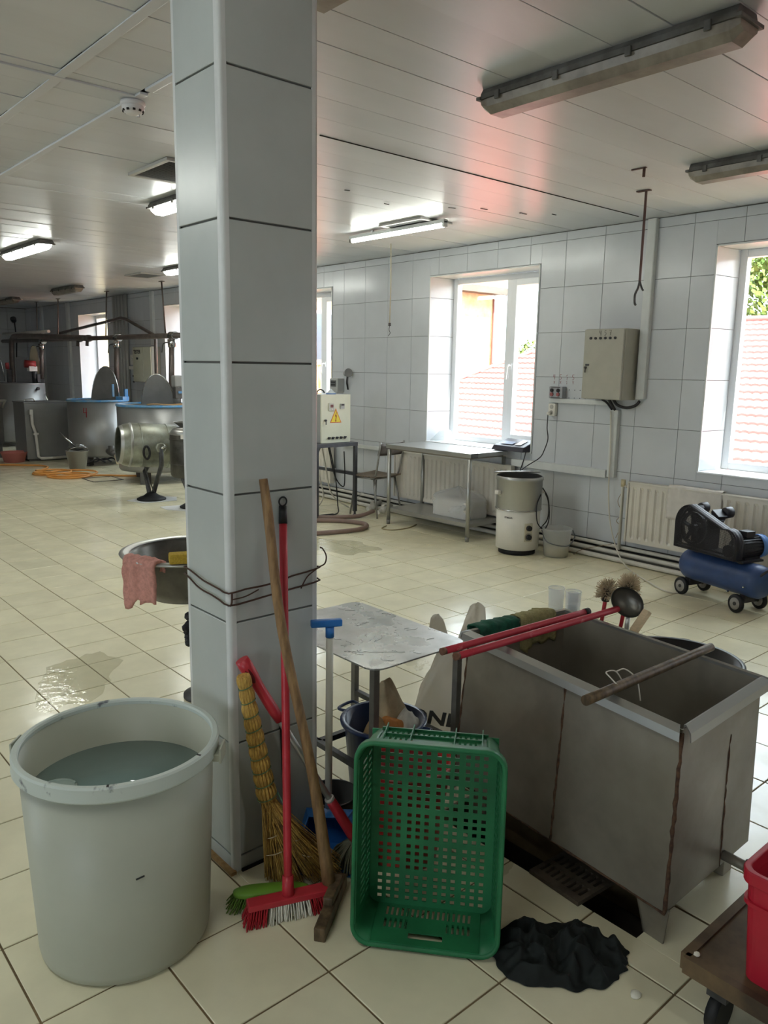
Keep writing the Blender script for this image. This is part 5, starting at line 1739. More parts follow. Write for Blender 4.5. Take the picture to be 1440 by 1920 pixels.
# loose cables under the stand
rs = random.Random(31)
for k, (lab, mt, pts) in enumerate((
    ('white cable hanging under the iron stand, leftmost', m_cablew, [(5.12, 7.0, 0.775), (5.22, 7.08, 0.45), (5.30, 7.1, 0.18), (5.15, 7.02, 0.06), (5.0, 6.95, 0.012)]),
    ('white cable hanging under the iron stand, middle', m_cablew, [(5.20, 7.0, 0.775), (5.30, 7.05, 0.5), (5.38, 7.05, 0.2), (5.55, 7.0, 0.05), (5.62, 6.95, 0.012)]),
    ('black cable hanging under the iron stand in a long loop', m_cable, [(5.25, 6.95, 0.775), (5.33, 6.92, 0.42), (5.42, 6.88, 0.30), (5.43, 6.87, 0.45), (5.41, 6.86, 0.70)]),
    ('black cable trailing from the iron stand to a loop on the floor', m_cable, [(5.29, 6.98, 0.775), (5.36, 6.95, 0.4), (5.37, 6.92, 0.10), (5.33, 6.86, 0.015), (5.18, 6.80, 0.008), (5.03, 6.78, 0.008), (5.0, 6.83, 0.008), (5.1, 6.86, 0.008), (5.25, 6.84, 0.009)]),
    ('grey strut cable slanting under the iron stand', M('grey_cable', (120, 118, 112), rough=0.5), [(5.28, 7.1, 0.775), (5.12, 7.1, 0.45), (4.97, 7.1, 0.12)]))):
    o = MB().tube(smooth_path(pts, 7), 0.007 if mt != m_cablew else 0.009, 7).build('cable', mt)
    props(o, lab, 'cable')
# hoses on the floor in front of the stand
m_hose = M('grey_brown_hose', (128, 106, 96), rough=0.5, var=0.15, vs=6)
o = MB().tube(smooth_path([(5.55, 6.50, 0.06), (5.35, 6.50, 0.03), (5.08, 6.62, 0.024), (4.8, 6.85, 0.024), (4.55, 6.75, 0.024)], 8), 0.022, 10).build('floor_hose', m_hose)
props(o, 'brown hose running from the wall pipes behind the column', 'hose')
o = MB().tube(smooth_path([(4.45, 6.55, 0.024), (4.75, 6.62, 0.024), (5.02, 6.42, 0.024), (5.12, 6.14, 0.024), (4.95, 5.97, 0.024), (4.62, 6.0, 0.024), (4.1, 6.2, 0.024), (3.5, 6.4, 0.024), (2.85, 6.25, 0.024), (2.62, 5.95, 0.024)], 8), 0.023, 10).build('floor_hose', m_hose)
props(o, 'grey hose curving in a bow on the floor right of the column', 'hose')
o = MB().tube(smooth_path([(5.60, 5.86, 0.006), (5.40, 5.78, 0.006), (5.20, 5.80, 0.006), (5.17, 5.92, 0.006), (5.30, 6.0, 0.006)], 8), 0.006, 6).build('thin_cord', M('beige_cord', (160, 146, 112), rough=0.7))
props(o, 'thin beige cord curled on the floor below the worktable', 'cord')
t = thing('pipe_valves', 'cluster of white plastic valves on the floor pipes beside the chair', 'valve', (5.72, 6.50, 0.0))
for k, (x, y) in enumerate(((-0.03, -0.02), (0.02, 0.22))):
    MB().tube([(x + 0.12, y + 0.02, 0.10), (x, y, 0.075), (x - 0.12, y - 0.03, 0.05)], 0.024, 10).build('valve_pipe', m_pipe, t)
    MB().cyl((x - 0.05, y - 0.02, 0.035), (x - 0.02, y - 0.01, 0.10), 0.034, n=12).build('valve_body', m_pipe, t)
    MB().cyl((x - .035, y - .015, 0.09), (x - .03, y - .015, 0.13), 0.02, n=10).build('valve_knob', m_pipe, t)
# on the window sills
t = thing('plastic_tray', 'folded clear plastic tray on the sill of the middle window', 'tray', (6.10, 6.03, WZ0 + 0.001))
m = MB()
m.add([(-.07, -.12, 0), (.10, -.12, 0), (.10, .10, 0), (-.07, .10, 0), (.0, -.09, .12), (.06, -.09, .12), (.06, 0.0, .13), (.0, 0.02, .11)], [(0, 1, 5, 4), (1, 2, 6, 5), (2, 3, 7, 6), (3, 0, 4, 7), (4, 5, 6, 7)])
m.build('tray_shell', film_mat('clear_plastic', None), t, solid=0.002)
t = thing('bench_scale', 'black bench scale with a white display lying on the middle window sill', 'scale', (5.985, 4.92, WZ0 + 0.001))
m = MB()
m.add([(-.10, -.20, 0), (.14, -.20, 0), (.14, .20, 0), (-.10, .20, 0), (-.075, -.19, .045), (.12, -.18, .105), (.12, .17, .105), (-.075, .19, .045)], [(0, 3, 2, 1), (4, 5, 6, 7), (0, 1, 5, 4), (1, 2, 6, 5), (2, 3, 7, 6), (3, 0, 4, 7)])
m.build('scale_body', M('dark_scale_plastic', (52, 50, 60), rough=0.4), t, bevel=0.008)
m = MB()
def on(u, v): return (lerp(-.078, .119, v) - 0.003, lerp(.17, -.17, u), lerp(.046, .106, v) + 0.004)
m.add([on(.66, .2), on(.86, .2), on(.86, .8), on(.66, .8)], [(0, 1, 2, 3)])
m.build('display', M('pale_display', (196, 198, 190), rough=0.3), t, solid=0.002)
m = MB().add([on(.12, .2), on(.56, .2), on(.56, .55), on(.12, .55)], [(0, 1, 2, 3)])
m.build('keypad', M('grey_keypad', (110, 122, 150), rough=0.4), t, solid=0.002)
o = MB().tube(smooth_path([(5.97, 4.75, 0.86), (5.94, 4.74, 0.80), (5.93, 4.76, 0.72), (5.90, 4.78, 0.60)], 6), 0.005, 6).build('scale_cord', m_cable)
props(o, 'black cord hanging from the bench scale', 'cord')

# --- white electric boiler drum
t = thing('electric_boiler', 'white and steel cylindrical electric boiler with two knobs', 'boiler', (5.49, 4.42, 0))
MB().lathe([(0, 0), (0.165, 0), (0.165, 0.05), (0, 0.05)], 32).build('plinth', m_black, t)
MB().lathe([(0.18, 0.045), (0.192, 0.05), (0.196, 0.40), (0.19, 0.405)], 48).build('enamel_casing', m_white, t)
MB().lathe([(0.19, 0.395), (0.20, 0.40), (0.203, 0.41), (0.203, 0.66), (0.210, 0.665), (0.212, 0.69), (0.204, 0.70), (0.196, 0.695), (0.194, 0.42), (0, 0.42)], 48).build('steel_drum', m_steel, t)
MB().tube(arc((0, 0, 0.405), 0.203, 0, 2 * math.pi, 40), 0.006, 6, closed=False).build('steel_band', m_chrome, t)
m = MB().lathe([(0, 0.0), (0.19, 0.012), (0.208, 0.006), (0.208, 0.0), (0.19, 0.004), (0, -0.006)], 40)
m.xf(Matrix.Translation((0.03, 0.06, 0.715)) @ Matrix.Rotation(R(-7), 4, 'X') @ Matrix.Rotation(R(5), 4, 'Y'))
m.build('loose_lid', m_steel, t)
FD = Vector((-0.62, -0.785, 0)).normalized()     # faces the camera side
def ring_at(ang, z, r=0.197):
    a = math.atan2(FD.y, FD.x) + R(ang)
    return Vector((r * math.cos(a), r * math.sin(a), z)), Vector((math.cos(a), math.sin(a), 0))
p, n_ = ring_at(16, 0.215)
q = Matrix((n_, Vector((0, 0, 1)).cross(n_), Vector((0, 0, 1)))).transposed()
pl_ = MB().box(p, (0.010, 0.075, 0.165), q, ch=0.002).build('control_plate', M('cream_plate', (196, 188, 164), rough=0.5), t)
for z in (0.255, 0.175):
    p, n_ = ring_at(16, z)
    MB().cyl(p, p + n_ * 0.03, 0.026, 0.022, n=18).build('control_knob', m_blackp, pl_)
p, n_ = ring_at(16, 0.175)
MB().cyl(p, p + n_ * 0.008, 0.036, n=20).build('dial_ring', M('dial_print', (150, 144, 130), rough=0.5), pl_)
for ang in (-72, 95):
    p, n_ = ring_at(ang, 0.555, 0.206)
    q = Matrix((n_, Vector((0, 0, 1)).cross(n_), Vector((0, 0, 1)))).transposed()
    MB().box(p + n_ * 0.012, (0.03, 0.06, 0.035), q, ch=0.004).build('carry_handle', m_white, t)
for k, (pts) in enumerate(([(0.10, -0.18, 0.60), (0.16, -0.20, 0.50), (0.15, -0.23, 0.33), (0.08, -0.24, 0.24), (0.0, -0.22, 0.30), (-0.01, -0.21, 0.45), (0.04, -0.21, 0.55)], [(0.17, -0.13, 0.58), (0.26, -0.13, 0.45), (0.25, -0.14, 0.30), (0.19, -0.12, 0.22)])):
    MB().tube(smooth_path(pts, 6), 0.005, 7).build('power_lead', m_cable, t)
text_obj('maker_mark', 'meco', 0.035, m_ink, t, ring_at(-38, 0.345, 0.1975)[0], (R(90), 0, math.atan2(FD.y, FD.x) + R(90 - 38)), 0.0006)
# translucent bucket
t = thing('clear_bucket', 'translucent plastic bucket with a little milk beside the boiler', 'bucket', (5.645, 4.10, 0))
m_tb = film_mat('milky_plastic', (226, 228, 226), 0.38, 0.3)
MB().lathe([(0, 0.002), (0.105, 0.002), (0.128, 0.235), (0.134, 0.24), (0.134, 0.255), (0.126, 0.255), (0.102, 0.008), (0, 0.008)], 40).build('bucket_body', m_tb, t)
MB().lathe([(0, 0.012), (0.100, 0.012), (0.108, 0.085), (0, 0.085)], 36).build('milk', M('milk', (226, 212, 176), rough=0.35), t)
MB().tube(smooth_path([(-0.11, 0.085, 0.235), (-0.16, -0.02, 0.15), (-0.05, -0.145, 0.12), (0.06, -0.145, 0.18), (0.095, -0.10, 0.235)], 7), 0.005, 7).build('bail_handle', M('grey_bail', (96, 98, 100), rough=0.5), t)

# --- thin white lead along the wall and floor to the compressor
o = MB().tube(smooth_path([(5.93, 3.82, 1.29), (5.935, 3.80, 0.95), (5.93, 3.79, 0.62), (5.915, 3.74, 0.32), (5.84, 3.60, 0.10), (5.70, 3.40, 0.012), (5.45, 3.05, 0.009), (5.34, 2.86, 0.009), (5.40, 2.78, 0.012), (5.50, 2.76, 0.10), (5.58, 2.74, 0.22), (5.585, 2.74, 0.34)], 8), 0.006, 7).build('compressor_cord', m_cablew)
props(o, 'white cord running down the wall and over the floor to the compressor', 'cord')
for k, (lab, pts) in enumerate((('thin looped wire beside the radiator valve', [(5.95, 3.66, 0.62), (5.93, 3.69, 0.52), (5.93, 3.64, 0.42), (5.93, 3.69, 0.35), (5.93, 3.65, 0.30), (5.92, 3.68, 0.2)]),
                              ('thin loose wire trailing over the pipes', [(5.90, 3.70, 0.145), (5.84, 3.95, 0.06), (5.80, 4.02, 0.004)]))):
    o = MB().tube(smooth_path(pts, 6), 0.003, 5).build('loose_wire', M('beige_wire', (150, 132, 110), rough=0.6))
    props(o, lab, 'wire')

# --- blue piston compressor
cp = thing('air_compressor', 'blue and black wheeled air compressor in front of the right radiator', 'compressor', (5.405, 2.40, 0), R(-15.4))
cp.scale = (0.92, 0.88, 0.95)
m_cblue = M('compressor_blue', (52, 74, 118), rough=0.4, var=0.12, vs=8)
m_cblack = M('compressor_black', (34, 32, 38), rough=0.42, var=0.2, vs=14)
TZ, TR = 0.235, 0.125
prof = [(0, 0.0), (0.06, 0.008), (0.10, 0.028), (0.12, 0.06), (TR, 0.10), (TR, 0.72), (0.12, 0.76), (0.10, 0.792), (0.06, 0.812), (0, 0.82)]
MB().lathe(prof, 40, (0.0, -0.32, TZ), axis=(0, 1, 0)).build('air_tank', m_cblue, cp)
for y in (-0.155, 0.40):
    ax_ = MB().box((0.0, y, 0.105), (0.13, 0.05, 0.07)).cyl((-0.13, y, 0.07), (0.13, y, 0.07), 0.008, n=10).build('wheel_axle', m_cblack, cp)
    for sx in (-1, 1):
        wv = MB().lathe([(0.03, -0.016), (0.062, -0.016), (0.069, -0.010), (0.069, 0.010), (0.062, 0.016), (0.03, 0.016)], 28, (sx * 0.125, y, 0.07), axis=(1, 0, 0)).build('wheel', m_black, cp)
        MB().lathe([(0.0, -0.014), (0.045, -0.017), (0.045, 0.017), (0, 0.014)], 24, (sx * 0.125, y, 0.07), axis=(1, 0, 0)).build('wheel_hub', M('grey_hub', (150, 146, 140), rough=0.5, var=0.1, vs=30), wv)
        MB().cyl((sx * 0.125 - .02, y, 0.07), (sx * 0.125 + 0.02, y, 0.07), 0.014, n=12).build('hub_cap', m_iron, wv)
MB().box((0.0, 0.12, 0.372), (0.22, 0.58, 0.014)).build('mount_plate', m_cblack, cp)
for y in (-0.10, 0.34): MB().box((0.0, y, 0.355), (0.12, 0.04, 0.04)).build('plate_bracket', m_cblack, cp)
# belt guard: flat teardrop box facing the room, wire mesh on its face
c1, r1_ = (0.315, 0.545), 0.150      # big pulley end (far, left in view): (y, z)
c2c, r2c = (-0.055, 0.440), 0.085
out = []
import math as _m
dy, dz = c2c[0] - c1[0], c2c[1] - c1[1]
dd = _m.hypot(dy, dz); base_a = _m.atan2(dz, dy); sp = _m.acos((r1_ - r2c) / dd)
out = [(0.462, 0.385)]
for i in range(15):
    a = R(0 + 78 * i / 14)
    out.append((c1[0] + r1_ * _m.cos(a), c1[1] + 0.03 + r1_ * _m.sin(a)))
for i in range(11):
    a = R(72 + 108 * i / 10)
    out.append((-0.045 + 0.10 * _m.cos(a), 0.500 + 0.10 * _m.sin(a)))
out.append((-0.145, 0.385))
GX0, GX1 = -0.185, -0.095
k = len(out)
m = MB()
vs = [(GX0, y, z) for y, z in out] + [(GX1, y, z) for y, z in out]
m.add(vs, [(i, (i + 1) % k, k + (i + 1) % k, k + i) for i in range(k)], True)
gd = m.build('belt_guard', m_cblack, cp, solid=0.005)
for x in (GX0 + .02, (GX0 + GX1) / 2, GX1 - .02):
    MB().tube([(x, c1[0] + (y - c1[0]) * 1.0, z) for y, z in out], 0.004, 5, closed=True).build('guard_rib', m_cblack, gd)
m = MB()
def inside(y, z):
    f = False
    j = k - 1
    for i in range(k):
        (yi, zi), (yj, zj) = out[i], out[j]
        if (zi > z) != (zj > z) and y < (yj - yi) * (z - zi) / (zj - zi) + yi: f = not f
        j = i
    return f
def chord(fixed, horiz):
    vals = []
    for i in range(k):
        (ya, za), (yb, zb) = out[i], out[(i + 1) % k]
        a, b = (za, zb) if horiz else (ya, yb)
        if (a - fixed) * (b - fixed) < 0:
            f = (fixed - a) / (b - a)
            vals.append(ya + (yb - ya) * f if horiz else za + (zb - za) * f)
    return (min(vals), max(vals)) if len(vals) >= 2 else None
z = 0.36
while z < 0.70:
    c = chord(z, True)
    if c: m.box((GX0, (c[0] + c[1]) / 2, z), (0.0015, c[1] - c[0], 0.0026))
    z += 0.0075
y = -0.14
while y < 0.47:
    c = chord(y, False)
    if c: m.box((GX0 + .0008, y, (c[0] + c[1]) / 2), (0.0015, 0.0026, c[1] - c[0]))
    y += 0.0075
props(m.build('guard_mesh', m_cblack, gd), kind='stuff')
# flywheel with spokes behind the mesh
fw_ = MB()
fw_.lathe([(0.108, -0.02), (0.125, -0.02), (0.125, 0.02), (0.108, 0.02), (0.108, -0.02)], 36, (-0.14, c1[0], c1[1] + 0.0), axis=(1, 0, 0))
fw_.cyl((-0.165, c1[0], c1[1]), (-0.115, c1[0], c1[1]), 0.032, n=16)
for i in range(5):
    a = 2 * math.pi * i / 5 + 0.3
    fw_.bar((-0.14, c1[0] + .03 * math.cos(a), c1[1] + .03 * math.sin(a)), (-0.14, c1[0] + .115 * math.cos(a), c1[1] + .115 * math.sin(a)), 0.014, 0.04, up=(1, 0, 0))
fw_.build('flywheel', m_cblack, cp)
MB().cyl((-0.16, c2c[0], c2c[1]), (-0.11, c2c[0], c2c[1]), 0.045, n=20).build('motor_pulley', m_cblack, cp)
MB().tube([(-0.14, c1[0] + (y - c1[0]) * 0.86, c1[1] + (z - c1[1]) * 0.86) for y, z in out], 0.007, 5, closed=True).build('drive_belt', m_black, cp)
# pump with two finned cylinders and filters
MB().box((0.0, 0.315, 0.475), (0.17, 0.15, 0.20), ch=0.015).build('crankcase', m_cblack, cp)
for (dy_, tilt_) in ((0.055, 32), (-0.06, -32)):
    M_ = Matrix.Translation((0.0, 0.315 + dy_, 0.56)) @ Matrix.Rotation(R(-tilt_), 4, 'X')
    m = MB()
    m.cyl((0, 0, 0), (0, 0, 0.11), 0.042, n=20)
    for i in range(6): m.cyl((0, 0, 0.02 + i * 0.016), (0, 0, 0.026 + i * 0.016), 0.058, n=20)
    m.box((0, 0, 0.122), (0.105, 0.085, 0.026), ch=0.004)
    m.xf(M_)
    m.build('finned_cylinder', m_cblack, cp)
    MB().lathe([(0, 0), (0.04, 0.0), (0.043, 0.008), (0.043, 0.062), (0.036, 0.07), (0, 0.07)], 22, M_ @ Vector((0.05, 0, 0.128)), axis=(1, -0.15, 0.1)).build('air_filter', m_cblack, cp)
MB().tube(smooth_path([(0.03, 0.40, 0.665), (0.0, 0.32, 0.64), (0.03, 0.25, 0.645)], 6), 0.010, 8).build('link_pipe', m_chrome, cp)
# electric motor
mo = MB().lathe([(0, -0.13), (0.070, -0.128), (0.078, -0.11), (0.078, 0.10), (0, 0.105)], 32, (0.05, -0.06, 0.455), axis=(1, 0, 0))
mt_ = mo.build('motor_body', m_cblack, cp)
for i in range(22):
    a = 2 * math.pi * i / 22
    MB().bar((-0.05, -0.06 + 0.080 * math.cos(a), 0.455 + 0.080 * math.sin(a)), (0.13, -0.06 + 0.080 * math.cos(a), 0.455 + 0.080 * math.sin(a)), 0.004, 0.012, up=(0, math.cos(a), math.sin(a))).build('cooling_fin', m_cblack, mt_)
MB().lathe([(0.0, 0.075), (0.05, 0.07), (0.085, 0.04), (0.089, -0.0), (0.089, -0.03), (0.084, -0.03)], 32, (0.165, -0.06, 0.455), axis=(1, 0, 0)).build('fan_cowl', M('cowl_blue', (86, 128, 190), rough=0.4), mt_)
MB().box((0.03, -0.06, 0.557), (0.09, 0.085, 0.045), ch=0.005).build('terminal_box', m_cblack, mt_)
MB().box((0.03, -0.06, 0.378), (0.16, 0.15, 0.03)).build('motor_foot', m_cblack, mt_)
MB().tube(smooth_path([(-0.06, -0.29, TZ + 0.06), (-0.02, -0.32, TZ + 0.10), (0.05, -0.32, TZ + 0.11), (0.10, -0.28, TZ + 0.07)], 6), 0.010, 8).build('tank_handle', m_cblack, cp)
for (y, z, s) in ((-0.06, 0.10, 0.008), (-0.21, 0.03, .006)):
    MB().cyl((-0.11, y, TZ - z), (-0.135, y, TZ - z), s, n=8).build('drain_plug', m_chrome, cp)
# ================================================================== ceiling fittings
m_lampg = M('dusty_grey_lamp_body', (108, 106, 102), rough=0.55, c2=(78, 75, 70), vs=9)
m_lampc = M('dusty_clear_cover', (150, 142, 128), rough=0.35, c2=(118, 108, 96), vs=7, spec=0.5)
m_lit = M('lit_tube', (246, 250, 240), rough=0.4, emit=LAMP_E)
m_litc = M('lit_cover', (246, 250, 242), rough=0.4, emit=LAMP_E)
def lamp(label, x, y0, y1, lit=False, slim=False):
    t = thing('fluorescent_lamp', label, 'lamp', (x, y0, ZC))
    L_ = y1 - y0
    if slim:
        MB().box((0, L_ / 2, -0.035), (0.05, L_, 0.03), ch=0.003).build('lamp_body', m_trimw, t)
        MB().tube([(0, 0.02, -0.064), (0, L_ - 0.02, -0.064)], 0.017, 12).build('tube', m_lit, t)
        for y in (0.012, L_ - 0.012):
            MB().box((0, y, -0.055), (0.045, 0.024, 0.05), ch=0.004).build('tube_holder', m_lampg if y > .1 else m_trimw, t)
        for y in (L_ * .25, L_ * .75): MB().box((0, y, -0.011), (0.02, 0.03, 0.02)).build('mount_clip', m_trimw, t)
        return t
    tray = [(-0.062, 0.0), (0.062, 0.0), (0.076, -0.022), (0.080, -0.044), (-0.080, -0.044), (-0.076, -0.022)]
    MB().prism(tray, 0.02, L_ - 0.02, 'xz').build('lamp_body', m_lampg, t)
    m = MB()
    wk, hk = (0.78, 0.75) if lit else (1.0, 1.0)
    def ring(y, s, zb): return [(-0.073 * s * wk, y, -0.046), (0.073 * s * wk, y, -0.046), (0.066 * s * wk, y, -0.046 - 0.030 * zb * hk), (0.040 * s * wk, y, -0.046 - 0.058 * zb * hk), (-0.040 * s * wk, y, -0.046 - 0.058 * zb * hk), (-0.066 * s * wk, y, -0.046 - 0.030 * zb * hk)]
    rs_ = [ring(0.012, 0.94, 0.55), ring(0.05, 1.0, 1.0), ring(L_ - 0.05, 1.0, 1.0), ring(L_ - 0.012, 0.94, 0.55)]
    vs = [p for r in rs_ for p in r]
    fs = [tuple(range(5, -1, -1)), tuple(range(18, 24))]
    for a in range(3):
        for i in range(6): fs.append((a * 6 + i, a * 6 + (i + 1) % 6, a * 6 + 6 + (i + 1) % 6, a * 6 + 6 + i))
    m.add(vs, fs)
    m.build('cover', m_litc if lit else m_lampc, t)
    for y in (0.0, L_):
        MB().box((0, y + (0.012 if y == 0 else -0.012), -0.040), (0.172, 0.024, 0.014), ch=0.003).build('end_lip', m_lampg, t)
    for y in (0.12, L_ * 0.36, L_ * 0.64, L_ - 0.12):
        for sx in (-1, 1): MB().box((sx * 0.083, y, -0.044), (0.010, 0.025, 0.034), ch=0.002).build('clip', m_lampg, t)
    if not lit:
        for y in (0.20, L_ - 0.10):
            pass
    return t
lamp('large dusty unlit fluorescent lamp at the top right of the ceiling', 2.85, 1.385, 2.575)
lamp('dusty unlit fluorescent lamp above the right window', 4.68, 1.35, 2.565)
lamp('dark unlit lamp at the top edge beside the column', 1.62, 1.09, 2.275)
lamp('slim lit fluorescent tube under the ceiling vent right of the column', 4.77, 4.73, 5.965, slim=True)
lamp('lit fluorescent lamp peeping out left behind the column', 2.86, 4.78, 6.0, lit=True)
lamp('lit fluorescent lamp at the left edge of the ceiling', 2.84, 8.45, 9.80, lit=True)
lamp('lit fluorescent lamp far behind the column', 4.78, 8.58, 9.78, lit=True)
lamp('small unlit lamp above the far vats', 4.78, 12.85, 13.97)
lamp('small unlit lamp at the far left of the ceiling', 4.80, 16.13, 17.31)
lamp('added unseen fill lamp on the left, second from the camera', -0.35, 4.40, 5.60, lit=True)  # this and the next three: unseen lamps added to brighten the foreground
lamp('added unseen fill lamp on the left, nearest the camera', -0.35, 0.55, 1.75, lit=True)
lamp('added unseen fill lamp behind the camera', 1.2, -2.6, -1.4, lit=True)
lamp('added unseen fill lamp on the left, third from the camera', -0.35, 8.40, 9.60, lit=True)

# ceiling vents
m_vent = M('grey_vent', (112, 112, 112), rough=0.5)
m_ventf = M('vent_frame', (168, 166, 160), rough=0.5)
def vent(label, x0, x1, y0, y1, z=ZC):
    t = thing('ceiling_vent', label, 'vent', ((x0 + x1) / 2, (y0 + y1) / 2, z))
    a, b = (x1 - x0) / 2, (y1 - y0) / 2
    MB().box((0, 0, -0.003), (2 * a - 0.04, 2 * b - 0.04, 0.004)).build('backing', m_dark, t)
    for (c, d) in (((0, b - .015, -.010), (2 * a, .03, .018)), ((0, -b + .015, -.010), (2 * a, .03, .018)), ((a - .015, 0, -.010), (.03, 2 * b - .06, .018)), ((-a + .015, 0, -.010), (.03, 2 * b - .06, .018))):
        MB().box(c, d, ch=0.002).build('frame', m_ventf, t)
    n = int((2 * b - 0.06) / 0.026)
    for k in range(n):
        y = -b + 0.03 + (2 * b - 0.06) * (k + 0.5) / n
        MB().box((0, y, -0.010), (2 * a - 0.06, 0.018, 0.003), (R(35), 0, 0)).build('slat', m_vent, t)
vent('square ceiling vent above the slim lit tube', 4.62, 4.99, 4.87, 5.40)
vent('square ceiling vent left of the column', 2.28, 2.70, 4.62, 5.18)
vent('square ceiling vent above the far vats', 4.70, 5.05, 10.40, 10.93)
vent('square ceiling vent at the far left', 4.70, 5.05, 16.6, 17.1)
# smoke detector
t = thing('smoke_detector', 'white smoke detector on the ceiling left of the column', 'detector', (1.70, 3.775, ZC - 0.012))
m_det = M('white_detector', (206, 204, 204), rough=0.4)
MB().lathe([(0, 0.0), (0.056, 0.0), (0.058, -0.012), (0.052, -0.020), (0, -0.020)], 28).build('base_ring', m_det, t)
MB().lathe([(0.050, -0.018), (0.052, -0.034), (0.036, -0.052), (0.018, -0.056), (0, -0.056)], 28).build('detector_head', m_det, t)
for k in range(10):
    a = 2 * math.pi * k / 10
    MB().box((0.046 * math.cos(a), 0.046 * math.sin(a), -0.042), (0.006, 0.012, 0.009), (0, 0, a)).build('vent_slot', m_dark, t)
MB().tube([(0.02, -0.02, -0.056), (0.022, -0.022, -0.068), (0.006, -0.03, -0.07)], 0.003, 6).build('status_tab', m_det, t)
# rods hanging from the ceiling
m_rod = M('rusty_rod', (84, 62, 58), rough=0.6, metal=0.4)
t = thing('hanging_hook', 'rusty iron rod with a fork hook hanging from the ceiling near the wall cabinet', 'hook', (5.04, 3.075, ZC))
MB().bar((0, 0.012, -0.002), (0, 0.012, -0.62), 0.010, 0.014).build('rod', m_rod, t)
MB().box((0.0, 0.03, -0.004), (0.03, 0.10, 0.006)).build('ceiling_plate', m_rod, t)
m = MB().tube(smooth_path([(0, 0.012, -0.60), (0, 0.022, -0.645), (0, 0.042, -0.69), (0, 0.040, -0.745), (0, 0.030, -0.76)], 5), 0.008, 8)
m.build('hook_arm', m_iron, t)
MB().tube(smooth_path([(0, 0.012, -0.60), (0, -0.006, -0.645), (0, -0.020, -0.665)], 5), 0.007, 8).build('hook_arm', m_iron, t)
t = thing('ceiling_stub', 'short rusty bolt stub in the ceiling above the hook', 'bolt', (4.49, 2.775, ZC))
MB().cyl((0, 0, 0), (0, 0, -0.055), 0.009, n=10).build('bolt', m_rod, t)
MB().box((0, 0.035, -0.003), (0.016, 0.10, 0.005)).build('plate', m_rod, t)
t = thing('ceiling_string', 'thin pale cord hanging from the ceiling left of the middle window', 'cord', (5.40, 6.115, ZC))
MB().tube([(0, 0, 0), (0.003, -0.004, -0.4), (0, 0, -0.77)], 0.007, 6).build('cord', M('pale_cord', (176, 170, 150), rough=0.8), t)
MB().cyl((0, 0, -0.77), (0, 0, -0.80), 0.013, n=8).build('knot', m_iron, t)
MB().tube(smooth_path([(0, 0, -0.80), (0.0, 0.006, -0.84), (0, -0.01, -0.87), (0, 0.02, -0.90)], 4), 0.003, 5).build('frayed_end', m_iron, t)
# scrape marks in the ceiling panels
rs = random.Random(77)
for (x, y, w) in ((3.05, 4.35, .05), (3.2, 4.5, .06), (3.6, 4.55, .04), (4.1, 4.7, .05), (4.55, 4.45, .06), (4.75, 4.3, .07), (5.1, 4.2, .08), (5.3, 4.05, .05)):
    MB().box((x, y, ZC - 0.0025), (w, 0.008, 0.003), (0, 0, rs.uniform(-.4, .2))).build('scrape_mark', m_dark, ceil)
# ================================================================== far end: vats, pipes, drums
m_vat = M('vat_stainless', (138, 138, 136), rough=0.4, metal=0.55, var=0.08, vs=3, rvar=0.08)
m_vatd = M('vat_dark', (92, 90, 86), rough=0.5, metal=0.4, var=0.15, vs=5)
m_vblue = M('blue_vat_paint', (58, 132, 190), rough=0.4, c2=(120, 150, 170), vs=12)
m_spipe = M('steel_pipe', (112, 102, 96), rough=0.42, metal=0.5, var=0.15, vs=9)
m_lid = M('grey_lid', (128, 128, 128), rough=0.45, metal=0.5, var=0.08, vs=6)
def half_lid(name, parent, base, w, h, tilt, rz, mat, pw=2.2):
    # upright half lid: flat plate with a parabolic outline
    n = 18
    poly = []
    for i in range(n + 1):
        u = -1 + 2 * i / n
        poly.append((u * w / 2, h * max(0.0, 1 - abs(u) ** pw) ** 0.62))
    poly[0] = (-w / 2, 0.0); poly[-1] = (w / 2, 0.0)
    m = MB().prism(poly, -0.008, 0.008, 'xz')
    m.xf(Matrix.Translation(base) @ Matrix.Rotation(rz, 4, 'Z') @ Matrix.Rotation(tilt, 4, 'X'))
    o = m.build(name, mat, parent)
    m = MB().tube([Vector((u, 0, v)) for u, v in poly], 0.010, 6)
    m.xf(Matrix.Translation(base) @ Matrix.Rotation(rz, 4, 'Z') @ Matrix.Rotation(tilt, 4, 'X'))
    m.build('lid_edge', m_chrome, o)
    return o
def vat(label, x, y, r, z0, z1, num=None):
    t = thing('cheese_vat', label, 'vat', (x, y, 0))
    MB().lathe([(0, z0), (r * 0.97, z0), (r, z0 + 0.03), (r, z1), (r - 0.03, z1), (r - 0.035, z1 - 0.30), (0, z1 - 0.30)], 56).build('vat_shell', m_vat, t)
    MB().tube(arc((0, 0, z1 + 0.004), r - 0.004, 0, 2 * math.pi, 56), 0.018, 8).build('blue_rim', m_vblue, t)
    for k in range(3):
        a = R(-140 + 120 * k)
        c, s = math.cos(a), math.sin(a)
        m = MB()
        m.box((c * (r - 0.10), s * (r - 0.10), z0 / 2 + 0.02), (0.13, 0.10, z0 + 0.04), (0, 0, a), ch=0.004)
        m.build('leg', m_vatd, t)
    return t
v4 = vat('round steel vat with a red 4 on its side, left of the tilted drum', 4.98, 12.84, 0.475, 0.14, 1.03)
half_lid('lid', v4, (0.09, -0.10, 1.05), 0.46, 0.53, R(-6), R(-42), m_vatd)
FDv = Vector((-0.36, -0.93, 0)).normalized()
a_ = math.atan2(FDv.y, FDv.x) - R(28)
o = Vector((0.478 * math.cos(a_), 0.478 * math.sin(a_), 0.78))
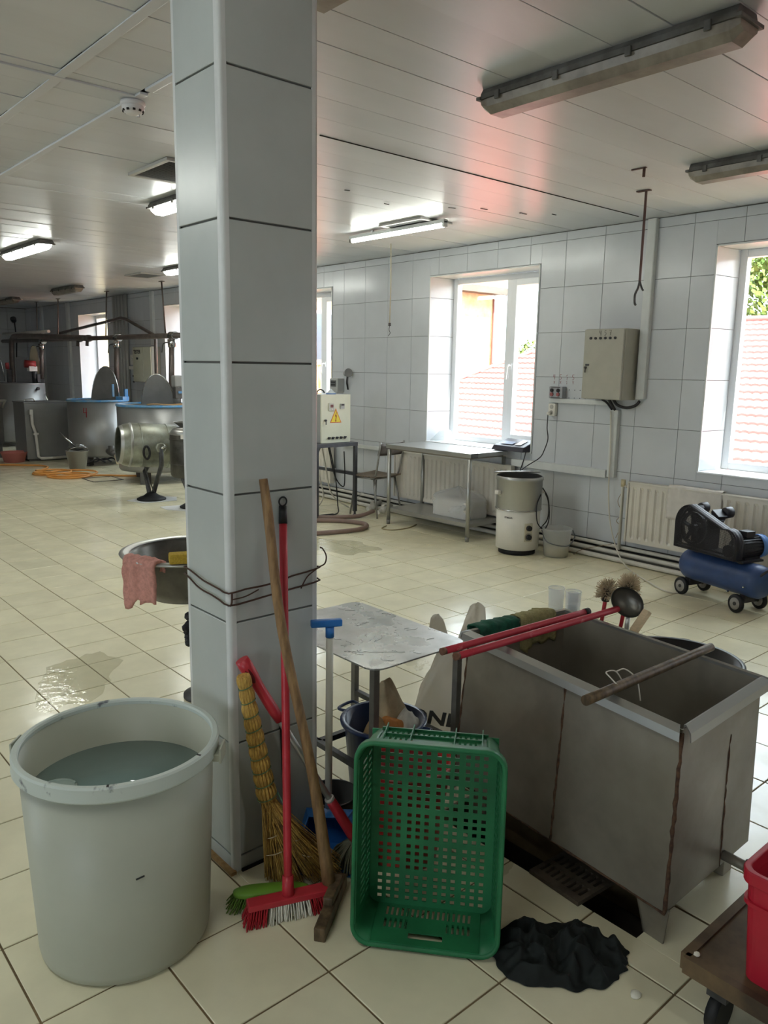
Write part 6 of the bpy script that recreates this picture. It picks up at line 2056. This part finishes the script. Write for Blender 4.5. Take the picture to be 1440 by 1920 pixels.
writing('red_number', '4', m_redink, v4, o, Vector((-math.sin(a_), math.cos(a_), 0)), (0, 0, 1), 0.08, 0.15, 0.007)
MB().box((0.30, -0.28, 1.07), (0.16, 0.14, 0.06), (0, 0, .5)).box((0.38, -0.24, 1.14), (0.05, 0.05, 0.16)).box((0.14, -0.30, 1.20), (0.03, 0.03, 0.20)).build('mixer_bracket', m_vblue, v4)
m = MB().tube(smooth_path([(-0.05, -0.46, 0.24), (-0.06, -0.60, 0.22), (-0.02, -0.66, 0.20)], 5), 0.045, 10).cyl((-0.05, -0.60, 0.20), (-0.05, -0.60, 0.34), 0.05, n=12)
m.build('outlet_valve', m_vatd, v4)
MB().tube([(-0.02, -0.66, 0.20), (0.0, -0.68, 0.06), (0.25, -0.72, 0.05)], 0.022, 8).build('drain_pipe', M('cream_drain', (206, 190, 160), rough=0.5), v4)
for k in range(3):
    MB().tube(smooth_path([(-0.45 + .12 * k, -0.30, 0.16), (-0.38 + .12 * k, -0.38, 0.05 + .02 * k), (-0.22 + .12 * k, -0.42, 0.12), (-0.1 + .1 * k, -0.45, 0.06)], 5), 0.014, 6).build('loose_lead', m_cable, v4)
v3 = vat('round steel vat with a blue rim partly hidden behind the column', 4.90, 10.46, 0.55, 0.17, 1.06)
half_lid('lid', v3, (-0.02, -0.08, 1.08), 0.46, 0.42, R(12), R(-36), m_lid, 2.0)
MB().box((0.16, -0.30, 1.40), (0.12, 0.12, 0.16), ch=0.02).cyl((0.16, -0.30, 1.10), (0.16, -0.30, 1.34), 0.05, n=14).build('mixer_motor', M('grey_motor', (140, 140, 136), rough=0.5), v3)
MB().box((0.16, -0.30, 1.24), (0.10, 0.10, 0.16), ch=0.01).build('gearbox', m_vatd, v3)
MB().box((0.36, -0.34, 1.16), (0.05, 0.05, 0.20)).box((0.26, -0.34, 1.25), (0.22, 0.04, 0.03)).build('mixer_bracket', m_vblue, v3)
m = MB().grid(10, 4, lambda u, v: (-0.35 + 0.62 * u, -0.42 - 0.05 * v + 0.02 * math.sin(u * 7), 1.095 - 0.02 * u * v + 0.006 * math.sin(u * 9)))
m.build('wooden_paddle', M('paddle_wood', (150, 120, 82), rough=0.6), v3, solid=0.014)
# far round tank with two lids, motor
ft = thing('round_tank', 'large round steel tank with raised lids at the far left', 'tank', (4.83, 16.72, 0))
MB().lathe([(0, 0.08), (0.55, 0.08), (0.56, 0.12), (0.56, 1.21), (0.53, 1.21), (0.52, 0.9), (0, 0.9)], 48).build('tank_shell', m_vat, ft)
MB().tube(arc((0, 0, 1.21), 0.55, 0, 2 * math.pi, 48), 0.014, 6).build('tank_rim', m_vat, ft)
m = MB().prism([(-0.19, 0), (0.17, 0), (0.05, 0.50), (-0.14, 0.52), (-0.19, 0.48)], -0.008, 0.008, 'xz')
m.xf(Matrix.Translation((0.28, 0.18, 1.22)) @ Matrix.Rotation(R(-42), 4, 'Z'))
m.build('lid', m_lid, ft)
half_lid('lid', ft, (0.46, 0.16, 1.34), 0.30, 0.62, R(0), R(-60), M('cream_lid', (196, 186, 158), rough=0.5), 2.6)
half_lid('lid', ft, (-0.18, 0.55, 1.24), 0.34, 0.56, R(0), R(-42), m_lid, 2.2)
MB().cyl((0.22, 0.02, 1.60), (0.42, 0.00, 1.58), 0.075, n=16).build('red_motor', M('red_motor', (150, 48, 46), rough=0.5), ft)
MB().box((0.36, 0.02, 1.50), (0.16, 0.16, 0.10), ch=0.01).build('motor_bracket', m_white, ft)
MB().cyl((0.40, 0.02, 1.22), (0.40, 0.02, 1.50), 0.05, n=12).box((0.46, 0.0, 1.32), (0.06, 0.10, 0.16)).build('mixer_shaft', m_iron, ft)
MB().box((0.0, 0.40, 1.55), (0.07, 0.07, 0.13), ch=0.02).build('red_motor', M('red_motor'), ft)
MB().box((0.02, 0.38, 1.35), (0.08, 0.08, 0.26), ch=0.01).build('motor_post', m_iron, ft)
MB().cyl((0.27, -0.47, 1.12), (0.29, -0.53, 1.12), 0.03, n=10).build('port', m_black, ft)
MB().tube(smooth_path([(0.50, -0.20, 0.98), (0.56, -0.22, 0.84), (0.60, -0.26, 0.72)], 4), 0.016, 8).build('side_pipe', m_pipe, ft)
# sheet-steel cabinet box in front
bx = thing('steel_box', 'square sheet-steel box with a white drain pipe on its front, at the far left', 'box', (4.06, 13.62, 0))
MB().box((0.345, 0.30, 0.50), (0.69, 0.60, 0.92), ch=0.006).build('box_body', m_vat, bx)
MB().box((0.345, 0.30, 0.972), (0.71, 0.62, 0.02), ch=0.004).build('box_lid', m_lid, bx)
MB().box((0.345, 0.30, 0.02), (0.62, 0.54, 0.038)).build('plinth', m_vatd, bx)
MB().tube([(0.10, -0.025, 0.82), (0.10, -0.03, 0.62), (0.14, -0.04, 0.48), (0.16, -0.05, 0.08), (0.20, -0.06, 0.05), (0.62, -0.06, 0.05)], 0.024, 10).build('drain_pipe', m_pipe, bx)
MB().box((0.14, -0.04, 0.46), (0.08, 0.06, 0.03)).box((0.09, -0.03, 0.82), (0.05, 0.05, 0.08)).build('drain_valve', m_pipe, bx)
MB().tube(smooth_path([(0.02, 0.05, 0.985), (0.03, 0.05, 1.02), (0.16, 0.05, 1.03), (0.18, 0.05, 0.985)], 4), 0.010, 8).build('lid_handle', m_chrome, bx)
MB().box((0.72, 0.1, 0.62), (0.07, 0.05, 0.05)).cyl((0.70, 0.15, 0.16), (0.80, 0.15, 0.16), 0.03, n=10).build('side_fitting', m_pipe, bx)
# dark machine at the left frame edge with brass valves
dk = thing('pump_unit', 'dark pump unit with tangled valves at the left edge', 'pump', (3.62, 14.6, 0))
MB().box((0.10, 0.0, 0.55), (0.44, 0.4, 0.62), ch=0.02).build('pump_housing', m_vatd, dk)
for x in (-0.05, 0.24): MB().box((x, -0.12, 0.12), (0.09, 0.09, 0.24)).build('leg', m_vatd, dk)
m = MB()
for k, (a, b) in enumerate((((-.15, -.25, .86), (.12, -.25, .98)), ((.12, -.25, .98), (.36, -.26, .98)), ((.02, -.25, .92), (.02, -.25, 1.10)), ((.20, -.25, .86), (.20, -.25, 1.06)), ((-.2, -.25, .80), (-.02, -.28, 1.0)), ((.30, -.25, .86), (.36, -.25, 1.0)))):
    m.cyl(a, b, 0.022, n=8)
m.cyl((-.02, -.27, 1.12), (.06, -.27, 1.12), 0.04, n=10)
m.cyl((.16, -.28, .94), (.25, -.28, .94), 0.045, n=10)
m.build('valve_cluster', M('dirty_valves', (142, 138, 128), rough=0.4, metal=0.5), dk)
# overhead pipe work
pw = thing('overhead_pipes', 'long overhead steel pipe with down-pipes above the far vats', 'pipe', (5.43, 0, 0))
MB().tube([(0, 10.4, 2.045), (0, 14.6, 2.065), (0, 19.45, 2.09)], 0.040, 12).build('main_pipe', m_spipe, pw)
MB().tube(smooth_path([(-0.06, 14.3, 2.07), (-0.18, 16.0, 2.12), (-0.24, 17.5, 2.16), (-0.25, 17.85, 2.12), (-0.25, 17.95, 1.95), (-0.25, 18.0, 1.5), (-0.25, 18.0, 0.85)], 5), 0.052, 12).build('return_pipe', m_spipe, pw)
for (y, z0) in ((10.98, 1.10), (13.0, 1.08), (16.75, 1.30)):
    d_ = MB().tube([(-0.02, y, 2.03), (-0.06, y, z0)], 0.042, 12).build('down_pipe', m_spipe, pw)
    MB().cyl((-0.02, y, 1.88), (-0.03, y, 2.0), 0.060, n=12).cyl((0, y - 0.08, 2.05), (0, y + 0.08, 2.05), 0.058, n=12).build('collar', m_chrome, d_)
    MB().tube(smooth_path([(-0.03, y + .02, 1.95), (-0.10, y + 0.12, 1.93), (-0.12, y + .14, 1.8)], 4), 0.008, 6).build('valve_lever', m_iron, d_)
for y in (14.3, 14.75):
    MB().cyl((0, y - 0.06, 2.066), (0, y + 0.06, 2.066), 0.062, n=12).cyl((-.02, y, 2.02), (-.03, y, 1.93), 0.03, n=8).build('joint', m_spipe, pw)
MB().tube([(-0.05, 16.2, 2.23), (-0.05, 19.2, 2.24)], 0.03, 10).build('upper_pipe', m_pipe, pw)
for (x, y) in ((5.47, 17.1), (5.49, 15.9), (5.50, 13.55), (5.42, 11.28)):
    hg = MB().tube([(x - 5.43, y, ZC), (0, y - 0.05, 2.09)], 0.012, 8).build('hanger_rod', m_spipe, pw)
    MB().box((x - 5.43, y, ZC - 0.006), (0.05, 0.10, 0.010)).build('hanger_plate', m_spipe, hg)
o = MB().tube([(5.80, 16.9, 2.22), (5.80, 13.95, 2.40), (5.80, 13.72, 2.42), (5.80, 13.5, 2.39), (5.80, 12.42, 2.10), (5.80, 12.36, 2.02), (5.80, 12.38, 1.36)], 0.028, 10).build('roof_shaped_pipe', m_spipe)
props(o, 'thin steel pipe bent to a gable above the far vats', 'pipe')
for k in range(5):
    o = MB().tube([(5.955, 13.86 + k * 0.125, 0.30), (5.955, 13.86 + k * 0.125, 2.84)], 0.035, 10).build('riser_pipe', M('grey_riser', (166, 164, 158), rough=0.4))
    props(o, ['rightmost', 'second from right', 'middle', 'second from left', 'leftmost'][k] + ' pipe of the grey riser bundle on the far window wall', 'pipe', 'grey riser bundle')
# far tester cabinet
t = thing('tester_cabinet', 'cream two-door cabinet marked TESTER on the far window wall', 'cabinet', (6.0, 12.98, 1.32))
MB().box((-0.085, 0, 0.30), (0.16, 0.74, 0.60), ch=0.006).build('cabinet_body', m_box, t)
for (y, w) in ((0.15, 0.40), (-0.21, 0.30)):
    dr = MB().box((-0.172, y, 0.30), (0.014, w, 0.58), ch=0.003).build('cabinet_door', m_boxc, t)
    if y > 0:
        MB().cyl((-0.18, 0.15, 0.40), (-0.20, 0.15, 0.40), 0.02, n=12).build('knob', m_blackp, dr)
        text_obj('door_text', 'TESTER', 0.085, m_ink, dr, (-0.1805, 0.17, 0.51), ROT_WALL, 0.0006, 0.003)
        for z in (-0.05, 0.05): MB().box((-0.175, 0.36, z + 0.05), (0.02, 0.03, 0.03)).build('hinge', m_iron, t)
t = thing('light_switch', 'white double switch left of the tester cabinet', 'switch', (6.0, 13.62, 1.62))
MB().box((-0.025, 0, 0.08), (0.05, 0.24, 0.18), ch=0.006).build('switch_plate', m_white, t)
for y in (0.06, -0.06): MB().cyl((-0.05, y, 0.09), (-0.062, y, 0.09), 0.03, n=14).build('dial', m_white, t)
MB().box((-0.03, 0.02, -0.06), (0.06, 0.30, 0.06), ch=0.004).build('junction_box', m_white, t)
# camera on the far wall
t = thing('wall_camera', 'small dark dome camera high in the far corner', 'camera', (5.72, YF, 2.60))
MB().cyl((0, 0, 0), (0, -0.06, 0), 0.06, n=14).build('mount', m_iron, t)
MB().lathe([(0.06, 0), (0.058, -0.03), (0.03, -0.06), (0, -0.065)], 18, (0, -0.06, -0.02)).build('dome', m_blackp, t)
MB().tube([(0.03, -0.01, -0.05), (0.05, -0.012, -0.5), (0.02, -0.012, -0.9)], 0.012, 6).build('lead', m_cable, t)

# --- tilting drum
td = thing('tilting_drum', 'tilted open steel drum on a forked stand with a round foot', 'drum', (4.06, 8.92, 0))
A_ = Vector((3.76, 9.13, 0.675)) - Vector((4.06, 8.92, 0))
B_ = Vector((4.36, 8.99, 0.635)) - Vector((4.06, 8.92, 0))
ax_ = (B_ - A_).normalized()
m_drum = M('mottled_drum_steel', (160, 164, 152), rough=0.4, metal=0.55, c2=(120, 120, 106), vs=5, stretch=(1, 1, 1))
MB().lathe([(0.215, 0.012), (0.245, 0.05), (0.265, 0.14), (0.265, 0.66), (0.24, 0.70), (0, 0.71), (0, 0.70), (0.235, 0.69), (0.258, 0.65), (0.258, 0.14), (0.238, 0.05), (0.205, 0.0)], 48, A_, axis=ax_).build('drum_shell', m_drum, td)
MB().lathe([(0.203, 0.0), (0.215, -0.006), (0.222, 0.004), (0.255, 0.10), (0.268, 0.13), (0.262, 0.135)], 48, A_, axis=ax_).build('drum_mouth', m_steel, td)
for f in (0.24, 0.56): MB().tube([A_ + ax_ * f + (Vector((0, 0, 1)) * math.cos(a) + ax_.cross(Vector((0, 0, 1))) * math.sin(a)) * 0.267 for a in [2 * math.pi * i / 40 for i in range(40)]], 0.006, 6, closed=True).build('drum_hoop', m_drum, td)
sd = ax_.cross(Vector((0, 0, 1))).normalized()
if sd.y > 0: sd = -sd
ctr_ = A_ + ax_ * 0.44
MB().lathe([(0, 0), (0.06, 0), (0.06, 0.05), (0.045, 0.055), (0, 0.055)], 24, ctr_ + sd * 0.262, axis=sd).build('trunnion', m_drum, td)
MB().tube([ctr_ + sd * 0.32, ctr_ + sd * 0.34, ctr_ + sd * 0.345 + ax_ * 0.05 + Vector((0, 0, .03))], 0.014, 8).build('locking_lever', m_chrome, td)
hw_ = ctr_ + sd * 0.31 - ax_ * 0.17 + Vector((0, 0, -0.06))
MB().tube([hw_ + (ax_ * math.cos(a) * 0.035 + Vector((0, 0, 1)) * math.sin(a) * 0.075) for a in [2 * math.pi * i / 20 for i in range(20)]], 0.014, 8, closed=True).build('hand_wheel', m_black, td)
MB().tube([ctr_ + sd * 0.30, ctr_ + sd * 0.30 + Vector((0.0, 0, -0.20)), Vector((0.02, 0, 0.06))], 0.028, 12).build('fork_leg', m_iron, td)
MB().tube([ctr_ - sd * 0.30, ctr_ - sd * 0.30 + Vector((0, 0, -0.22)), ctr_ - sd * 0.10 - ax_ * 0.12 + Vector((0, 0, -0.33)), Vector((-0.02, 0, 0.06))], 0.028, 12).build('fork_leg', m_iron, td)
MB().lathe([(0, 0.0), (0.17, 0.0), (0.172, 0.014), (0.14, 0.03), (0.09, 0.05), (0.05, 0.085), (0, 0.09)], 36, (0, 0, 0.008)).build('round_foot', m_black, td)
MB().tube(smooth_path([(-0.10, -0.06, 0.42), (-0.06, -0.10, 0.25), (0.01, -0.06, 0.10)], 4), 0.007, 6).build('chain', m_iron, td)
def paper(label, c, pts):
    m = MB().prism(pts, 0.001, 0.006)
    o = m.build('paper_sheet', M('floor_paper', (206, 206, 204), rough=0.8, var=0.04, vs=9))
    o.location = c
    props(o, label, 'sheet')
paper('white sheet under the round foot of the tilting drum', (4.06, 8.92, 0), [(-0.27, 0.10), (-0.18, -0.18), (0.22, -0.22), (0.34, 0.02), (0.10, 0.22), (-0.12, 0.18)])
paper('white sheet under the second stand beside the column', (4.02, 8.10, 0), [(-0.10, 0.30), (-0.12, 0.08), (0.02, -0.12), (0.32, -0.2), (0.42, 0.05), (0.2, 0.26)])
# second drum: dark upright one
ud = thing('upright_drum', 'dark dirty upright drum on a round-footed stand beside the column', 'drum', (4.22, 8.14, 0))
m_udrum = M('sooty_drum', (84, 82, 74), rough=0.5, metal=0.4, c2=(54, 52, 46), vs=6)
MB().lathe([(0, 0.37), (0.235, 0.37), (0.25, 0.40), (0.25, 0.86), (0.21, 0.91), (0.13, 0.93), (0.20, 0.985), (0.19, 0.985), (0.12, 0.94), (0, 0.93)], 44).build('drum_shell', m_udrum, ud)
MB().lathe([(0.25, 0.85), (0.258, 0.86), (0.21, 0.915), (0.13, 0.935), (0.205, 0.99)], 44).build('drum_shoulder', m_steel, ud)
for z in (0.52, 0.80): MB().tube(arc((0, 0, z), 0.252, 0, 2 * math.pi, 40), 0.006, 6).build('drum_hoop', m_udrum, ud)
for s in (1, -1): MB().tube([(s * 0.19, -0.10, 0.40), (s * 0.02, 0, 0.06)], 0.026, 10).build('fork_leg', m_iron, ud)
MB().lathe([(0, 0.0), (0.16, 0.0), (0.162, 0.014), (0.13, 0.03), (0.05, 0.08), (0, 0.085)], 36, (0, 0, 0.008)).build('round_foot', m_black, ud)
MB().box((-0.19, -0.17, 0.84), (0.07, 0.01, 0.05), (0, 0, R(-48))).build('rating_plate', m_white, ud)
# bucket with strainer, pink basin, hose
t = thing('steel_bucket', 'galvanised bucket with a strainer standing in front of the vat', 'bucket', (4.34, 12.12, 0))
MB().lathe([(0, 0), (0.115, 0), (0.165, 0.30), (0.172, 0.302), (0.16, 0.302), (0.11, 0.008), (0, 0.008)], 36).build('bucket_body', m_steel, t)
MB().tube(smooth_path([(0.165, 0, 0.29), (0.12, -0.10, 0.35), (0, -0.13, 0.37), (-0.12, -0.10, 0.35), (-0.165, 0, 0.29)], 5), 0.006, 6).build('bail_handle', m_chrome, t)
t = thing('strainer', 'long-handled metal strainer resting in the galvanised bucket', 'strainer', (4.34, 12.12, 0.16))
MB().lathe([(0.13, 0.20), (0.10, 0.16), (0, 0.14)], 24).build('strainer_bowl', m_vatd, t, solid=0.003)
MB().tube([(-0.02, 0.0, 0.20), (-0.20, 0.12, 0.42)], 0.012, 8).build('strainer_handle', m_chrome, t)
MB().box((0.03, -0.05, 0.21), (0.10, 0.08, 0.06), (0, 0.2, .5), ch=0.01).build('strainer_clip', m_steel, t)
t = thing('pink_basin', 'small pink plastic basin on the floor at the far left', 'basin', (3.88, 13.72, 0))
MB().lathe([(0, 0), (0.155, 0), (0.205, 0.16), (0.215, 0.165), (0.198, 0.165), (0.15, 0.008), (0, 0.008)], 36).build('basin_body', M('faded_pink_plastic', (196, 120, 112), rough=0.45), t)
MB().tube(arc((0, 0, 0.165), 0.21, 0, 2 * math.pi, 36), 0.006, 6).build('basin_rim', M('faded_pink_plastic'), t)
pts = [(3.2, 13.6, .016), (3.75, 13.15, .016), (4.02, 12.9, .016), (4.05, 12.6, .016), (3.8, 12.25, .016), (3.62, 11.95, .016), (3.72, 11.75, .016), (3.86, 11.7, .016)]
for k, (hx_c, hy_c, hr) in enumerate(((4.00, 11.50, 0.30), (4.06, 11.62, 0.36), (3.86, 11.80, 0.25))):
    for i in range(12):
        a = R(160 + 30 * i)
        pts.append((hx_c + hr * math.cos(a), hy_c + hr * math.sin(a), 0.016 + 0.016 * k))
pts += [(4.1, 11.35, .03), (4.45, 11.2, .016), (4.75, 10.95, .016), (5.0, 11.1, .016)]
o = MB().tube(smooth_path(pts, 3), 0.014, 8).build('orange_hose', M('orange_hose', (214, 148, 74), rough=0.45))
props(o, 'orange hose coiled on the floor in front of the vats', 'hose')
# floor hatch frame near the coil
o = MB()
o.perf([0, .02, .42, .44], [0, .02, .42, .44], lambda i, j: i == 1 and j == 1, 0.004)
o = o.build('floor_hatch', m_iron)
o.location = (4.05, 10.75, 0.0005)
props(o, 'thin iron hatch frame set in the floor tiles before the vats', 'hatch')

# --- round steel basin behind the column
rb = thing('round_basin', 'round steel basin on a pedestal behind the column', 'basin', (1.710, 3.363, 0))
MB().lathe([(0.318, 0.752), (0.300, 0.756), (0.272, 0.748), (0.262, 0.735), (0.235, 0.60), (0.18, 0.545), (0, 0.53), (0, 0.52), (0.19, 0.535), (0.248, 0.60), (0.276, 0.73), (0.312, 0.742), (0.318, 0.752)], 56).build('basin_bowl', M('sooty_basin_steel', (112, 108, 100), rough=0.35, metal=0.6, c2=(72, 70, 66), vs=5), rb)
MB().lathe([(0.30, 0.757), (0.318, 0.753), (0.321, 0.748), (0.316, 0.741), (0.27, 0.748), (0.278, 0.754), (0.30, 0.757)], 56).build('basin_rim', m_steel, rb)
MB().cyl((0.06, -0.02, 0.0), (0.06, -0.02, 0.53), 0.06, n=18).build('pedestal', m_iron, rb)
MB().lathe([(0, 0), (0.11, 0), (0.11, 0.015), (0.06, 0.04), (0, 0.04)], 32, (0.06, -0.02, 0)).build('pedestal_foot', m_iron, rb)
m = MB()
rs = random.Random(4)
for k in range(12):
    c = Vector((-0.085 + rs.uniform(-.035, .03), -0.18 + rs.uniform(-.02, .02), 0.49 - k * 0.012))
    m.lathe([(0, -0.02), (0.018, -0.012), (0.022, 0), (0.016, 0.013), (0, 0.02)], 7, c, axis=(rs.uniform(-1, 1), rs.uniform(-1, 1), rs.uniform(-1, 1)), smooth=False)
props(m.build('black_grime', m_black, rb), kind='stuff')
MB().tube(smooth_path([(0.02, -0.05, 0.36), (0.12, -0.30, 0.36), (0.20, -0.55, 0.40)], 5), 0.02, 8).build('drain_hose', m_black, rb)
t = thing('pipe_valve', 'black valve with a hose elbow at the right foot of the column', 'valve', (1.80, 2.62, 0.0))
MB().tube(smooth_path([(-0.03, 0.0, 0.36), (0.0, 0.0, 0.36), (0.025, 0.0, 0.33), (0.03, 0, 0.27)], 5), 0.012, 10).build('hose_elbow', m_black, t)
MB().cyl((0.03, 0, 0.20), (0.03, 0, 0.28), 0.026, n=14).cyl((-0.03, 0.0, 0.235), (0.075, -0.0, 0.235), 0.022, n=12).build('valve_body', m_blackp, t)
MB().cyl((0.0, 0, 0.0), (0.0, 0, 0.22), 0.014, n=10).build('riser', m_iron, t)
# towel and sponge on the basin rim
t = drape('face_towel', 'pink terry towel hanging over the rim of the round basin', 'towel', (1.412, 3.372, 0.762), (1.470, 3.175, 0.762), (0.93, 0.35, 0), 0.075, 0.24, M('pink_terry', (196, 140, 128), rough=0.95, var=0.15, vs=60, bump=0.4, bs=250), 3.7, th=0.012, amp=0.018, nu=16, ragged=0.25)
t = thing('sponge', 'yellow sponge on the rim of the round basin', 'sponge', (1.548, 3.122, 0.757))
m = MB().box((0, 0, 0.024), (0.105, 0.065, 0.046), (0, 0, R(-22)), ch=0.010)
m.build('sponge_block', M('yellow_sponge', (196, 164, 60), rough=0.95, var=0.15, vs=120, bump=0.8, bs=260), t)
# ================================================================== outside the windows
m_roof = M('red_metal_tile', (174, 94, 86), rough=0.35, var=0.05, vs=3)
m_stone = M('cream_stone', (206, 184, 140), rough=0.9, c2=(180, 152, 108), vs=3)
m_ground = M('dry_ground', (150, 140, 110), rough=0.95)
def rz_(x): return -3.0 + 0.4663 * (x - 8.0)
rf = thing('red_roof', 'red metal-tile roof of the neighbouring house outside the windows', 'roof', (0, 0, 0))
PX = 0.35 * math.cos(R(25))
EX0, RX1 = 11.9, 20.86
nrow = int((RX1 - EX0) / PX)
def hip_y(x): return 15.04 + (19.10 - x) * 0.705
wav = 0.18
for r_ in range(nrow + 1):
    xa = RX1 - (r_ + 1) * PX
    xb = RX1 - r_ * PX
    y0, y1 = -10.0, hip_y((xa + xb) / 2)
    n = int((y1 - y0) / (wav / 6))
    vs, fs = [], []
    for i in range(n + 1):
        y = y0 + (y1 - y0) * i / n
        w = 0.020 * abs(math.sin(math.pi * y / wav)) ** 0.8
        vs += [(xb, y, rz_(xb) + w - 0.004), (xa, y, rz_(xa) + w + 0.040), (xa + 0.002, y, rz_(xa) + w - 0.004)]
    for i in range(n):
        a, b = i * 3, i * 3 + 3
        fs += [(a, b, b + 1, a + 1), (a + 1, b + 1, b + 2, a + 2)]
    m = MB().add(vs, fs, False)
    m.build('roof_course', m_roof, rf)
MB().tube([(RX1, -10, rz_(RX1) + 0.03), (RX1, hip_y(RX1), rz_(RX1) + 0.03)], 0.09, 10).build('ridge_cap', m_roof, rf)
MB().tube([(RX1, hip_y(RX1), rz_(RX1) + 0.03), (EX0, hip_y(EX0), rz_(EX0) + 0.03)], 0.07, 10).build('hip_cap', m_roof, rf)
m = MB().add([(RX1, -10, rz_(RX1)), (RX1, hip_y(RX1), rz_(RX1)), (EX0, hip_y(EX0), rz_(EX0)), (2 * RX1 - EX0, hip_y(EX0), rz_(EX0)), (2 * RX1 - EX0, -10, rz_(EX0))], [(0, 1, 3, 4), (1, 2, 3)])
m.build('rear_slope', m_roof, rf)
MB().box(((EX0 + 9) / 2 + 6, 2.5, -4.2), (17, 24, 5.2)).build('house_wall', m_stone, rf)
# cream stone building with cornice, drainpipe, windows and a balcony
bd = thing('stone_building', 'tall cream stone building beyond the red roof', 'building', (10.0, 21.0, -5))
MB().box((6.98, 6, 4.75), (13.96, 12, 9.5)).build('wall', m_stone, bd)
MB().box((7.05, 5.9, 9.62), (14.6, 12.8, 0.25)).build('cornice', M('dark_cornice', (104, 96, 86), rough=0.8), bd)
MB().tube([(13.88, -0.08, 0.2), (13.88, -0.08, 9.4)], 0.04, 8).build('drainpipe', M('rust_drainpipe', (118, 66, 54), rough=0.6), bd)
for x in (1.2, 3.4, 5.6):
    for z in (3.0, 7.6):
        wv = MB().box((x, -0.03, z), (1.1, 0.08, 1.7)).build('window', M('building_window_frame', (226, 226, 220), rough=0.5), bd)
        for sx in (-.25, .25): MB().box((x + sx, -0.08, z), (0.42, 0.03, 1.45)).build('pane', M('dark_pane', (86, 96, 104), rough=0.1), wv)
bl = MB().box((4.6, -0.5, 5.9), (4.4, 1.0, 0.15)).build('balcony', m_stone, bd)
for i in range(24): MB().cyl((2.5 + i * 0.18, -0.92, 5.97), (2.5 + i * 0.18, -0.92, 6.7), 0.035, n=8).build('baluster', m_stone, bl)
MB().box((4.6, -0.92, 6.75), (4.4, 0.14, 0.1)).build('balcony_rail', m_stone, bl)
# ground and hillside
gd_ = props(MB().box((60, 20, -6.6), (106, 160, 0.4)).build('ground_outside', m_ground), kind='structure')
m = MB()
def hill(u, v):
    x = 30 + 75 * v
    y = -60 + 170 * u
    z = -6 + 26 * v ** 0.8 * (0.55 + 0.3 * nz(u * 3.1 + 2, 0.3) + 0.25 * math.sin(u * 5 + 0.7)) + 2.2 * nz(u * 22, v * 16) + 0.9 * nz(u * 60, v * 40, 3)
    return (x, y, z)
m.grid(110, 60, hill)
props(m.build('hillside', M('rocky_green_hillside', (92, 90, 78), rough=0.95, c2=(48, 58, 40), vs=0.35, thr=(0.42, 0.58))), kind='structure')
m_leaf = M('mixed_green_leaves', (126, 150, 62), rough=0.7, c2=(76, 104, 40), vs=0.9)  # two leaf greens mixed by noise
def tree(label, c, blobs, nleaf, seed, size=0.28):
    t = thing('leafy_tree', label, 'tree', c)
    rs = random.Random(seed)
    m = MB()
    for k in range(nleaf):
        b = rs.choice(blobs)
        v = Vector((rs.gauss(0, 1), rs.gauss(0, 1), rs.gauss(0, 1))).normalized()
        p = Vector(b[:3]) + v * b[3] * (0.75 + 0.3 * rs.random())
        n = (v + Vector((rs.uniform(-.8, .8), rs.uniform(-.8, .8), rs.uniform(-.3, .9)))).normalized()
        a = n.orthogonal().normalized(); w = n.cross(a)
        s = size * rs.uniform(0.6, 1.2)
        m.add([p - a * s, p + w * s * 0.5, p + a * s, p - w * s * 0.5], [(0, 1, 2, 3)])
    props(m.build('crown', m_leaf, t), kind='stuff')
    MB().tube([(0, 0, -3), (0.1, 0.1, 1), (0, 0, 3.0)], 0.25, 8, radii=[0.3, 0.24, 0.12]).build('trunk', M('bark', (92, 76, 60), rough=0.9), t)
    return t
tree('large leafy tree behind the roof in the right window', (30.0, 13.4, 0.5), [(0, 0, 3.6, 2.6), (1.5, -2.2, 4.4, 2.4), (0.6, -1.2, 6.4, 2.3), (1.5, 2.4, 3.4, 2.0), (1, -4.2, 3.5, 2.4), (2, 1.2, 6.2, 2.0)], 16000, 1, 0.13)
tree('leafy tree at the right of the right window', (29.5, 8.2, 0.5), [(0, 0, 4.0, 2.6), (0.5, -1.8, 6.0, 2.4), (1.0, 1.6, 6.2, 2.2)], 9000, 2, 0.13)
tree('small green bush behind the roof hip in the middle window', (27.0, 21.0, -0.4), [(0, 0, 2.2, 1.2), (0.6, -1.2, 2.7, 1.2), (1, -2.4, 3.2, 1.2)], 4000, 3, 0.1)
